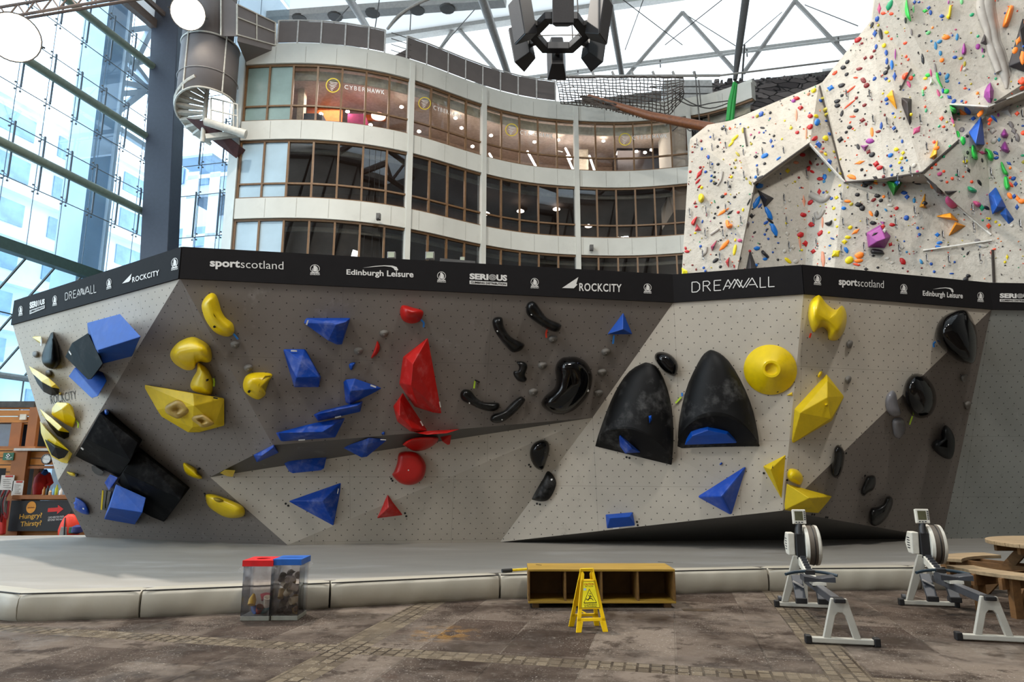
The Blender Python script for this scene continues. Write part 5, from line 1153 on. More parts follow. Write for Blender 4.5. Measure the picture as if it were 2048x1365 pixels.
for a, b in zip(FE, FE[1:]):
    d = (b - a).normalized(); n = V((d.y, -d.x, 0)); a2, b2 = a + d * .012, b - d * .012; rr_ = random.Random(int(a.x * 100))
    L = (b - a).length; nseg = max(6, int(L / .07)); vs = []; fs = []
    prof = [(.3, 0.0), (.012, .0), (-.01, .04), (-.018, .14), (-.006, .24), (.02, .272), (.06, .284), (.3, .283)]
    ph = [rr_.uniform(0, 6) for _ in range(4)]
    for i in range(nseg + 1):
        t = i / nseg; p = a2.lerp(b2, t); e = min(t, 1 - t) * L
        pinch = .02 * math.exp(-e / .05)
        wv = .006 * math.sin(t * L * 9 + ph[0]) * math.sin(t * L * 2.3 + ph[1]) + .004 * math.sin(t * L * 21 + ph[2])
        for k, (o_, z) in enumerate(prof): vs.append(p - n * (o_ + pinch + (wv if 1 < k < 5 else 0)) + V((0, 0, z - (pinch * .5 if k > 3 else 0))))
    K = len(prof)
    for i in range(nseg):
        for k in range(K - 1): fs.append([i * K + k, i * K + k + 1, (i + 1) * K + k + 1, (i + 1) * K + k])
    fs += [list(range(K)), [nseg * K + k for k in range(K)][::-1]]
    o = add('edge_section', vs, fs, vins, mat, smooth=50)
    MB().tube([a2 - n * .03 + V((0, 0, .283)), b2 - n * .03 + V((0, 0, .283))], .008, 6).out('piping', M('mat_piping', '#22201f', .7), o)
# ================================================================ TALL CLIMBING WALL
def cwall_mat():
    m = bpy.data.materials.new('pale_climbing_render'); t = NT(m); b = t.b; b.inputs['Roughness'].default_value = .85; b.inputs['Specular IOR Level'].default_value = .25
    tc = t.n('ShaderNodeTexCoord'); v = tc.outputs['Object']
    n1 = t.noise(v, .8, 6, .65); n2 = t.noise(v, 6, 5, .75); n3 = t.noise(v, 28, 3, .6)
    col = t.mix(t.ramp(n1, .3, .7), lin('#aaa397'), lin('#c2bcb1'))
    col = t.mix(t.math('MULTIPLY', t.ramp(n2, .52, .74), .6), col, lin('#857f75'))
    col = t.mix(t.math('MULTIPLY', t.ramp(n3, .66, .73), .6), col, lin('#34312e'))
    mp = t.n('ShaderNodeMapping'); mp.inputs['Scale'].default_value = (2.5, 2.5, .18); t.l(v, mp.inputs[0])
    col = t.mix(t.math('MULTIPLY', t.ramp(t.noise(mp.outputs[0], 1.0, 4, .6), .58, .75), .3), col, lin('#8b857c'))
    t.l(col, b.inputs['Base Color'])
    bn = t.n('ShaderNodeBump', i_Strength=.6, i_Distance=.07); t.l(t.noise(v, 3, 6, .7), bn.inputs['Height']); t.l(bn.outputs[0], b.inputs['Normal']); return m
cw = cwall_mat()
CP = dict(a=(1362, 570, 20.7), a2=(1356, 640, 20.8), b=(1380, 278, 20.8), c=(1415, 250, 20.9), d=(1462, 241, 20.9), e=(1638, 168, 20.6), f=(1657, 250, 20.25), g=(1688, 363, 19.6),
          h=(1619, 289, 19.7), i=(1509, 366, 19.9), m=(1455, 640, 20.2), h2=(1621, 294, 20.5), i2=(1512, 371, 20.25), r1=(1606, 640, 20.5), r2=(1657, 640, 19.7),
          p1=(1645, 164, 20.3), p2=(1745, 37, 19.2), p3=(1757, -60, 18.6), gj=(1768, 358, 18.95), j=(1844, 346, 18.4), k=(1916, 282, 18.2), q0=(1899, 208, 18.3), q=(1976, 213, 17.8),
          r=(2400, 30, 16.6), s=(2400, -60, 15.8), j2=(1860, 368, 19.05), t=(1983, 470, 18.5), t2=(1990, 660, 18.6), u=(2400, 500, 16.4), u2=(2400, 660, 16.5), q3=(1972, 232, 18.3), q4=(1902, 226, 18.7), r3=(2400, 52, 16.9))
CV = {k_: atY(*v_) for k_, v_ in CP.items()}; keys = list(CV); ci = {k_: n_ for n_, k_ in enumerate(keys)}
CF = [s.split() for s in ('a a2 m', 'a m i', 'a i b', 'b i c', 'c i d', 'd i h', 'd h e', 'e h f', 'f h g', 'i2 h2 r1', 'i2 r1 m', 'i i2 m', 'h2 g r2', 'h2 r2 r1', 'i h h2', 'i h2 i2', 'h g h2',
      'e f p1', 'p1 f g', 'p1 g gj', 'p1 gj p2', 'p2 gj j', 'p2 j k', 'p2 k q0', 'p2 q0 p3', 'p3 q0 s', 'q0 q s', 'q r s', 'gj j j2', 'g gj j2', 'g j2 r2', 'j2 t t2', 'j2 t2 r2', 'j k t', 'j t j2',
      'k q0 q4', 'q0 q q3', 'q0 q3 q4', 'q r r3', 'q r3 q3', 'k q4 q3', 'k q3 t', 'q3 r3 u', 'q3 u t', 't u u2', 't u2 t2')]
cwo = add('climbing_wall', [CV[k_] for k_ in keys], [[ci[x] for x in f_] for f_ in CF], cw, org=CV['g'], solid=0)
bmx = bmesh.new(); bmx.from_mesh(cwo.data)
ret = bmesh.ops.extrude_face_region(bmx, geom=bmx.faces[:]); bmesh.ops.translate(bmx, vec=(.35, .9, 0), verts=[v_ for v_ in ret['geom'] if isinstance(v_, bmesh.types.BMVert)])
bmesh.ops.recalc_face_normals(bmx, faces=bmx.faces); bmx.to_mesh(cwo.data); bmx.free()
tag(cwo, 'tall pale faceted climbing wall studded with coloured holds beyond the bouldering wall', 'climbing wall')
CW = Surf([CV[k_] for k_ in keys], [[ci[x] for x in f_] for f_ in CF])
edgew, edgek = M('edge_strip_white', '#d8d5cd', .6), M('edge_strip_dark', '#3f3833', .7)
def strip_line(pts, mt, wd=.05):
    mb = MB()
    for a, b in zip(pts, pts[1:]):
        A, B_ = CW.plane(*a), CW.plane(*b); pa, pb = onpl(*a, A[0], A[1]) - ray(*a).normalized() * .03, onpl(*b, B_[0], B_[1]) - ray(*b).normalized() * .03; mb.bar(pa, pb, wd, .04)
    mb.out('edge_strip', mt, cwo)
strip_line([(1507, 368), (1619, 287)], edgek, .08); strip_line([(1619, 288), (1689, 365)], edgew, .08); strip_line([(1640, 172), (1689, 365)], edgek, .05); strip_line([(1689, 365), (1768, 358), (1844, 345)], edgek, .04)
strip_line([(1844, 346), (1917, 281)], edgek, .1); strip_line([(1899, 209), (1976, 214), (2050, 183)], edgew, .07); strip_line([(1990, 206), (2020, 196)], edgek, .05); strip_line([(1855, 362), (1905, 405), (1982, 470)], edgew, .05)
strip_line([(1846, 501), (1983, 481)], edgew, .05); strip_line([(1985, 500), (1988, 565)], edgek, .06); strip_line([(1800, 180), (1822, 138)], edgek, .04); strip_line([(1488, 256), (1494, 292)], edgek, .05)
CPAL = {'r': '#b3161a', 'd': '#7a1a1c', 'k': '#1d1c1f', 'b': '#1b4fa0', 'B': '#0d6cc0', 's': '#2f7fae', 'y': '#dcc508', 'm': '#a89a2a', 'g': '#6fbf7c', 'G': '#2fc24a', 'e': '#1f9a68', 'o': '#ff8426', 'c': '#f0502a', 'p': '#c4507e', 'v': '#94358c', 'w': '#b9b4aa', 't': '#c98568', 'n': '#77716f'}
CNAM = {'r': 'red', 'd': 'dark red', 'k': 'black', 'b': 'blue', 'B': 'bright blue', 's': 'steel blue', 'y': 'yellow', 'm': 'mustard', 'g': 'pale green', 'G': 'bright green', 'e': 'emerald', 'o': 'orange', 'c': 'coral red', 'p': 'pink', 'v': 'purple', 'w': 'pale grey', 't': 'flesh pink', 'n': 'stone grey'}
CMAT = {k_: M('hold_' + CNAM[k_].replace(' ', '_'), v_, .45, var=.08, vs=8) for k_, v_ in CPAL.items()}
CATH, GRP = 'climbing hold', 'small holds on the tall pale climbing wall'
def vol(label, pts, c, kids=(), bev=.02, mat=None):
    o = tag(hull('wall_volume', CW, pts, mat or M('vol_' + c, CPAL.get(c, c), .5, var=.07, vs=2), bev=bev), label, 'climbing volume')
    return o
vol('purple many sided volume low on the tall climbing wall', [(1761, 449, 0), (1782, 473, 0), (1770, 497, 0), (1736, 495.5, 0), (1732, 466, 0), (1771, 477.5, .45), (1737, 468, .25), (1762, 454, .25), (1740, 492, .2), (1755, 483, .4)], '#8f3c86')
vol('small purple triangle perched on the purple many sided volume', [(1759, 443, 0), (1770.5, 444, 0), (1767, 451, .1), (1766, 444, .12)], '#94508c', bev=.005)
vol('green pyramid volume under the roof edge of the tall wall', [(1769, 359, 0), (1808, 362, 0), (1787, 393, 0), (1786, 366, .45), (1790, 376, .5)], '#1d7a24')
vol('black triangle volume among blue holds by the peaked notch', [(1514, 379, 0), (1549, 397, 0), (1529, 418, 0), (1524, 388, .2), (1534, 398, .25)], '#232126')
vol('black blade volume hanging high on the middle of the tall wall', [(1801.5, 194, 0), (1824, 197, 0), (1823.7, 245.5, 0), (1819.7, 254, 0), (1805, 216, 0), (1802, 206, 0), (1815, 205, .2), (1817, 230, .22)], '#2a2526')
vol('orange fin volume next to the black blade volume', [(1784.5, 178, 0), (1771, 193, 0), (1793.5, 221, 0), (1794.5, 216, 0), (1786, 190, .25), (1790, 205, .2)], '#e39a0c')
vol('tall blue wedge volume high on the tall wall', [(1962.5, 232, .05), (1937, 264.5, 0), (1952.5, 291, 0), (1970, 290, 0), (1966, 250, 0), (1951.5, 288, .5), (1958, 255, .42)], '#2156ae')
vol('blue box volume, upper of the linked pair', [(1991.5, 373, 0), (2013, 415.5, .1), (2001.5, 420, .1), (1984, 430, .1), (1976, 388.5, 0), (1994, 414, .5), (1988, 396, .35), (2004, 398, .3)], '#1c55ad')
vol('blue slab volume, lower of the linked pair', [(1999, 427, .15), (2012, 414, .1), (2029.5, 440.5, 0), (2018, 450.5, 0), (2013, 430, .25)], '#1f56a6')
vol('orange wedge volume with a dark side, upper of the star pair', [(1866, 433, 0), (1901, 425.5, 0), (1919, 444, 0), (1902.5, 436, .3), (1901, 427, .2)], '#e09018')
vol('orange wedge volume pointing down, lower of the star pair', [(1910, 443, 0), (1933, 452.5, 0), (1895, 475.5, 0), (1912, 449, .35)], '#d98a14')
vol('big purple faceted egg volume under the grey drip column', [(1981, 163.6, 0), (1988, 181, .1), (1986.6, 197, .1), (1981.7, 207, .05), (1975, 205, 0), (1967, 194, 0), (1968.5, 182, 0), (1974, 171, 0), (1980, 181, .4), (1974, 183, .32), (1980, 196, .36)], '#8c2f86')
vol('tall orange spike volume with a black foot on the roof edge', [(1876, 275, 0), (1874, 315, 0), (1858.5, 317, 0), (1866, 312, .3), (1873, 308, .3)], '#dd9a10')
vol('orange spike volume hanging below the roof of the tall wall', [(1850.6, 383, 0), (1851.7, 417, 0), (1838, 415, 0), (1847, 411, .25)], '#d88f16')
vol('black wedge volume folded along the diagonal edge, upper of two', [(1848, 351, 0), (1873, 370, .15), (1888, 392, 0), (1874, 386.5, .2), (1862, 370, .1)], '#2a2628')
vol('black wedge volume pointing toward the far side, lower of two', [(1888, 382, 0), (1918.5, 381.5, 0), (1898, 391.5, 0), (1893, 386, .2)], '#2a2628')
vol('black spire volume rising behind the banner', [(1499.7, 496.5, 0), (1516, 540, 0), (1490, 545, 0), (1502, 540, .35), (1500, 515, .15)], '#29272b')
vol('small purple pyramid volume among black and red holds', [(1719, 291, 0), (1738, 289.5, 0), (1730, 304.6, 0), (1729, 294, .2)], '#87407e', bev=.008)
vol('black corner panel volume at the edge of the frame carrying orange holds', [(2045, 36, 0), (2016, 133, .1), (2062, 150, .1), (2062, 40, 0), (2040, 60, .35), (2050, 120, .5)], '#2b2729')
vol('pink red pyramid volume under the red drop hold', [(1393, 446, 0), (1404, 462, 0), (1388.5, 463.5, 0), (1395, 457, .15)], '#b94a4e', bev=.01)
vol('red kite shaped volume above the banner', [(1459, 512.7, 0), (1450, 524, 0), (1457.5, 538, 0), (1455.5, 524, .18)], '#a8282e', bev=.01)
vol('dark red and blue pointed volume beside the orange mitt', [(1435, 478.5, 0), (1421, 493.5, .05), (1423.8, 503.5, 0), (1428, 492, .2)], '#8a3048', bev=.01)
vol('yellow corner panel at the foot of the tall wall by the banner', [(1363, 535, 0), (1367, 541.5, .1), (1375, 541.8, .1), (1375.5, 550, .05), (1364, 551, 0)], '#d8c810', bev=.01)
vol('white triangle volume above the bright green crescent', [(1862, 153, 0), (1868.5, 167, 0), (1857, 172.5, 0), (1863, 164, .15)], '#d5d2cc', bev=.01)
vol('pale grey triangle panel beyond the purple egg', [(2019.5, 202, 0), (1998, 224, 0), (2026, 239, 0), (2016, 220, .1)], '#9f9a97', bev=.01)
vol('dark triangle volume beside the top of the grey drip column', [(1958.5, 4, 0), (1953, 15, 0), (1962, 26, 0), (1959, 14, .2)], '#4a4548', bev=.01)
vol('dark pyramid volume against the middle of the grey drip column', [(1970.5, 202 - 140, 0), (1978, 93.5, 0), (1960, 87, 0), (1968, 82, .3)], '#3a3538', bev=.01)
# special smooth shapes
def sp(label, c, outl, H, spine=None, prof='soft'): return tag(blob('climbing_hold', CW, outl, H, CMAT[c], spine, prof, k=2, rings=5), label, CATH)
sp('tall bright green leaf spike high on the tall wall', 'G', [(1813, -4), (1817, 15), (1822.5, 43), (1816, 38), (1811.5, 31), (1809.5, 18)], .2, [(1814, 8), (1818, 30)])
sp('large orange shield hold under the roof by the drip column', 'o', [(2023.5, 10.5), (2028, 13), (2025.6, 27.5), (2017, 51.6), (2008, 55.5), (2004.8, 51.6), (2010, 31), (2019, 12)], .25, [(2020, 20), (2013, 42)])
sp('purple teardrop hold below the scattered orange pieces up high', 'v', [(1928.3, 85), (1933, 98), (1932, 107), (1926, 109.6), (1923, 106), (1925, 95)], .15, [(1928, 98), (1928, 104)])
sp('bright green crescent hold beside the white triangle', 'G', [(1872.5, 144), (1877, 147), (1879.5, 160), (1886, 175), (1882.5, 174), (1874, 160), (1872, 150)], .15, [(1875, 152), (1880, 168)])
sp('big yellow disc hold near the office edge of the tall wall', 'y', [(1397, 391), (1402, 387), (1407, 390), (1409, 397), (1406, 404), (1401, 406), (1397, 402)], .2)
sp('orange mitt shaped hold', 'o', [(1451, 441), (1456, 440), (1459, 447), (1465, 449), (1464, 456), (1456, 457.5), (1452, 452)], .2, [(1456, 452)])
sp('red drop hold above the pink red pyramid', 'r', [(1393, 433), (1394.5, 436), (1391, 446), (1387, 451.5), (1382, 448), (1384, 442)], .15, [(1390, 439), (1387, 447)])
sp('big orange blob hold just off the short dark line', 'c', [(1805, 150), (1812, 145), (1817, 145), (1814, 153), (1809, 160), (1804, 157)], .18)
sp('rounded bright green hold under the roof near the orange tube', 'G', [(1899, 211), (1904, 213), (1911, 216), (1914, 222), (1910, 228), (1903, 228), (1899.5, 221)], .3)
sp('bright green leaf hold beneath the tall blue wedge', 'G', [(1945, 289), (1950, 293), (1954, 307), (1956, 318), (1951, 320), (1944, 314), (1942, 300)], .25, [(1947, 300), (1950, 312)])
sp('bright green hooked hold across from the green leaf hold', 'G', [(1969, 296), (1976, 298), (1984, 303), (1988, 315), (1985, 322), (1977, 320), (1974, 312), (1976, 305), (1970, 303)], .25, [(1974, 301), (1981, 313)])
sp('bright green slug hold, upper of the pair beside the tall drips', 'G', [(2001, 324), (2006, 326), (2011, 337), (2017, 347), (2015, 351), (2008, 349), (2003, 341)], .18, [(2005, 332), (2011, 344)])
sp('bright green bulb hold, lower of the pair beside the tall drips', 'G', [(2009, 353), (2015, 354), (2018, 364), (2021, 374), (2017, 381), (2011, 379), (2007, 366)], .2, [(2013, 360), (2015, 374)])
sp('emerald disc hold with a lip on the far diagonal', 'e', [(1935, 373), (1943, 374), (1953, 380), (1953, 385), (1945, 386), (1937, 381)], .2)
sp('purple drop hold, upper of the pair past the blue wedge', 'v', [(2009, 257), (2014, 265), (2017, 270), (2014, 275), (2005, 276), (2001, 270), (2004, 264)], .25)
sp('purple drop hold, lower of the pair past the blue wedge', 'v', [(2010, 282), (2016, 293), (2019, 303), (2014, 306), (2006, 303), (2001, 296)], .25)
sp('magenta bean hold above the upper blue box', 'p', [(1945, 403), (1953, 402), (1962, 407), (1962, 412), (1957, 415), (1950, 411)], .15)
sp('long black block hold under the purple many sided volume', 'k', [(1742, 499), (1750, 498), (1763, 500), (1768, 505), (1767, 509), (1743, 508)], .15, [(1748, 503), (1762, 505)])
sp('black and blue half moon dish hold below the peaked notch', 'k', [(1648.5, 446), (1657, 444), (1664, 440), (1664.5, 445), (1660, 451), (1654, 452)], .12)
sp('black slanting fin hold above the banner by the spire', 'k', [(1521.5, 504), (1526, 500), (1531, 505), (1538.5, 513), (1537, 517), (1530, 513)], .12)
sp('yellow wavy slug hold high beside the small green pieces', 'y', [(1900, 10), (1904, 12), (1903, 24), (1902, 33), (1897, 39), (1892, 34), (1897, 27), (1898, 16)], .12, [(1901, 16), (1898, 32)])
# everything else: colour x y a [b [angle]] in the pixels of nine close views (origin, scale)
HD = [((1640, 0, .1099), 'p 1080 160 80 25 90;e 1268 95 75 45 70;c 1150 240 30;c 1300 250 28;c 1238 210 12;b 1040 345 45 32 90;k 945 455 48 24 75;m 1062 458 26;b 998 612 52 32 90;k 1105 618 90 30 100;r 690 728 46;d 762 792 26 20;b 1020 853 40 24 80;y 1165 832 34;y 1212 590 30;d 988 930 26;d 822 1060 28;d 937 1042 28;k 498 1130 32;k 425 1230 36;d 715 1255 42 28;c 270 1330 42 28 30;b 1205 960 42 30 90;b 1215 1115 42 28 90;B 1307 1180 70 30 90;k 1240 1240 52 22 80;k 1192 1325 36;k 1425 340 20 16;k 1555 370 50 18 95;g 1700 170 45 18 95;b 1722 40 34 26 90;b 1800 40 26 20;G 1910 200 40 28;b 1980 145 30;b 2000 235 26;c 1550 785 28;c 1565 1030 26;c 1605 1085 24;c 1298 710 24;c 1250 658 16;k 1870 1075 70 26 100;n 1665 585 55 18 100;k 1805 650 26;k 1935 570 24 14;g 1970 600 34;v 1370 990 70 14 90;d 1478 1160 15;k 1790 960 22 12 100;k 485 1355 30'),
 ((1830, 0, .10988), 'v 610 40 35 14 90;g 850 35 38 28 90;e 1035 270 32;c 1445 20 26;b 258 140 26;b 285 230 36 28 90;b 490 295 32;b 495 360 15;o 318 505 22;o 565 680 52 45;b 680 645 22 14 90;s 765 675 45 30 90;s 297 750 20;s 445 760 38 34;s 375 835 52 30 100;v 1145 850 45 38 90;v 1225 915 45 14 90;k 1262 925 40 16 90;e 1145 660 26;m 1020 600 16;p 740 540 22 14;s 462 970 38 30 90;b 725 1045 38 26;m 830 1065 34 26;m 903 1165 34 26 90;o 490 1098 36;d 528 1160 12;c 845 1240 60 12 75;w 900 1265 30;n 370 1240 75 22 100;p 290 1330 50 20 100;e 1240 1025 18 24;e 1365 1025 22 14;d 540 1340 14;o 1940 580 58 30 110;o 1805 880 65 36 70;o 1750 1050 55 40 70;o 1890 1180 95 55 85;b 1905 980 32 22;b 1635 240 16'),
 ((1460, 140, .1099), 'y 1522 380 36;t 1427 442 26;r 1212 522 40 30;v 1155 567 28;r 1282 695 40 34;t 1205 820 85 22 90;r 1460 845 34;y 1565 843 34 24;B 1585 955 52 44 60;r 1458 1042 42;t 1385 1150 85 20 90;y 1110 1060 26;r 1222 1142 32 26;r 1540 1250 48 36 30;y 1735 1248 38;b 1807 1168 24;d 1692 1313 20 10;b 568 805 42 34 60;m 495 843 28;p 417 862 16;k 732 782 24;b 727 885 16;k 590 1055 42 16 170;b 613 1142 16;p 530 1140 18;p 380 1182 18;k 440 1230 34 12 65;b 745 1295 36 24 90;k 800 1203 22;y 945 1260 18;k 620 1330 34 10 170;m 235 1100 45 20 90;y 90 1240 75 25 45;y 20 1345 50 22 50;b 1645 562 24;m 1692 530 32 22 95;m 1745 730 34 24 95;m 1765 815 32 22 95;b 1750 930 24 14;m 330 1045 16;y 995 927 16'),
 ((1640, 140, .1099), 'c 648 140 40 16 175;d 790 190 50 38 130;d 848 283 48 38 50;b 993 160 36 26 50;B 195 330 50 40;k 393 283 46 38;c 555 360 95 16 38;k 400 465 28;k 695 412 17;d 662 510 28;c 540 625 100 16 40;k 312 570 42 36;k 318 650 38;k 722 588 24 14 40;d 810 642 30;k 658 740 38 30;k 398 790 44 28 80;c 595 850 50 16;c 550 957 26 12 55;d 775 917 44 34;d 838 987 30 22 100;k 540 1045 34;c 598 1072 24 12 50;k 478 1135 26;o 945 1130 75 26 95;d 1060 1123 36 26;k 370 1272 44;c 452 1302 14;c 510 1238 14;v 910 1295 55 45;k 390 937 15;k 820 802 14;k 872 475 12;b 1358 115 65 30 90;b 1202 162 32 26;c 1650 153 36;e 1705 98 24;p 1615 260 50 30 110;k 1458 300 24 16 90;d 1120 120 16;y 1260 203 20;b 1210 535 34;b 1218 615 28 22;d 1120 578 15;d 1177 820 24 18 90;b 1328 793 26 20;y 1363 860 18;b 1113 1015 46 26 90;b 1348 1062 32;k 1393 1113 28 18 90;k 1538 930 26 18 90;w 1440 1220 28 18 90;b 1495 1300 34 22 95;k 1327 985 24 10 110;p 1760 1100 78 44 50;g 1870 400 38 20 100;e 1878 455 22;e 1930 740 34 20 80;c 1915 330 28;c 1912 670 22;y 1632 868 28;y 1145 430 18;k 1690 1222 16;k 1958 1000 24 12 80'),
 ((1830, 140, .10988), 'G 235 95 34;y 190 155 34 24;b 455 70 34 22 110;s 585 120 50 34 60;s 585 205 34 26;d 540 65 12;c 190 325 28;g 140 390 24;e 150 455 20;b 508 380 36 22 90;G 572 392 44 38;b 628 497 44 28 140;b 708 573 40 34 40;b 850 570 26 18 50;b 805 238 18;c 910 335 30 20;b 985 355 16;m 1020 255 20;o 1135 425 26;c 925 590 22;c 1960 205 60;c 1950 330 38 34;d 1505 260 18;e 1470 160 24;e 1460 545 24 18;o 880 800 88 34 125;b 955 740 60 30 125;k 555 757 26;e 800 800 30 22;b 1060 890 36 30;c 483 885 34;c 520 1035 30 22;k 575 1090 22;e 440 1025 28 20 60;m 580 950 22;m 710 1010 30 16 90;p 685 930 65 20 110;p 425 420 50 25 110;g 480 495 26 22;n 850 1095 44 36;G 785 1170 50 30 100;G 870 1290 60 42 90;k 950 1205 26;o 1145 950 50 36 60;c 1205 1000 34;c 1190 1065 24;b 1280 970 65 20 130;n 1750 1000 55 40 110;n 1800 1110 60 40 110;n 1860 1230 60 45 110;c 1855 797 35;v 1515 820 30 20 90;w 1415 1110 55 50;w 1435 1290 50;s 1530 1270 36 26 90;k 1765 1285 32 16 90;c 1970 1150 40 36;b 1960 1020 25 16;k 1875 1000 12;k 635 893 12;d 265 1105 18 10 80'),
 ((1360, 230, .1245), 'k 678 222 22;k 738 240 24 18 90;c 800 220 18;b 487 357 15;d 338 420 20;k 630 395 18;k 603 508 20;d 238 518 12;b 350 545 26 18 90;d 200 600 18 14;b 455 677 28 22 90;k 702 590 16;b 518 790 16;k 610 793 26 22;d 325 845 22;r 312 950 85 24 58;r 165 913 22;b 410 915 22;r 285 1070 40 18 50;r 310 1152 36 14 45;y 347 1168 24;k 555 920 18;k 555 998 20;b 505 980 22 16 60;b 500 1060 24 18 60;k 565 1100 26;m 925 632 34 18 130;m 893 727 20;m 885 848 20;k 823 865 13;k 865 775 18 10 100;k 850 930 16;y 823 997 24;k 725 1085 18;k 803 1150 26 15 110;c 730 1270 22;k 682 1312 26;k 877 1320 26 20;m 1065 1025 22 14 110;m 1128 1095 38 18 120;k 1130 1005 18 10 90;k 1217 672 28 24;m 1145 470 18;B 1215 1000 20;B 1265 1140 46 38;b 1235 812 18'),
 ((1360, 390, .1245), 'd 238 137 22 18;r 257 190 24 18;k 608 200 22;o 695 272 75 24 35;k 805 285 48 18 38;r 935 280 24;y 1012 240 28 18 90;k 565 303 18;k 550 370 20;d 433 318 20 12 100;b 360 430 28 14 80;y 245 615 22 14;k 652 453 20 14;k 670 515 20 14;k 1148 340 32;b 1170 440 12;k 1197 605 28 16 40;b 535 845 26 14 60;k 652 727 20 16;o 715 810 88 32 45;b 330 827 22;y 887 728 26 16 90;p 962 735 28;y 880 885 80 24 80;r 90 858 26 18 110;r 115 910 30 24;k 580 963 16;k 572 1055 50 26 38;r 1122 905 22;k 648 1155 24;d 200 1130 18 12;d 258 1200 20 12 95;b 380 1172 20;b 408 1222 20;r 870 1150 26 12 90;k 752 655 13;B 1235 860 40 32;B 1230 120 78 40 65;k 1105 115 45 14 65;k 1165 228 18 10;B 1225 1130 24'),
 ((1500, 270, .1099), 'b 412 208 22;B 268 380 60 34 35;k 105 398 28;B 520 430 48 16 40;k 265 525 28 24;b 125 555 20;B 102 770 26;k 180 780 65 20 32;B 168 930 60 42;B 120 1230 92 42 70;b 180 1290 36 24 50;r 955 365 46 30;t 838 505 36 26;y 683 655 36;w 660 565 55 25;w 525 780 28;w 652 905 32;d 888 778 22;m 818 852 20;d 932 960 15;r 1090 497 40 22 130;r 1065 615 42 32 60;r 1130 668 40 22 150;r 1275 800 42 30;B 1360 765 42 34 90;s 1350 850 25;b 1440 493 34;y 1465 625 42;t 1300 310 30 20;r 1330 250 24 16 40;b 1253 375 24 18;y 1372 355 24;m 1525 310 20;m 1645 445 18;d 1230 540 25 20;d 1320 525 20;r 1262 1035 46 28 90;b 1338 1050 20;m 1408 1045 20;b 1483 1160 26;y 1575 1143 34 28;y 1635 925 24;t 980 1205 85 24 95;r 1102 1230 42 34 40;b 1245 180 55 36 110;w 720 1200 25'),
 ((1500, 400, .1099), 'B 335 245 98 44 120;k 368 385 68 20 140;b 290 415 36 28 40;s 367 445 18;B 437 545 102 46 110;k 313 535 26 12 25;b 268 630 22;b 333 710 22;k 465 670 24 16;b 513 785 22 12;B 275 1078 36 26;b 415 955 18;k 508 1090 22;y 690 1105 68 28 140;w 675 620 32;w 855 550 22 24;w 780 870 32;w 835 1120 40 38;w 630 935 30 34;r 918 638 48;r 968 275 40;t 908 780 90 20 95;r 1010 798 50 44;y 942 915 22;r 1122 450 42;r 1278 607 44 36 60;t 1320 410 90 16 90;r 1152 940 40 34;t 1330 1080 120 34 92;y 1525 155 28;d 1383 250 12;y 1585 488 22;y 1437 595 20;b 1500 705 40 14 160;B 1452 835 22 14;b 1447 1073 22;B 1705 152 32;y 1718 765 44 36;B 1750 915 48 34 110;y 1565 980 72 56 35;y 660 425 20;y 1550 360 20'),
 ((1660, 270, .1099), 'k 512 215 48 28 110;d 700 310 42 30 60;k 765 362 46 42;o 540 505 78 24 15;k 735 548 34 18 160;r 840 533 46;r 905 600 46 40;k 578 635 28;B 1100 372 38;d 1042 375 18;y 1207 265 34;y 1330 330 30;y 1300 430 30;y 1265 505 26;k 1373 418 22;s 1398 465 20;b 1107 565 26;b 1302 600 26;s 1318 648 26 20;b 1125 730 24;k 636 735 22;o 395 765 65 40 150;k 825 778 42 22 160;d 975 760 28;k 698 850 40 22 165;o 818 865 45 28 140;k 637 918 48 34;d 742 962 26;d 980 910 26;B 1155 965 40;k 497 1090 40 30;k 860 1110 40 36;o 975 1125 28;d 793 1185 42 28 25;k 925 1195 32;o 318 1210 50 26 170;m 385 1262 30;k 522 1272 50 42;k 585 1335 46;d 865 1283 24 14 60;b 1350 1055 42 34;b 1400 1130 38 36;s 1532 1195 40 26 90;k 1585 885 58 20 165;p 1590 665 26 18;w 1530 560 36 40;k 300 198 14;k 290 455 14;m 320 955 20;k 1690 1290 35;k 342 660 15;m 180 925 22;m 185 705 20'),
 ((1660, 400, .1099), 'k 848 252 44 40 90;o 745 250 50 24 120;k 785 422 44 36;s 1015 185 36 16 130;r 1210 155 32;w 1100 100 50 26;d 1110 298 22;d 688 350 13;r 1132 455 40 32;b 1390 330 42;r 912 552 34;k 680 635 34 28 110;k 765 690 48 22 30;k 870 745 50 20 20;o 795 780 42 24;w 940 625 34;y 367 505 34;o 468 580 70 28 35;k 475 505 24 14;y 325 682 40 30;k 450 690 20 13;y 350 1100 68 58 40;o 535 1010 65 58;o 520 1110 66 34;c 485 1180 50 22 170;k 785 1018 28 18;r 1100 812 36 30 60;d 1143 927 18;r 1320 1120 52 46 130;k 870 1232 26 20;k 655 1262 32 26;w 1310 870 36 30;w 1040 1070 34 26;w 1120 1145 48 25;s 1658 1127 36 26 120;b 1595 512 26;b 1627 632 28;b 1350 755 16;s 1395 950 20;d 1412 1302 18;k 1322 1245 16;d 1668 1242 18 12;k 400 255 16'),
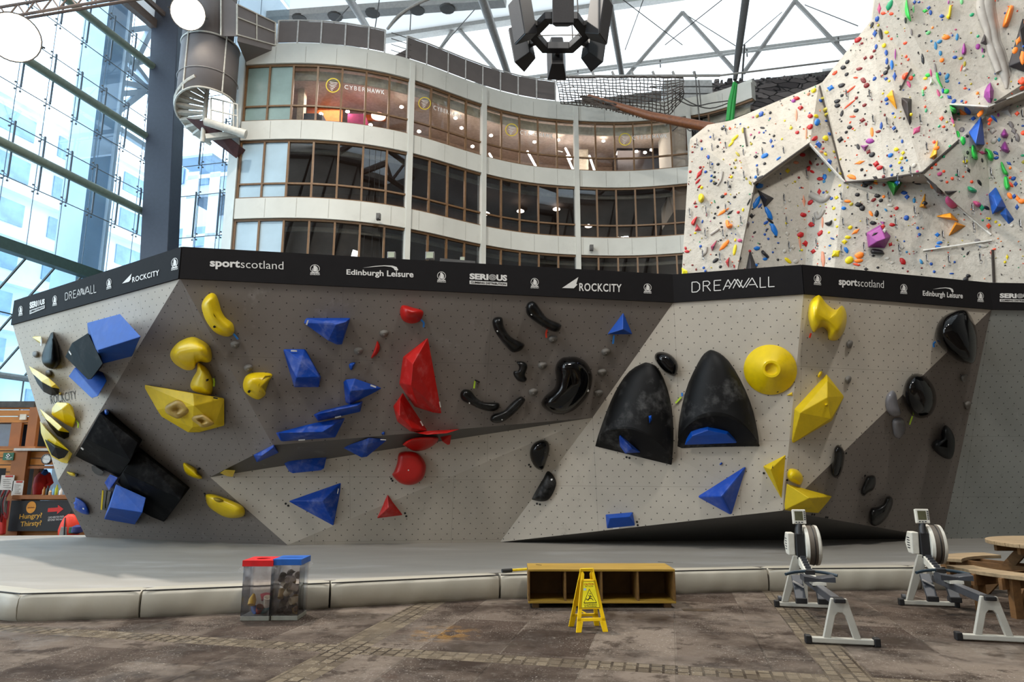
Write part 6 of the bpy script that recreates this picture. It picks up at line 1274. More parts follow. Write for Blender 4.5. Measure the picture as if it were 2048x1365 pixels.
 ((1840, 270, .10988), 'o 265 310 45 34;c 255 130 28;e 430 395 24;e 545 210 26;c 285 540 24;c 210 600 26;p 357 712 36;c 432 665 26;c 585 795 28;n 325 625 28 18;n 385 830 30 18;c 490 860 24;e 658 730 20;c 783 760 18;k 865 325 34 22 90;y 825 485 40 32;p 1130 325 58 24 165;k 1130 465 38 16 100;b 1380 330 42 26 140;b 1390 420 36 28;b 1620 520 46 22 145;o 1640 605 26;k 885 645 40 22 110;k 1080 870 52 26 120;c 940 855 28;c 1640 780 25;b 1700 795 36;b 1740 895 40 32 90;c 1655 905 45 28 130;o 1635 1110 60 36 120;b 1710 1120 36;o 1780 1165 68 32 110;o 1855 1210 50 45;p 590 1210 52 20 145;k 1210 1330 45 30 150;e 1125 1330 48 38 90;b 1765 1315 45 30 90;e 1870 375 35 20;m 1880 495 30'),
 ((1840, 400, .12455), 'B 278 562 36 28;B 313 692 42 24 10;B 288 755 42 22 170;b 180 1030 24;b 228 1155 22;b 555 1000 18;k 685 787 26 18 120;k 765 860 30 16 60;n 920 655 42 22;w 980 730 78 32 165;c 1100 420 34 30 90;k 720 230 26 16 140;k 920 385 34 14 140;k 455 730 15;y 1110 305 22;y 1215 355 22;y 1275 405 20;e 1005 328 16;c 1190 795 34 16 20;c 1150 850 34 18 90;k 1172 1080 60 12 95;b 510 1185 36 12;k 735 1275 35;k 775 1220 28;y 1400 920 36 18 90;y 1365 1000 22;k 1325 750 12;d 1610 800 12;o 1610 20 30;w 1475 415 25')]
rows = []
for (x0, y0, sc_), txt in HD:
    for e_ in txt.split(';'):
        f_ = e_.split(); a_ = float(f_[3]); b_ = float(f_[4]) if len(f_) > 4 else a_; an = float(f_[5]) if len(f_) > 5 else 0.
        rows.append([f_[0], x0 + float(f_[1]) * sc_, y0 + float(f_[2]) * sc_, a_ * sc_, b_ * sc_, an])
# drop double entries where two close views overlap
uniq = []
for r_ in sorted(rows, key=lambda r: -r[3] * r[4]):
    if all(not (u_[0] == r_[0] and math.hypot(u_[1] - r_[1], u_[2] - r_[2]) < 3.2) for u_ in uniq): uniq.append(r_)
LMK = [('the purple many sided volume', 1757, 474), ('the green pyramid', 1787, 374), ('the black triangle', 1531, 398), ('the black blade', 1814, 222), ('the orange fin', 1784, 199), ('the tall blue wedge', 1955, 265), ('the linked blue boxes', 2000, 412),
       ('the orange star', 1903, 448), ('the purple egg', 1977, 187), ('the green leaf spike', 1816, 20), ('the big yellow disc', 1403, 397), ('the orange mitt', 1457, 449), ('the black spire', 1501, 522), ('the small purple pyramid', 1729, 295),
       ('the black corner panel', 2040, 95), ('the big orange blob', 1810, 152), ('the peaked notch', 1619, 289), ('the purple teardrop', 1928, 97), ('the pink red pyramid', 1395, 456), ('the emerald disc', 1944, 380), ('the large orange shield', 2016, 33),
       ('the half moon dish', 1656, 446), ('the roof corner', 1844, 346), ('the big blue notch hold', 1519, 372)]
ORD = ['first', 'second', 'third', 'fourth', 'fifth', 'sixth', 'seventh', 'eighth', 'ninth', 'tenth', 'eleventh', 'twelfth', 'thirteenth', 'fourteenth']
CNT = {}
def where(what, x, y):
    nm, lx, ly = min(LMK, key=lambda l: math.hypot(l[1] - x, l[2] - y)); dx, dy = x - lx, y - ly
    s_ = ('below' if dy > 0 else 'above') if abs(dy) > abs(dx) else ('on the drip column side of' if dx > 0 else 'on the office side of')
    return nm, s_, math.hypot(dx, dy)
def settle(items):
    """items: [(object, colour or kind word, x, y, look)] -> labels that name a landmark and the place in its row"""
    grp = {}
    for it in items: nm, s_, d_ = where(it[1], it[2], it[3]); grp.setdefault((it[1], nm, s_), []).append((d_, it))
    for (wd, nm, s_), l in grp.items():
        l.sort(key=lambda q: q[0])
        for k_, (d_, it) in enumerate(l):
            it[0]['label'] = '%s%s%s %s %s' % (it[4], wd, '' if len(l) == 1 else ', ' + ORD[k_], s_, nm)
# base shapes (unit size: x, y across, z off the wall), shared by copies
def shape_mesh(kind, c):
    key = 'hold_%s_%s' % (kind, c)
    if key in bpy.data.meshes: return bpy.data.meshes[key]
    rr_ = random.Random(kind * 7 + 1); n = 12; rings = [(1, -.06), (.97, .25), (.82, .62), (.5, .92), (.0, 1.0)]
    rad = [1 + .16 * math.sin(2 * t + kind) * (kind % 3) * .7 + rr_.uniform(-.12, .12) * (1 if kind else .3) for t in [2 * math.pi * k_ / n for k_ in range(n)]]
    if kind == 3: rad = [1.15 if k_ % 3 == 0 else .8 for k_ in range(n)]
    vs, fs = [], []
    for s_, z in rings:
        for k_ in range(n):
            t = 2 * math.pi * k_ / n; vs.append((rad[k_] * s_ * math.cos(t) + (1 - s_) * .15, rad[k_] * s_ * math.sin(t) + (1 - s_) * .2, z))
    for i_ in range(len(rings) - 1):
        for k_ in range(n): fs.append((i_ * n + k_, i_ * n + (k_ + 1) % n, (i_ + 1) * n + (k_ + 1) % n, (i_ + 1) * n + k_))
    me = bpy.data.meshes.new(key); me.from_pydata(vs, [], fs)
    bm = bmesh.new(); bm.from_mesh(me); bmesh.ops.remove_doubles(bm, verts=bm.verts, dist=1e-4); bmesh.ops.recalc_face_normals(bm, faces=bm.faces); bm.to_mesh(me); bm.free()
    me.materials.append(CMAT[c])
    for p in me.polygons: p.use_smooth = kind != 3
    return me
def hold_matrix(x, y, a, b, ang, lift=0.):
    a *= 1.18; b *= 1.18
    h = CW.plane(x, y)
    if h is None: return None
    p0, n = h; P_ = onpl(x, y, p0, n); U = (onpl(x + 1, y, p0, n) - P_); Vv = (onpl(x, y - 1, p0, n) - P_); t = math.radians(ang)
    e1 = (U * math.cos(t) + Vv * math.sin(t)) * a; e2 = (Vv * math.cos(t) - U * math.sin(t)) * b
    dep = max(.03, min(.16, .62 * e2.length)); X = e1.normalized(); Y = n.cross(X).normalized()
    if Y.dot(e2) < 0: Y = -Y
    sx, sy = e1.length, e2.length
    m_ = Matrix((X * sx, Y * sy, n * dep)).transposed().to_4x4(); m_.translation = P_ + n * lift; return m_
nb = 0; items = []; rest = []
uniq.sort(key=lambda r: -r[3] * r[4])
proto = None
for k_, (c, x, y, a, b, an) in enumerate(uniq):
    lift = 0.
    for vx, vy, rad_, lf in ((1757, 474, 22, .3), (2040, 95, 40, .42), (1961, 252, 16, .3), (1787, 374, 12, .38), (1818, 235, 12, .15), (1846, 411, 5, .18), (1501, 522, 8, .15), (1868, 304, 5, .2)):
        if math.hypot(x - vx, y - vy) < rad_: lift = lf
    m_ = hold_matrix(x, y, a, b, an, lift)
    if m_ is None: continue
    if k_ >= 285: rest.append((c, m_)); continue
    kind = (k_ * 5 + int(x)) % 4
    me = shape_mesh(kind, c)
    if proto is None: proto = bpy.data.objects.new('climbing_hold', me); o = proto
    else: o = proto.copy(); o.data = me
    link(o); o.matrix_world = m_; o['category'] = CATH; o['group'] = GRP
    ar = a * b; look = 'large ' if ar > 22 else 'small ' if ar < 7 else ''
    if max(a, b) > 2.3 * min(a, b): look += 'slender '
    items.append((o, CNAM[c] + ' hold', x, y, look))
settle(items)
# the smallest chips and knobs, past counting, as one object
mb = MB(); cols_ = []
rc_ = random.Random(21)
me_parts = []
for _ in range(900):
    x, y = rc_.uniform(1365, 2048), rc_.uniform(0, 560)
    if CW.hit(x, y) is None: continue
    m_ = hold_matrix(x, y, rc_.uniform(.7, 1.9), rc_.uniform(.6, 1.3), rc_.uniform(0, 180)); rest.append((rc_.choice('kkkbrdwwwnnnccmmpeoynkwt'), m_))
vs_, fs_, mi_ = [], [], []; pal = list(CMAT)
for c, m_ in rest:
    b0 = len(vs_)
    for s_, z in ((1, -.05), (.85, .55), (.3, 1)):
        for k_ in range(6): t = k_ * math.pi / 3; vs_.append(m_ @ V((s_ * math.cos(t), s_ * math.sin(t), z)))
    for i_ in range(2):
        for k_ in range(6): fs_.append((b0 + i_ * 6 + k_, b0 + i_ * 6 + (k_ + 1) % 6, b0 + i_ * 6 + 6 + (k_ + 1) % 6, b0 + i_ * 6 + 6 + k_)); mi_.append(pal.index(c))
    fs_.append([b0 + 12 + k_ for k_ in range(6)]); mi_.append(pal.index(c))
me = bpy.data.meshes.new('hold_chips'); me.from_pydata(vs_, [], fs_)
for c in pal: me.materials.append(CMAT[c])
me.polygons.foreach_set('material_index', mi_)
tag(link(bpy.data.objects.new('hold_chips', me)), 'scatter of tiny chips and knobs all over the tall pale climbing wall', 'small holds', kind='stuff')
# quickdraws hanging from their bolts
QD = ((1423, 292), (1420, 325), (1450, 288), (1486, 301), (1486, 345), (1514, 341), (1456, 364), (1393, 281), (1451, 260), (1426, 271), (1379, 419), (1412, 415), (1451, 411), (1481, 434), (1410, 460), (1405, 502), (1445, 460), (1439, 508), (1524, 299), (1566, 297), (1515, 340), (1565, 390), (1624, 383), (1610, 340), (1683, 387), (1671, 338), (1570, 435), (1575, 485), (1634, 480), (1628, 436), (1637, 533), (1684, 438), (1733, 388), (1775, 385), (1732, 438), (1789, 438), (1767, 336), (1820, 335), (1794, 350), (1739, 182), (1693, 182), (1773, 237), (1746, 232), (1838, 232), (1851, 288), (1681, 492), (1726, 489), (1796, 490), (1827, 415), (1926, 315), (1912, 341), (1941, 409), (1945, 446), (1851, 510), (1895, 512), (1958, 508), (1883, 463), (2038, 441), (1980, 338), (2041, 222))
qs = M('quickdraw_sling', '#2a2a2c', .7); qm = M('quickdraw_metal', '#8d8d8f', .3, .9); qi = []; q0_ = None
for x, y in QD:
    h = CW.hit(x, y)
    if h is None: continue
    P_ = h[0] + h[1] * .06
    if q0_ is None:
        q0_ = thing('quickdraw', 'quickdraw', 'quickdraw', P_, 'quickdraws on the tall pale climbing wall')
        c1 = MB().bar(P_ + V((0, 0, -.02)), P_ + V((.01, 0, -.22)), .028, .014).out('sling', qs, q0_)
        c2 = MB().tube([P_ + V((-.02, -.015, .02)), P_ + V((.02, -.015, -.02)), P_ + V((0, -.02, -.2)), P_ + V((.04, -.015, -.24)), P_ + V((.03, 0, -.31)), P_ + V((-.03, 0, -.30))], .010, 5).out('carabiner', qm, q0_)
        o = q0_
    else:
        o = q0_.copy(); link(o); o.location = P_
        for ch in (c1, c2): d_ = ch.copy(); d_.parent = o; link(d_)
    qi.append((o, 'quickdraw', x, y, 'dark hanging '))
settle(qi)
# moulded drip column (tufa) and other relief
tuf = M('tufa_grey', '#a39d95', .8, var=.12, vs=2, bump=.3, bs=5)
pts = [(1975, -12), (1972, 12), (1978, 40), (1984, 60), (1988, 85), (1994, 105), (2003, 130), (2011, 158), (2013, 178)]
T_ = [CW.plane(*p) for p in pts]; P3 = catmull([onpl(*p, *t) for p, t in zip(pts, T_)], 4); w_ = [.30, .34, .27, .22, .2, .26, .22, .16, .05]
wr = [w_[min(8, i_ // 4)] * (1 - (i_ % 4) / 4) + w_[min(8, i_ // 4 + 1)] * ((i_ % 4) / 4) for i_ in range(len(P3))]
tag(MB().tube(P3, [x * .6 for x in wr], 10).tube([p + V((.13, 0, .04)) for p in P3], [x * .4 for x in wr], 8).tube([p - V((.14, 0, .0)) for p in P3[:-6]], [x * .4 for x in wr[:-6]], 8).out('drip_column', tuf, smooth=60), 'grey moulded drip column running down the overhang near the frame edge', 'rock relief')
for lb, pp, wd in (('pale moulded rock bulge under the peaked notch', [(1622, 390), (1634, 396), (1644, 401), (1652, 398), (1658, 391)], .1), ('pale moulded crack low on the office edge of the tall wall', [(1421, 470), (1430, 464), (1438, 458)], .05), ('pale moulded crack beside the blue rings on the tall wall', [(1434, 372), (1442, 360), (1445, 344)], .04), ('grey moulded fold below the dish on the tall wall', [(1404, 512), (1411, 506), (1413, 495)], .05), ('moulded tongue of pale rock beside the half moon dish', [(1632, 426), (1636, 436), (1642, 430), (1648, 420)], .07)):
    tag(MB().tube(catmull([onpl(*p, *CW.plane(*p)) for p in pp], 4), wd, 8).out('rock_relief', tuf, smooth=60), lb, 'rock relief')
# ================================================================ RECYCLING BINS
acry = glass('clear_acrylic', (.95, .93, .93), .03, .04, 1.3); film = None
def film_mat():
    m = bpy.data.materials.new('bag_film'); t = NT(m); t.t.nodes.remove(t.b)
    tc = t.n('ShaderNodeTexCoord'); n = t.ramp(t.noise(tc.outputs['Object'], 14, 4, .7), .45, .72)
    tr = t.n('ShaderNodeBsdfTransparent'); df = t.n('ShaderNodeBsdfDiffuse'); df.inputs[0].default_value = (.75, .73, .72, 1)
    mx = t.n('ShaderNodeMixShader'); t.l(t.math('ADD', t.math('MULTIPLY', n, .22), .05), mx.inputs[0]); t.l(tr.outputs[0], mx.inputs[1]); t.l(df.outputs[0], mx.inputs[2]); t.l(mx.outputs[0], t.out.inputs[0]); return m
film = film_mat(); base_m = M('bin_base', '#7c7c72', .6)
def bin_(x0, x1, y, h, lidc, label, slot, sk):
    r = thing('recycling_bin', label, 'bin', ((x0 + x1) / 2, y + .17, 0)); y1 = y + .33
    MB().box((x0, y, 0), (x1, y1, .05)).out('base', base_m, r, bev=.005)
    mb = MB(); t = .008
    for lo, hi in (((x0, y, .05), (x1, y + t, h)), ((x0, y1 - t, .05), (x1, y1, h)), ((x0, y + t, .05), (x0 + t, y1 - t, h)), ((x1 - t, y + t, .05), (x1, y1 - t, h))): mb.box(lo, hi)
    mb.out('clear_body', acry, r)
    mb = MB(); g = .012; n = 10; cx, cy = (x0 + x1) / 2, (y + y1) / 2; ro = [(x0 - g, y - g), (x1 + g, y - g), (x1 + g, y1 + g), (x0 - g, y1 + g)]
    rnd_ = slot == 'round'; a_, b_ = (.075, .06) if rnd_ else (.13, .022)
    ring = [(cx + a_ * math.cos(2 * math.pi * k / 20), cy + b_ * math.sin(2 * math.pi * k / 20)) for k in range(20)]
    bm = bmesh.new(); zt = h + .062
    def outer(k):
        t_ = 2 * math.pi * k / 20; dx, dy = math.cos(t_), math.sin(t_); s_ = min((x1 - x0 + 2 * g) / 2 / max(abs(dx), 1e-6), (y1 - y + 2 * g) / 2 / max(abs(dy), 1e-6)); return (cx + dx * s_, cy + dy * s_)
    # corners snapped so the lid stays square
    oc = [outer(k) for k in range(20)]
    for c_ in ro:
        k = min(range(20), key=lambda q: math.hypot(oc[q][0] - c_[0], oc[q][1] - c_[1])); oc[k] = c_
    vs = [(*p, zt) for p in ring] + [(*p, zt) for p in oc] + [(*p, h) for p in oc] + [(*p, zt - .05) for p in ring]; fs = []
    for k in range(20):
        j = (k + 1) % 20; fs += [(k, j, 20 + j, 20 + k), (20 + k, 20 + j, 40 + j, 40 + k), (60 + k, 60 + j, j, k)]
    bm.free(); add('lid', vs, fs, lidc, r)
    # liner bag folded over the rim and hanging inside
    mb = MB(); N = 40; rr = random.Random(sk)
    def per(k):
        t_ = (k % N) / N * 4; i = int(t_); f = t_ - i; a, b = ro[i], ro[(i + 1) % 4]; return V((a[0] + (b[0] - a[0]) * f, a[1] + (b[1] - a[1]) * f, 0))
    rows = []
    for lev, (z, o) in enumerate(((h - .002, .012), (h - .03, .03), (h - .07, .022))):
        row = []
        for k in range(N):
            p = per(k); d = (p - V((cx, cy, 0))).normalized(); f = (k % N) / N * 4
            dip = (.09 * math.exp(-((f - .5) / .22) ** 2) if sk == 1 else .02 * math.sin(f * 5)) * lev / 2
            row.append(p + d * (o + rr.uniform(-.006, .008)) + V((0, 0, z - dip)))
        rows.append(row)
    b0 = 0
    for row in rows: mb.v += row
    for a in range(2):
        for k in range(N): mb.f.append([a * N + k, a * N + (k + 1) % N, (a + 1) * N + (k + 1) % N, (a + 1) * N + k])
    b0 = len(mb.v)
    for z, s_ in ((h - .01, .94), (h - .25, .86), (.09, .80)):
        for k in range(N): p = per(k); mb.v.append(V((cx, cy, z)) + (p - V((cx, cy, 0))) * (s_ + rr.uniform(-.05, .03)))
    for a in range(2):
        for k in range(N): mb.f.append([b0 + a * N + k, b0 + a * N + (k + 1) % N, b0 + (a + 1) * N + (k + 1) % N, b0 + (a + 1) * N + k])
    mb.out('liner_bag', film, r, smooth=1); return r
BX0 = atY(480, 1240, 7.78).x; BXm = atY(540, 1240, 7.8).x; BX1 = atY(596, 1240, 7.82).x
bin_(BX0, BXm - .006, 7.78, .565, M('lid_red', '#c40d12', .45), 'clear recycling bin with a red lid, almost empty', 'round', 1)
bin_(BXm + .006, BX1, 7.80, .575, M('lid_blue', '#1554a3', .45), 'clear recycling bin with a blue lid, full of cups', 'slot', 2)
rl = random.Random(9)
def cup(p, d, r0, h, mt, label, grp, kind='cup'):
    o = MB().lathe(p, d, [(r0 * .72, 0), (r0, h), (r0 * .92, h), (r0 * .66, .01)] if kind == 'cup' else [(r0, 0), (r0 * 1.02, h * .5), (r0 * .6, h * .8), (r0 * .3, h)], 12).out('paper_cup' if kind == 'cup' else 'plastic_bottle', mt, smooth=40)
    return tag(o, label, 'litter', grp)
CM = [M('cup_black', '#231d1b', .5), M('cup_cream', '#cfc5a8', .6), M('cup_brown', '#4a3b32', .6), M('cup_white', '#d9d6d0', .5), M('cup_kraft', '#a98c4e', .7)]
bx, by = (BXm + BX1) / 2, 7.96
pos = [(-.09, 0, .08), (.0, -.06, .07), (.09, -.03, .08), (-.05, -.08, .17), (.06, .02, .18), (.10, -.08, .20), (-.10, -.04, .25), (.0, -.08, .28), (.08, -.07, .33), (-.06, -.05, .36), (.04, -.09, .42), (-.09, -.08, .43), (.09, -.03, .45), (.0, .04, .46), (.02, .06, .10), (-.08, .07, .20), (.09, .08, .28), (0, .08, .36)]
for k, (dx, dy, z) in enumerate(pos):
    mt = CM[(k * 2 + k // 3) % 5]; dark = (k * 2 + k // 3) % 5 in (0, 2)
    d = V((rl.uniform(-1, 1), rl.uniform(-1, .4), rl.uniform(-.3, .8))).normalized()
    cup(V((bx + dx * .8, by + dy, z)) - d * .045, d, .042, .095, mt, 'crumpled disposable cup crammed into the blue lidded bin', 'cups in the blue lidded bin')
rx = (BX0 + BXm) / 2
for dx, dy, z, c, lb, kd in ((-.08, -.05, .20, '#c9a021', 'yellow wrapper lying in the red lidded bin', 'bottle'), (-.06, -.03, .10, '#274a86', 'blue bottle at the bottom of the red lidded bin', 'bottle'), (.09, -.08, .18, '#e3dccb', 'white cup against the side of the red lidded bin', 'cup'), (.06, -.02, .10, '#4c8f9a', 'teal wrapper at the bottom of the red lidded bin', 'bottle'), (.0, -.06, .09, '#8f2a2a', 'dark red carton at the bottom of the red lidded bin', 'cup'), (.04, .04, .22, '#c2525a', 'pink wrapper standing in the red lidded bin', 'bottle')):
    d = V((rl.uniform(-.8, .8), rl.uniform(-.4, .3), rl.uniform(.1, .9))).normalized()
    cup(V((rx + dx, 7.95 + dy, z)) - d * .06, d, .04, .12, M('litter_' + c[1:], c, .5), lb, None, kd)

# ================================================================ WOODEN SHELF BOX lying on its side
ply = M('varnished_ply', '#957628', .5, var=.18, vs=2, stretch=(1, 8, 8), dirt=.25, cs=2); plyd = M('shaded_box_ply', '#6a4c20', .6, var=.2, vs=2, stretch=(1, 8, 8)); cav = M('box_back', '#5e4424', .7, var=.2)  # dividers, ends and back: shade painted in as darker ply
bx0, bx1 = atY(1056, 1180, 8.50).x, atY(1353, 1180, 8.42).x; zb, zt_ = .055, .44; yf, yb = 8.46, 9.0
sb = thing('shelf_box', 'long four bay wooden shelf box on the stone floor against the mat', 'box', ((bx0 + bx1) / 2, 8.7, 0))
def sk_(x, f): return f
MB().box((bx0, yf, zt_ - .025), (bx1, yb, zt_)).out('top_board', ply, sb, bev=.003)
MB().box((bx0, yf, zb), (bx1, yb, zb + .025)).out('bottom_board', ply, sb, bev=.003)
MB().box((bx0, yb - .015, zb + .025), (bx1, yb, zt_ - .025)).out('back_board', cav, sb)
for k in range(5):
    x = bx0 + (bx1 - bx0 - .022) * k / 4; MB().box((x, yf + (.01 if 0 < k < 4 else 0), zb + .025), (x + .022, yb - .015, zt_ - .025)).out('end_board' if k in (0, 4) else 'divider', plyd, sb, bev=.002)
for x in (bx0 + .05, bx1 - .13):
    for y in (yf + .04, yb - .12): MB().box((x, y, 0), (x + .08, y + .08, zb)).out('foot_block', cav, sb)
for a, b in (((1072, 1130), (1083, 1131)), ((1316, 1124.5), (1346, 1126))):
    MB().bar(atZ(*a, zt_ + .002), atZ(*b, zt_ + .002), .012, .004).out('worn_slot', M('slot_dark', '#2a2115', .8), sb)
pa, pb = atZ(1004, 1142.5, MZ + .03), atZ(1100, 1136, MZ + .03)
r = thing('broom_handle', 'yellow pole with a black grip lying on the mat behind the shelf box', 'pole', pa)
MB().tube([pa, pa.lerp(pb, .2)], .024, 10).out('grip', M('rubber_black', '#191919', .7), r, smooth=1); MB().tube([pa.lerp(pb, .2), pb], .018, 10).out('shaft', M('pole_yellow', '#e6c400', .4), r, smooth=1)
struct(MB().box((1.98, 8.3, .0), (2.32, 8.42, .004)).out('floor_drain', M('drain_iron', '#4a3a28', .6, .4, var=.3)))

# ================================================================ WET FLOOR SIGN
ysg = M('sign_yellow_plastic', '#f0c400', .4, var=.04); SO = atY(1178, 1262, 7.40); SO.z = 0
sg = thing('caution_sign', 'yellow folding wet floor caution sign standing before the shelf box', 'sign', SO)
e1 = V((1, .12, 0)).normalized(); e2 = V((-e1.y, e1.x, 0)); APX = .595; HW0, HW1 = .165, .062
def leaf(name, sgn, yoff):
    """front leaf leans away from the viewer, rear leaf towards"""
    lean = .145
    def P(u, z, t=0): return SO + e1 * (u + yoff) + e2 * (sgn * (lean * (1 - z / APX)) + .0 + t) + V((0, 0, z))
    mb = MB(); th_ = .016
    def wd(z): return HW0 + (HW1 - HW0) * z / APX
    def quad(u0, z0, u1, z1, u2, z2, u3, z3):
        a = [P(u0, z0, 0), P(u1, z1, 0), P(u2, z2, 0), P(u3, z3, 0)]; mb.prism(a, e2 * th_ * sgn * -1)
    zs = (0, .07, .105, .185, .215, .49, .535, .575, APX)
    for s in (-1, 1): quad(s * wd(0), 0, s * (wd(0) - .045), 0, s * (wd(APX) - .022), .54, s * wd(APX), APX - .01)
    quad(-wd(.1), .10, wd(.1), .10, wd(.13), .13, -wd(.13), .13)
    for s in (-1, 1): quad(s * (wd(0) - .04), .0, s * (wd(0) - .055), .0, s * .085, .10, s * (wd(.1) - .03), .10)
    quad(-wd(.21), .21, wd(.21), .21, wd(.485), .485, -wd(.485), .485)
    quad(-wd(.56), .565, wd(.56), .565, wd(APX), APX, -wd(APX), APX)
    o = mb.out(name, ysg, sg, bev=.003); return P, wd
P, wd = leaf('front_leaf', -1, .0); P2, _ = leaf('rear_leaf', 1, -.02)
lab = MB(); c = [P(-wd(.47) + .028, .47, -.001), P(wd(.47) - .028, .47, -.001), P(wd(.235) - .03, .225, -.001), P(-wd(.235) + .03, .225, -.001)]
pt = Patch(c, .001); put_poly(lab, pt, [(0, 0), (1, 0), (1, 1), (0, 1)], h=.6); lab.out('label_plate', M('label_yellow', '#f2e21a', .5), sg)
mb = MB(); put_line(mb, pt, [(0, 0), (1, 0), (1, 1), (0, 1), (0, 0)], .014, h=1.4); 
for pl_ in ([(.12, .18), (.5, .70), (.88, .18), (.12, .18)],): put_line(mb, pt, pl_, .03, h=1.4)
put_line(mb, pt, [(.36, .28), (.47, .36), (.56, .46)], .05, h=1.4); put_line(mb, pt, [(.47, .36), (.62, .34), (.70, .27)], .035, h=1.4); put_line(mb, pt, [(.52, .42), (.40, .46)], .03, h=1.4); put_line(mb, pt, [(.55, .45), (.66, .40)], .03, h=1.4); put_line(mb, pt, [(.36, .28), (.28, .34), (.24, .29)], .03, h=1.4)
put_poly(mb, pt, [(.54 + .035 * math.cos(t * .785), .53 + .024 * math.sin(t * .785)) for t in range(8)], h=1.4)
put_text(mb, pt, 'WET FLOOR', (.14, .785, .86, .835), .01, 1.4); put_text(mb, pt, 'CLEANING', (.12, .085, .88, .145), .01, 1.4); put_text(mb, pt, 'IN PROGRESS', (.16, .02, .84, .07), .01, 1.4)
mb.out('pictogram', BLK_D, sg); mb = MB(); put_text(mb, pt, 'CAUTION', (.08, .855, .92, .935), .03, 1.4); mb.out('warning_word', M('warn_red', '#b01810', .5), sg)
mb = MB(); put_poly(mb, pt, [(.06, .66), (.26, .66), (.26, .74), (.06, .74)], h=1.4); mb.out('maker_sticker', M('sticker_blue', '#9fc4d0', .5), sg)
MB().bar(P(-.05, .17), P2(-.05, .17), .01, .01).out('stay', ysg, sg)

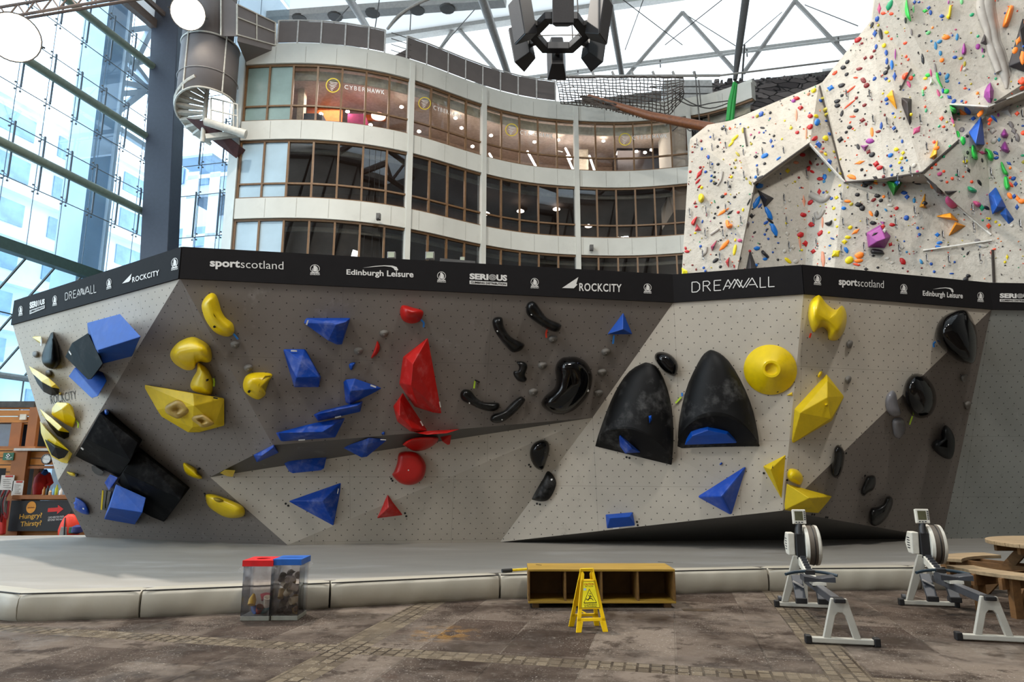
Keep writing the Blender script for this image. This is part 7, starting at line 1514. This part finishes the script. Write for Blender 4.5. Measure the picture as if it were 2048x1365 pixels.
# ================================================================ ROWING MACHINES
grm = M('rower_grey', '#a9a69c', .45, .1, var=.04); rblk = M('rower_black', '#141416', .5); rdk = M('rower_dark', '#33353a', .45, var=.06); rwh = M('rower_cover', '#c6c2b6', .5); rail_m = M('rail_steel', '#7d7d80', .3, .6); perf = M('flywheel_screen', '#5f564c', .5, .3, var=.1, bump=.3, bs=220)
def rower(label):
    r = thing('rowing_machine', label, 'rowing machine', (0, 0, 0), 'rowing machines on the stone floor')
    B = lambda: MB()
    # x runs from flywheel to seat end, y to the rower's other hand, z up
    def foot(x, n):
        B().box((x - .035, -.27, .012), (x + .035, .27, .06)).out('foot_bar', grm, r, bev=.008)
        for s in (-1, 1): B().box((x - .04, s * .27 - (.055 if s < 0 else 0), .0), (x + .04, s * .27 + (.055 if s > 0 else 0), .075)).out('foot_cap', rblk, r, bev=.008)
    foot(0, 0); foot(1.77, 1)
    for s in (-1, 1): B().lathe((-.05, s * .25 - .02, .085), (0, 1, 0), [(.035, 0), (.035, .04)], 12).out('transport_wheel', rdk, r)
    B().q([(-.03, -.24, .06), (-.03, -.17, .06), (.05, .03, .60), (.05, -.09, .60), (.03, -.24, .06), (.03, -.17, .06), (.11, .03, .60), (.11, -.09, .60)], (0, 1, 2, 3), (7, 6, 5, 4), (0, 4, 5, 1), (1, 5, 6, 2), (2, 6, 7, 3), (3, 7, 4, 0)).out('leg', grm, r, bev=.006)
    B().bar((.0, .03, .06), (.06, .035, .58), .03, .05).out('leg', grm, r)
    pf = [(-.165, .055), (-.10, .055), (-.045, .255), (-.02, .285), (.02, .285), (.045, .255), (.10, .055), (.165, .055), (.07, .41), (-.07, .41)]
    B().prism([(1.745, y, z) for y, z in pf], (.05, 0, 0)).out('leg', grm, r, bev=.006)
    B().box((.30, -.028, .325), (1.72, .028, .395)).out('monorail', rdk, r, bev=.004); B().box((.32, -.034, .395), (1.72, .034, .408)).out('rail_track', rail_m, r, bev=.003)
    B().box((1.70, -.05, .375), (1.83, .05, .415)).out('rail_cap', rblk, r, bev=.008)
    B().prism([(.06, -.035, .60), (.06, -.035, .50), (.62, -.035, .385), (.62, -.035, .43)], (0, .09, 0)).out('chain_housing', rwh, r, bev=.006)
    for k in range(7): B().box((.14 + k * .06, -.02, .598 - k * .0205 - .02), (.165 + k * .06, .04, .604 - k * .0205)).out('housing_slot', rdk, r)
    # flywheel cage: rim, perforated screen, side covers
    fc = V((-.06, .145, .71)); 
    B().lathe(fc, (0, 1, 0), [(.02, -.09), (.19, -.09), (.225, -.085), (.235, -.05)], 36).out('cage_cover', rwh, r, smooth=50)
    B().lathe(fc, (0, 1, 0), [(.228, -.05), (.228, .045)], 36).out('cage_screen', perf, r, smooth=50)
    B().lathe(fc, (0, 1, 0), [(.235, .045), (.23, .075), (.2, .09), (.02, .09)], 36).out('cage_cover', rwh, r, smooth=50)
    B().lathe(fc, (0, 1, 0), [(.236, .006), (.236, .014)], 36).out('cage_band', rblk, r)
    B().prism([(.07, -.135, .60), (.10, -.135, .86), (-.08, -.135, .86), (-.2, -.135, .72), (-.1, -.135, .60)], (0, .08, 0)).out('side_housing', rwh, r, bev=.012)
    for k in range(5): B().box((-.1, -.137, .66 + k * .03), (.0, -.134, .672 + k * .03)).out('vent_slot', rdk, r)
    B().prism([(.02, -.05, .56), (.11, -.05, .56), (.11, -.05, .86), (.02, -.05, .86)], (0, .1, 0)).out('centre_post', rblk, r, bev=.012)
    B().tube([(.07, 0, .84), (.06, .0, .90), (.02, .02, .99)], [.05, .042, .035], 10).out('monitor_arm', rblk, r, smooth=1)
    a = V((.03, .02, 1.045)); n = V((.97, 0, .12)).normalized(); u = V((0, 1, 0)); v = n.cross(u)
    if v.z < 0: v = -v
    q = lambda sx, sz, d: a + u * sx + v * sz + n * d
    B().prism([q(-.075, -.085, -.03), q(.075, -.085, -.03), q(.075, .085, -.03), q(-.075, .085, -.03)], n * .06).out('monitor', rwh, r, bev=.008)
    B().prism([q(-.052, -.045, .03), q(.04, -.045, .03), q(.04, .062, .03), q(-.052, .062, .03)], n * .003).out('screen', M('lcd_olive', '#4d4c36', .25), r)
    for k in range(5): B().prism([q(.05, -.04 + k * .022, .03), q(.068, -.04 + k * .022, .03), q(.068, -.026 + k * .022, .03), q(.05, -.026 + k * .022, .03)], n * .003).out('button', rdk, r)
    for k in range(3): B().prism([q(-.05 + k * .032, -.072, .03), q(-.03 + k * .032, -.072, .03), q(-.03 + k * .032, -.06, .03), q(-.05 + k * .032, -.06, .03)], n * .003).out('button', rdk, r)
    # handle, footrests, seat
    B().tube(catmull([(.60, -.27, .455), (.55, -.16, .475), (.53, 0, .485), (.55, .16, .475), (.60, .27, .455)], 4), .017, 8).out('handle', M('handle_teal', '#142a36', .5), r, smooth=1)
    B().box((.50, -.05, .45), (.56, .05, .50)).out('handle_hook', rblk, r, bev=.006)
    for s in (-1, 1):
        y0, y1 = (s * .06, s * .17) if s > 0 else (-.17, -.06)
        B().q([(.34, y0, .40), (.34, y1, .40), (.52, y1, .17), (.52, y0, .17), (.37, y0, .42), (.37, y1, .42), (.55, y1, .19), (.55, y0, .19)], (0, 1, 2, 3), (7, 6, 5, 4), (0, 4, 5, 1), (1, 5, 6, 2), (2, 6, 7, 3), (3, 7, 4, 0)).out('footrest', rdk, r, bev=.006)
        B().bar((.43, y0, .36), (.47, y1, .30), .05, .012).out('foot_strap', M('strap_grey', '#8d8984', .7), r)
        B().box((.52, y0 - .005, .14), (.57, y1 + .005, .20)).out('heel_cup', rblk, r, bev=.008)
    mb = MB(); nx, ny = 8, 14; vs = []; fs = []
    for z0 in (0, 1):
        for i in range(nx + 1):
            for j in range(ny + 1):
                y = -.155 + .31 * j / ny; x = .80 + .22 * i / nx; e = (2 * j / ny - 1)
                z = (.478 + .016 * (abs(e) ** 1.5) - .012 * math.exp(-(e / .3) ** 2) + .01 * math.sin(i / nx * 3.1)) if z0 else .44
                vs.append((x - (.03 * (1 - abs(e)) if i == nx else 0), y, z))
    W1 = (nx + 1) * (ny + 1); idx = lambda a, i, j: a * W1 + i * (ny + 1) + j
    for a in (0, 1):
        for i in range(nx):
            for j in range(ny): fs.append((idx(a, i, j), idx(a, i + 1, j), idx(a, i + 1, j + 1), idx(a, i, j + 1)))
    for i in range(nx): fs += [(idx(0, i, 0), idx(0, i + 1, 0), idx(1, i + 1, 0), idx(1, i, 0)), (idx(0, i, ny), idx(1, i, ny), idx(1, i + 1, ny), idx(0, i + 1, ny))]
    for j in range(ny): fs += [(idx(0, 0, j), idx(1, 0, j), idx(1, 0, j + 1), idx(0, 0, j + 1)), (idx(0, nx, j), idx(0, nx, j + 1), idx(1, nx, j + 1), idx(1, nx, j))]
    add('seat', vs, fs, rdk, r, smooth=40)
    B().box((.82, -.07, .40), (1.0, .07, .44)).out('seat_carriage', rwh, r, bev=.006)
    for x in (.85, .97):
        for y in (-.055, .055): B().lathe((x, y - .012, .405), (0, 1, 0), [(.018, 0), (.018, .024)], 10).out('seat_roller', rblk, r)
    return r
def copy_tree(o, par=None):
    c = o.copy(); link(c); c.parent = par
    for ch in list(o.children): copy_tree(ch, c)
    return c
rw = rower('rowing machine standing alone before the black wedge, closer to the shelf box')
rw2 = copy_tree(rw); rw2['label'] = 'rowing machine right beside the wooden picnic table'
def place(o, f, b):
    d = (b - f); d.z = 0; o.location = (f.x, f.y, 0); o.rotation_euler = (0, 0, math.atan2(d.y, d.x))
place(rw, V((3.44, 8.50, 0)), V((3.08, 6.79, 0))); place(rw2, V((4.98, 8.60, 0)), V((4.57, 6.905, 0)))

# ================================================================ ROUND PICNIC TABLE
tim = M('picnic_timber', '#8f7a5c', .75, var=.22, vs=2.5, stretch=(1, 7, 7), dirt=.3, cs=2); timd = M('picnic_timber_dark', '#6b4a26', .8, var=.2, vs=3, stretch=(6, 1, 6))
tc_ = V((6.70, 8.55, 0)); pt_ = thing('picnic_table', 'round wooden picnic table with curved benches at the edge of the frame', 'table', tc_)
tz = .70; n = 40; R_ = .82
for k in range(9):                                   # boards of the round top
    y0 = -R_ + k * 2 * R_ / 9 + .003; y1 = -R_ + (k + 1) * 2 * R_ / 9 - .003; pts = []
    ys = [y0 + (y1 - y0) * q / 6 for q in range(7)]
    pts = [tc_ + V((-math.sqrt(max(0, R_ * R_ - y * y)), y, tz)) for y in ys] + [tc_ + V((math.sqrt(max(0, R_ * R_ - y * y)), y, tz)) for y in reversed(ys)]
    MB().prism(pts, V((0, 0, .042))).out('table_board', tim, pt_, bev=.003)
MB().bar(tc_ + V((-.7, -.15, tz - .04)), tc_ + V((.7, -.15, tz - .04)), .05, .09).bar(tc_ + V((-.7, .25, tz - .04)), tc_ + V((.7, .25, tz - .04)), .05, .09).out('batten', timd, pt_)
for a in (200, 118, 290, 25):
    t = math.radians(a); d = V((math.cos(t), math.sin(t), 0)); s = V((-d.y, d.x, 0))
    MB().bar(tc_ + d * .42 + V((0, 0, tz - .02)), tc_ + d * 1.02 + V((0, 0, .02)), .12, .05, up=s).out('leg', timd, pt_, bev=.004)
    for o in (-.16, .16): MB().bar(tc_ + d * .2 + s * o + V((0, 0, .36)), tc_ + d * 1.45 + s * o + V((0, 0, .36)), .04, .12).out('bearer', timd, pt_)
    for o in (-.2, .2): MB().bar(tc_ + d * 1.3 + s * o + V((0, 0, .42)), tc_ + d * 1.3 + s * o + V((0, 0, .0)), .09, .09).out('bench_post', timd, pt_)
    pts = []; mb = MB()
    arc = [t + math.radians(-25 + 50 * q / 12) for q in range(13)]
    mb.prism([tc_ + V((1.10 * math.cos(q), 1.10 * math.sin(q), .42)) for q in arc] + [tc_ + V((1.42 * math.cos(q), 1.42 * math.sin(q), .42)) for q in reversed(arc)], V((0, 0, .042)))
    mb.out('bench_seat', tim, pt_, bev=.004)

# ================================================================ TIMBER KIOSK at the daylight side
sid = M('cedar_boards', '#b57326', .6, var=.2, vs=1.6, stretch=(1, 1, 9), bump=.15, bs=20); trm = M('cedar_trim', '#935722', .6, var=.15, vs=2); felt = M('roof_felt', '#4d4c49', .9, var=.2); shade = M('kiosk_inner_shade', '#17120f', .8)
ko = thing('timber_kiosk', 'two storey timber kiosk with serving hatch at the daylight side of the bouldering wall', 'kiosk', atY(50, 1068, 17))
def wx(px, py, Y): p = atY(px, py, Y); return p.x, p.z
def boards(name, x0, y0, x1, y1, holes, Y, th_=.1, mt=sid, pitch=.17):
    """horizontal boards cut round the openings"""
    X0, Z1 = wx(x0, y0, Y); X1, Z0 = wx(x1, y1, Y); hs = []
    for a, b, c, d in holes: A, D = wx(a, b, Y); C_, B_ = wx(c, d, Y); hs.append((A, B_, C_, D))
    mb = MB(); z = Z0
    while z < Z1 - .02:
        z2 = min(Z1, z + pitch); xs = sorted({X0, X1, *[h[0] for h in hs], *[h[2] for h in hs]})
        for a, b in zip(xs, xs[1:]):
            zz = [(z, z2)]
            for h in hs:
                if a >= h[0] - 1e-6 and b <= h[2] + 1e-6:
                    nz = []
                    for p_, q_ in zz:
                        if q_ <= h[1] or p_ >= h[3]: nz.append((p_, q_)); continue
                        if p_ < h[1] - .005: nz.append((p_, h[1]))
                        if q_ > h[3] + .005: nz.append((h[3], q_))
                    zz = nz
            for p_, q_ in zz:
                if b - a > .005: mb.box((a, Y + .0, p_ + .010), (b, Y + th_, q_ - .010))
        z = z2
    return mb.out(name, mt, ko)
def krect(name, x0, y0, x1, y1, Y, th_, mt, par=None, bev=0):
    X0, Z1 = wx(x0, (y0), Y); X1, Z0 = wx(x1, y1, Y); return MB().box((X0, Y, Z0), (X1, Y + th_, Z1)).out(name, mt, par or ko, bev=bev)
boards('cladding', -60, 814, 66, 900, [(-60, 848, 24, 898), (36, 850, 49, 898)], 17.6)
boards('cladding', -60, 897, 30, 1075, [(-60, 938, 6, 986)], 16.9); boards('cladding', 30, 903, 175, 1075, [(46, 938, 150, 992)], 17.0)
krect('parapet', -60, 803, 67, 815, 17.55, .3, felt); krect('ledge', -60, 893, 70, 899, 17.2, .5, trm); krect('hatch_roof', 28, 897, 104, 902, 16.8, .5, M('kiosk_roof_white', '#c5c2bc', .8))
krect('corner_board', 60, 815, 67, 900, 17.5, .12, trm); krect('corner_board', 26, 900, 33, 1075, 16.85, .12, trm)
krect('back_panel', -60, 845, 66, 1075, 18.6, .1, shade); krect('inner_floor', -60, 899, 170, 903, 17.2, 1.3, shade)  # near-black sheets, the unlit kiosk inside put into the colour
for x0, x1 in ((-60, 24), (36, 49)): krect('window', x0, 849, x1, 898, 17.75, .03, M('kiosk_glass', '#34445a', .08, var=.4, vs=1.5))
krect('window_post', 23, 846, 37, 899, 17.52, .08, trm)
krect('hatch_frame', 42, 934, 47, 994, 16.92, .1, trm); krect('hatch_head', 42, 933, 152, 938, 16.92, .1, trm); krect('hatch_post', 68, 938, 71, 992, 17.4, .06, trm); krect('hatch_sill', 25, 991, 160, 999, 16.75, .35, trm)
krect('vent', 40, 829, 51, 840, 17.52, .05, M('vent_cream', '#cfc8b6', .6)); 
tag(krect('first_aid_sign', 7, 906, 26, 921, 16.82, .02, M('sign_green', '#0d5a3a', .5)), 'green first aid sign with a white cross on the kiosk front', 'sign'); fa = bpy.data.objects['first_aid_sign']
def detach(o): w_ = o.matrix_world.copy(); POS[o.name] = POS[o.name]; o.parent = None; o.location = POS[o.name]; return o
detach(fa); X0, Z1 = wx(13, 908, 16.81); X1, Z0 = wx(20, 915, 16.81); cx_, cz_ = (X0 + X1) / 2, (Z0 + Z1) / 2
MB().box((cx_ - .045, 16.805, cz_ - .016), (cx_ + .045, 16.818, cz_ + .016)).box((cx_ - .016, 16.805, cz_ - .045), (cx_ + .016, 16.818, cz_ + .045)).out('cross', WHT, fa)
mb = MB(); X0, Z1 = wx(10, 914.5, 16.8); X1, Z0 = wx(23, 919.5, 16.8); pt = Patch([(X0, 16.818, Z1), (X1, 16.818, Z1), (X1, 16.818, Z0), (X0, 16.818, Z0)], .006); put_text(mb, pt, 'FIRST AID', (0, .55, 1, 1), .02); put_text(mb, pt, 'POINT', (.2, 0, .8, .42), .02); mb.out('lettering', WHT, fa)
for i, (x0, y0, x1, y1) in enumerate(((3, 951, 25, 983), (26, 962, 44, 992))):
    o = detach(krect('paper_notice', x0, y0, x1, y1, 16.80 - i * .0, .008, M('paper_white', '#cdc7be', .8))); tag(o, ['white paper notice with a red heading on the kiosk post', 'white paper notice with a red heading just beside the serving hatch'][i], 'notice')
    X0, Z1 = wx(x0 + (x1 - x0) * .35, y0 + .5, 16.79); X1, Z0 = wx(x1, y0 + 4, 16.79); MB().box((X0, 16.79, Z0), (X1, 16.80, Z1)).out('heading', M('heading_red', '#b03a2c', .7), o)
    mb = MB()
    for k in range(5): X0, Z1 = wx(x0 + 3, y0 + 8 + k * 4, 16.79); X1, Z0 = wx(x1 - 4 - k % 2 * 3, y0 + 9 + k * 4, 16.79); mb.box((X0, 16.792, Z0), (X1, 16.80, Z1))
    mb.out('print_lines', M('print_grey', '#8b8780', .8), o)
# clock
cp = atY(94, 919, 16.8); ck = thing('wall_clock', 'round white wall clock with a dark rim above the serving hatch', 'clock', cp)
MB().lathe(cp, (0, -1, 0), [(.125, -.03), (.125, .03), (.108, .035), (.106, .02), (.01, .02)], 28).out('case', M('clock_rim', '#2a2a2c', .4), ck, smooth=35)
MB().lathe(cp, (0, -1, 0), [(.105, .0), (.105, .022)], 28).out('dial', WHT, ck)
mb = MB()
for k in range(12): t = k * math.pi / 6; c0 = cp + V((math.sin(t) * .085, -.024, math.cos(t) * .085)); c1 = cp + V((math.sin(t) * .10, -.024, math.cos(t) * .10)); mb.bar(c0, c1, .01, .003)
mb.out('hour_marks', BLK_D, ck); MB().bar(cp + V((0, -.026, 0)), cp + V((.065, -.026, .004)), .01, .003).out('hour_hand', BLK_D, ck); MB().bar(cp + V((0, -.028, 0)), cp + V((-.085, -.028, .015)), .007, .003).out('minute_hand', BLK_D, ck)
# black printed board
bd = thing('food_banner', 'black printed food banner with yellow script and a red arrow under the serving hatch', 'banner', atY(80, 1030, 16.8))
X0, Z1 = wx(23, 1002, 16.82); X1, Z0 = wx(150, 1063, 16.82); MB().box((X0, 16.82, Z0), (X1, 16.84, Z1)).out('sheet', M('board_black', '#1b1b1d', .6), bd)
def kp(x0, y0, x1, y1): a, b = wx(x0, y0, 16.82); c_, d_ = wx(x1, y1, 16.82); return Patch([(a, 16.82, b), (c_, 16.82, b + (c_ - a) * .07), (c_, 16.82, d_ + (c_ - a) * .07), (a, 16.82, d_)], .006)
ygd = M('script_gold', '#d9a53a', .6)
mb = MB(); put_text(mb, kp(40, 1029, 83, 1042), 'Hungry?', bold=.015); mb.out('lettering', ygd, bd); mb = MB(); put_text(mb, kp(42, 1044, 82, 1057), 'Thirsty?', bold=.015); mb.out('lettering', ygd, bd)
mb = MB(); e_ = kp(54, 1004, 71, 1028); put_poly(mb, e_, [(.5 + .48 * math.cos(t * .3), .5 + .5 * math.sin(t * .3)) for t in range(21)]); mb.out('round_logo', M('logo_orange', '#e0962c', .6), bd)
mb = MB(); put_text(mb, e_, 'kitchen', (.18, .42, .82, .56), .02, 1.6); mb.out('small_lettering', M('logo_brown', '#7a3a10', .6), bd)
mb = MB(); put_poly(mb, kp(97, 1012, 126, 1030), [(0, .28), (.62, .28), (.62, 0), (1, .5), (.62, 1), (.62, .72), (0, .72)]); mb.out('arrow', M('arrow_red', '#d6281e', .6), bd)
mb = MB(); pt = kp(97, 1034, 127, 1043); put_text(mb, pt, 'CAFE HERE FOR FOOD', (0, .56, 1, 1), .01); put_text(mb, pt, 'BEYOND THE HALL', (0, 0, 1, .42), .01); mb.out('small_lettering', WHT, bd)
# orange rucksack, climbing gear, jacket, bottles
rp_ = atY(141, 1036, 16.5); rk = thing('rucksack', 'bright orange rucksack with grey mesh pocket beside the food banner', 'bag', V((rp_.x, rp_.y, 0)))
org = M('ruck_orange', '#e2371a', .6, var=.1)
vs, fs = [], []; nn = 14
for z, a, b in ((0.02, .16, .12), (.08, .21, .15), (.2, .22, .16), (.36, .18, .14), (.5, .12, .1), (.56, .05, .05)):
    for k in range(nn): t = 2 * math.pi * k / nn; vs.append((rp_.x + a * math.cos(t) * 1.1, rp_.y + b * math.sin(t), z + .02))
for i in range(5):
    for k in range(nn): fs.append((i * nn + k, i * nn + (k + 1) % nn, (i + 1) * nn + (k + 1) % nn, (i + 1) * nn + k))
fs += [list(range(nn)), list(range(5 * nn, 6 * nn))]; add('bag_body', vs, fs, org, rk, smooth=50)
MB().prism([(rp_.x - .12, rp_.y - .17, .1), (rp_.x + .06, rp_.y - .17, .1), (rp_.x + .04, rp_.y - .15, .3), (rp_.x - .1, rp_.y - .15, .3)], (0, .04, 0)).out('mesh_pocket', M('pocket_grey', '#8a8680', .8), rk, bev=.01)
MB().tube(catmull([(rp_.x - .06, rp_.y - .1, .5), (rp_.x - .01, rp_.y - .17, .32), (rp_.x + .02, rp_.y - .19, .12)], 4), .015, 6).tube([(rp_.x - .03, rp_.y, .57), (rp_.x, rp_.y, .65), (rp_.x + .03, rp_.y, .57)], .012, 6).out('strap', rblk, rk)
hp = atY(9, 985, 16.6); hn = thing('harness_bundle', 'bundle of red and dark climbing harnesses hanging on the kiosk post', 'harnesses', hp)
for k in range(7):
    x = hp.x - .12 + k * .04; mb = MB().tube(catmull([(x, hp.y, hp.z + .05), (x - .06 + .03 * (k % 3), hp.y - .06, hp.z - .25), (x + .05, hp.y - .05, hp.z - .5 - .06 * (k % 4)), (x + .01, hp.y, hp.z - .2)], 5), .022, 6); mb.out('webbing_loop', M('web_%d' % (k % 3), ('#7d1418', '#26262a', '#5c5a58')[k % 3], .7), hn, smooth=1)
hb = MB().prism([(hp.x - .1, hp.y - .04, 0.1), (hp.x + .12, hp.y - .04, .1), (hp.x + .09, hp.y - .04, .55), (hp.x - .08, hp.y - .04, .6)], (0, .12, 0)).out('red_sling', M('sling_red', '#b8231a', .7), hn, bev=.03)
jp = atY(84, 965, 17.5); jk = thing('red_jacket', 'red jacket with a blue hood hanging inside the serving hatch', 'jacket', jp)
MB().lathe(jp + V((0, 0, -.30)), (0, 0, 1), [(.16, 0), (.19, .2), (.17, .42), (.09, .55)], 14).tube([jp + V((.10, 0, .2)), jp + V((.26, -.05, -.02)), jp + V((.2, -.1, -.1))], [.08, .06, .05], 8).out('jacket_body', M('jacket_red', '#b5180f', .7, var=.15), jk, smooth=50)
MB().lathe(jp + V((.08, -.05, .22)), (0, 0, 1), [(.03, -.08), (.09, 0), (.03, .1)], 10).out('hood', M('hood_blue', '#2357a0', .7), jk, smooth=1)
for i, (x, h_, c_, lb) in enumerate(((87, .19, '#b5762f', 'brown labelled jar on the serving hatch sill'), (94, .22, '#1b1b1b', 'black pump bottle on the serving hatch sill'), (100, .12, '#cfae82', 'beige tub on the serving hatch sill'), (107, .2, '#6fa3c9', 'pale blue bottle on the serving hatch sill'), (112, .24, '#a5a823', 'bottle with a yellow green cap on the serving hatch sill'), (121, .16, '#d8d5d0', 'small white tube on the serving hatch sill'))):
    p = atY(x, 990.5, 16.86); tag(MB().lathe(p, (0, 0, 1), [(.035, 0), (.036, h_ * .65), (.015, h_ * .8), (.015, h_)], 12).out('bottle', M('bottle_' + c_[1:], c_, .4), smooth=45), lb, 'bottle')
tag(MB().box(atY(142, 1064, 16.3) + V((-.06, 0, -.04)), atY(142, 1064, 16.3) + V((.14, .15, .10))).out('green_box', M('box_green', '#1d5a3c', .6), bev=.01), 'small green box on the floor by the orange rucksack', 'box')
tag(MB().lathe(atY(154, 1064, 16.2) - V((0, 0, .05)), (0, 0, 1), [(.02, 0), (.12, .04), (.11, .16), (.03, .2)], 12).out('blue_bag', M('bag_indigo', '#2b2f6b', .7, var=.3, vs=9), smooth=50), 'small patterned indigo bag by the orange rucksack', 'bag')
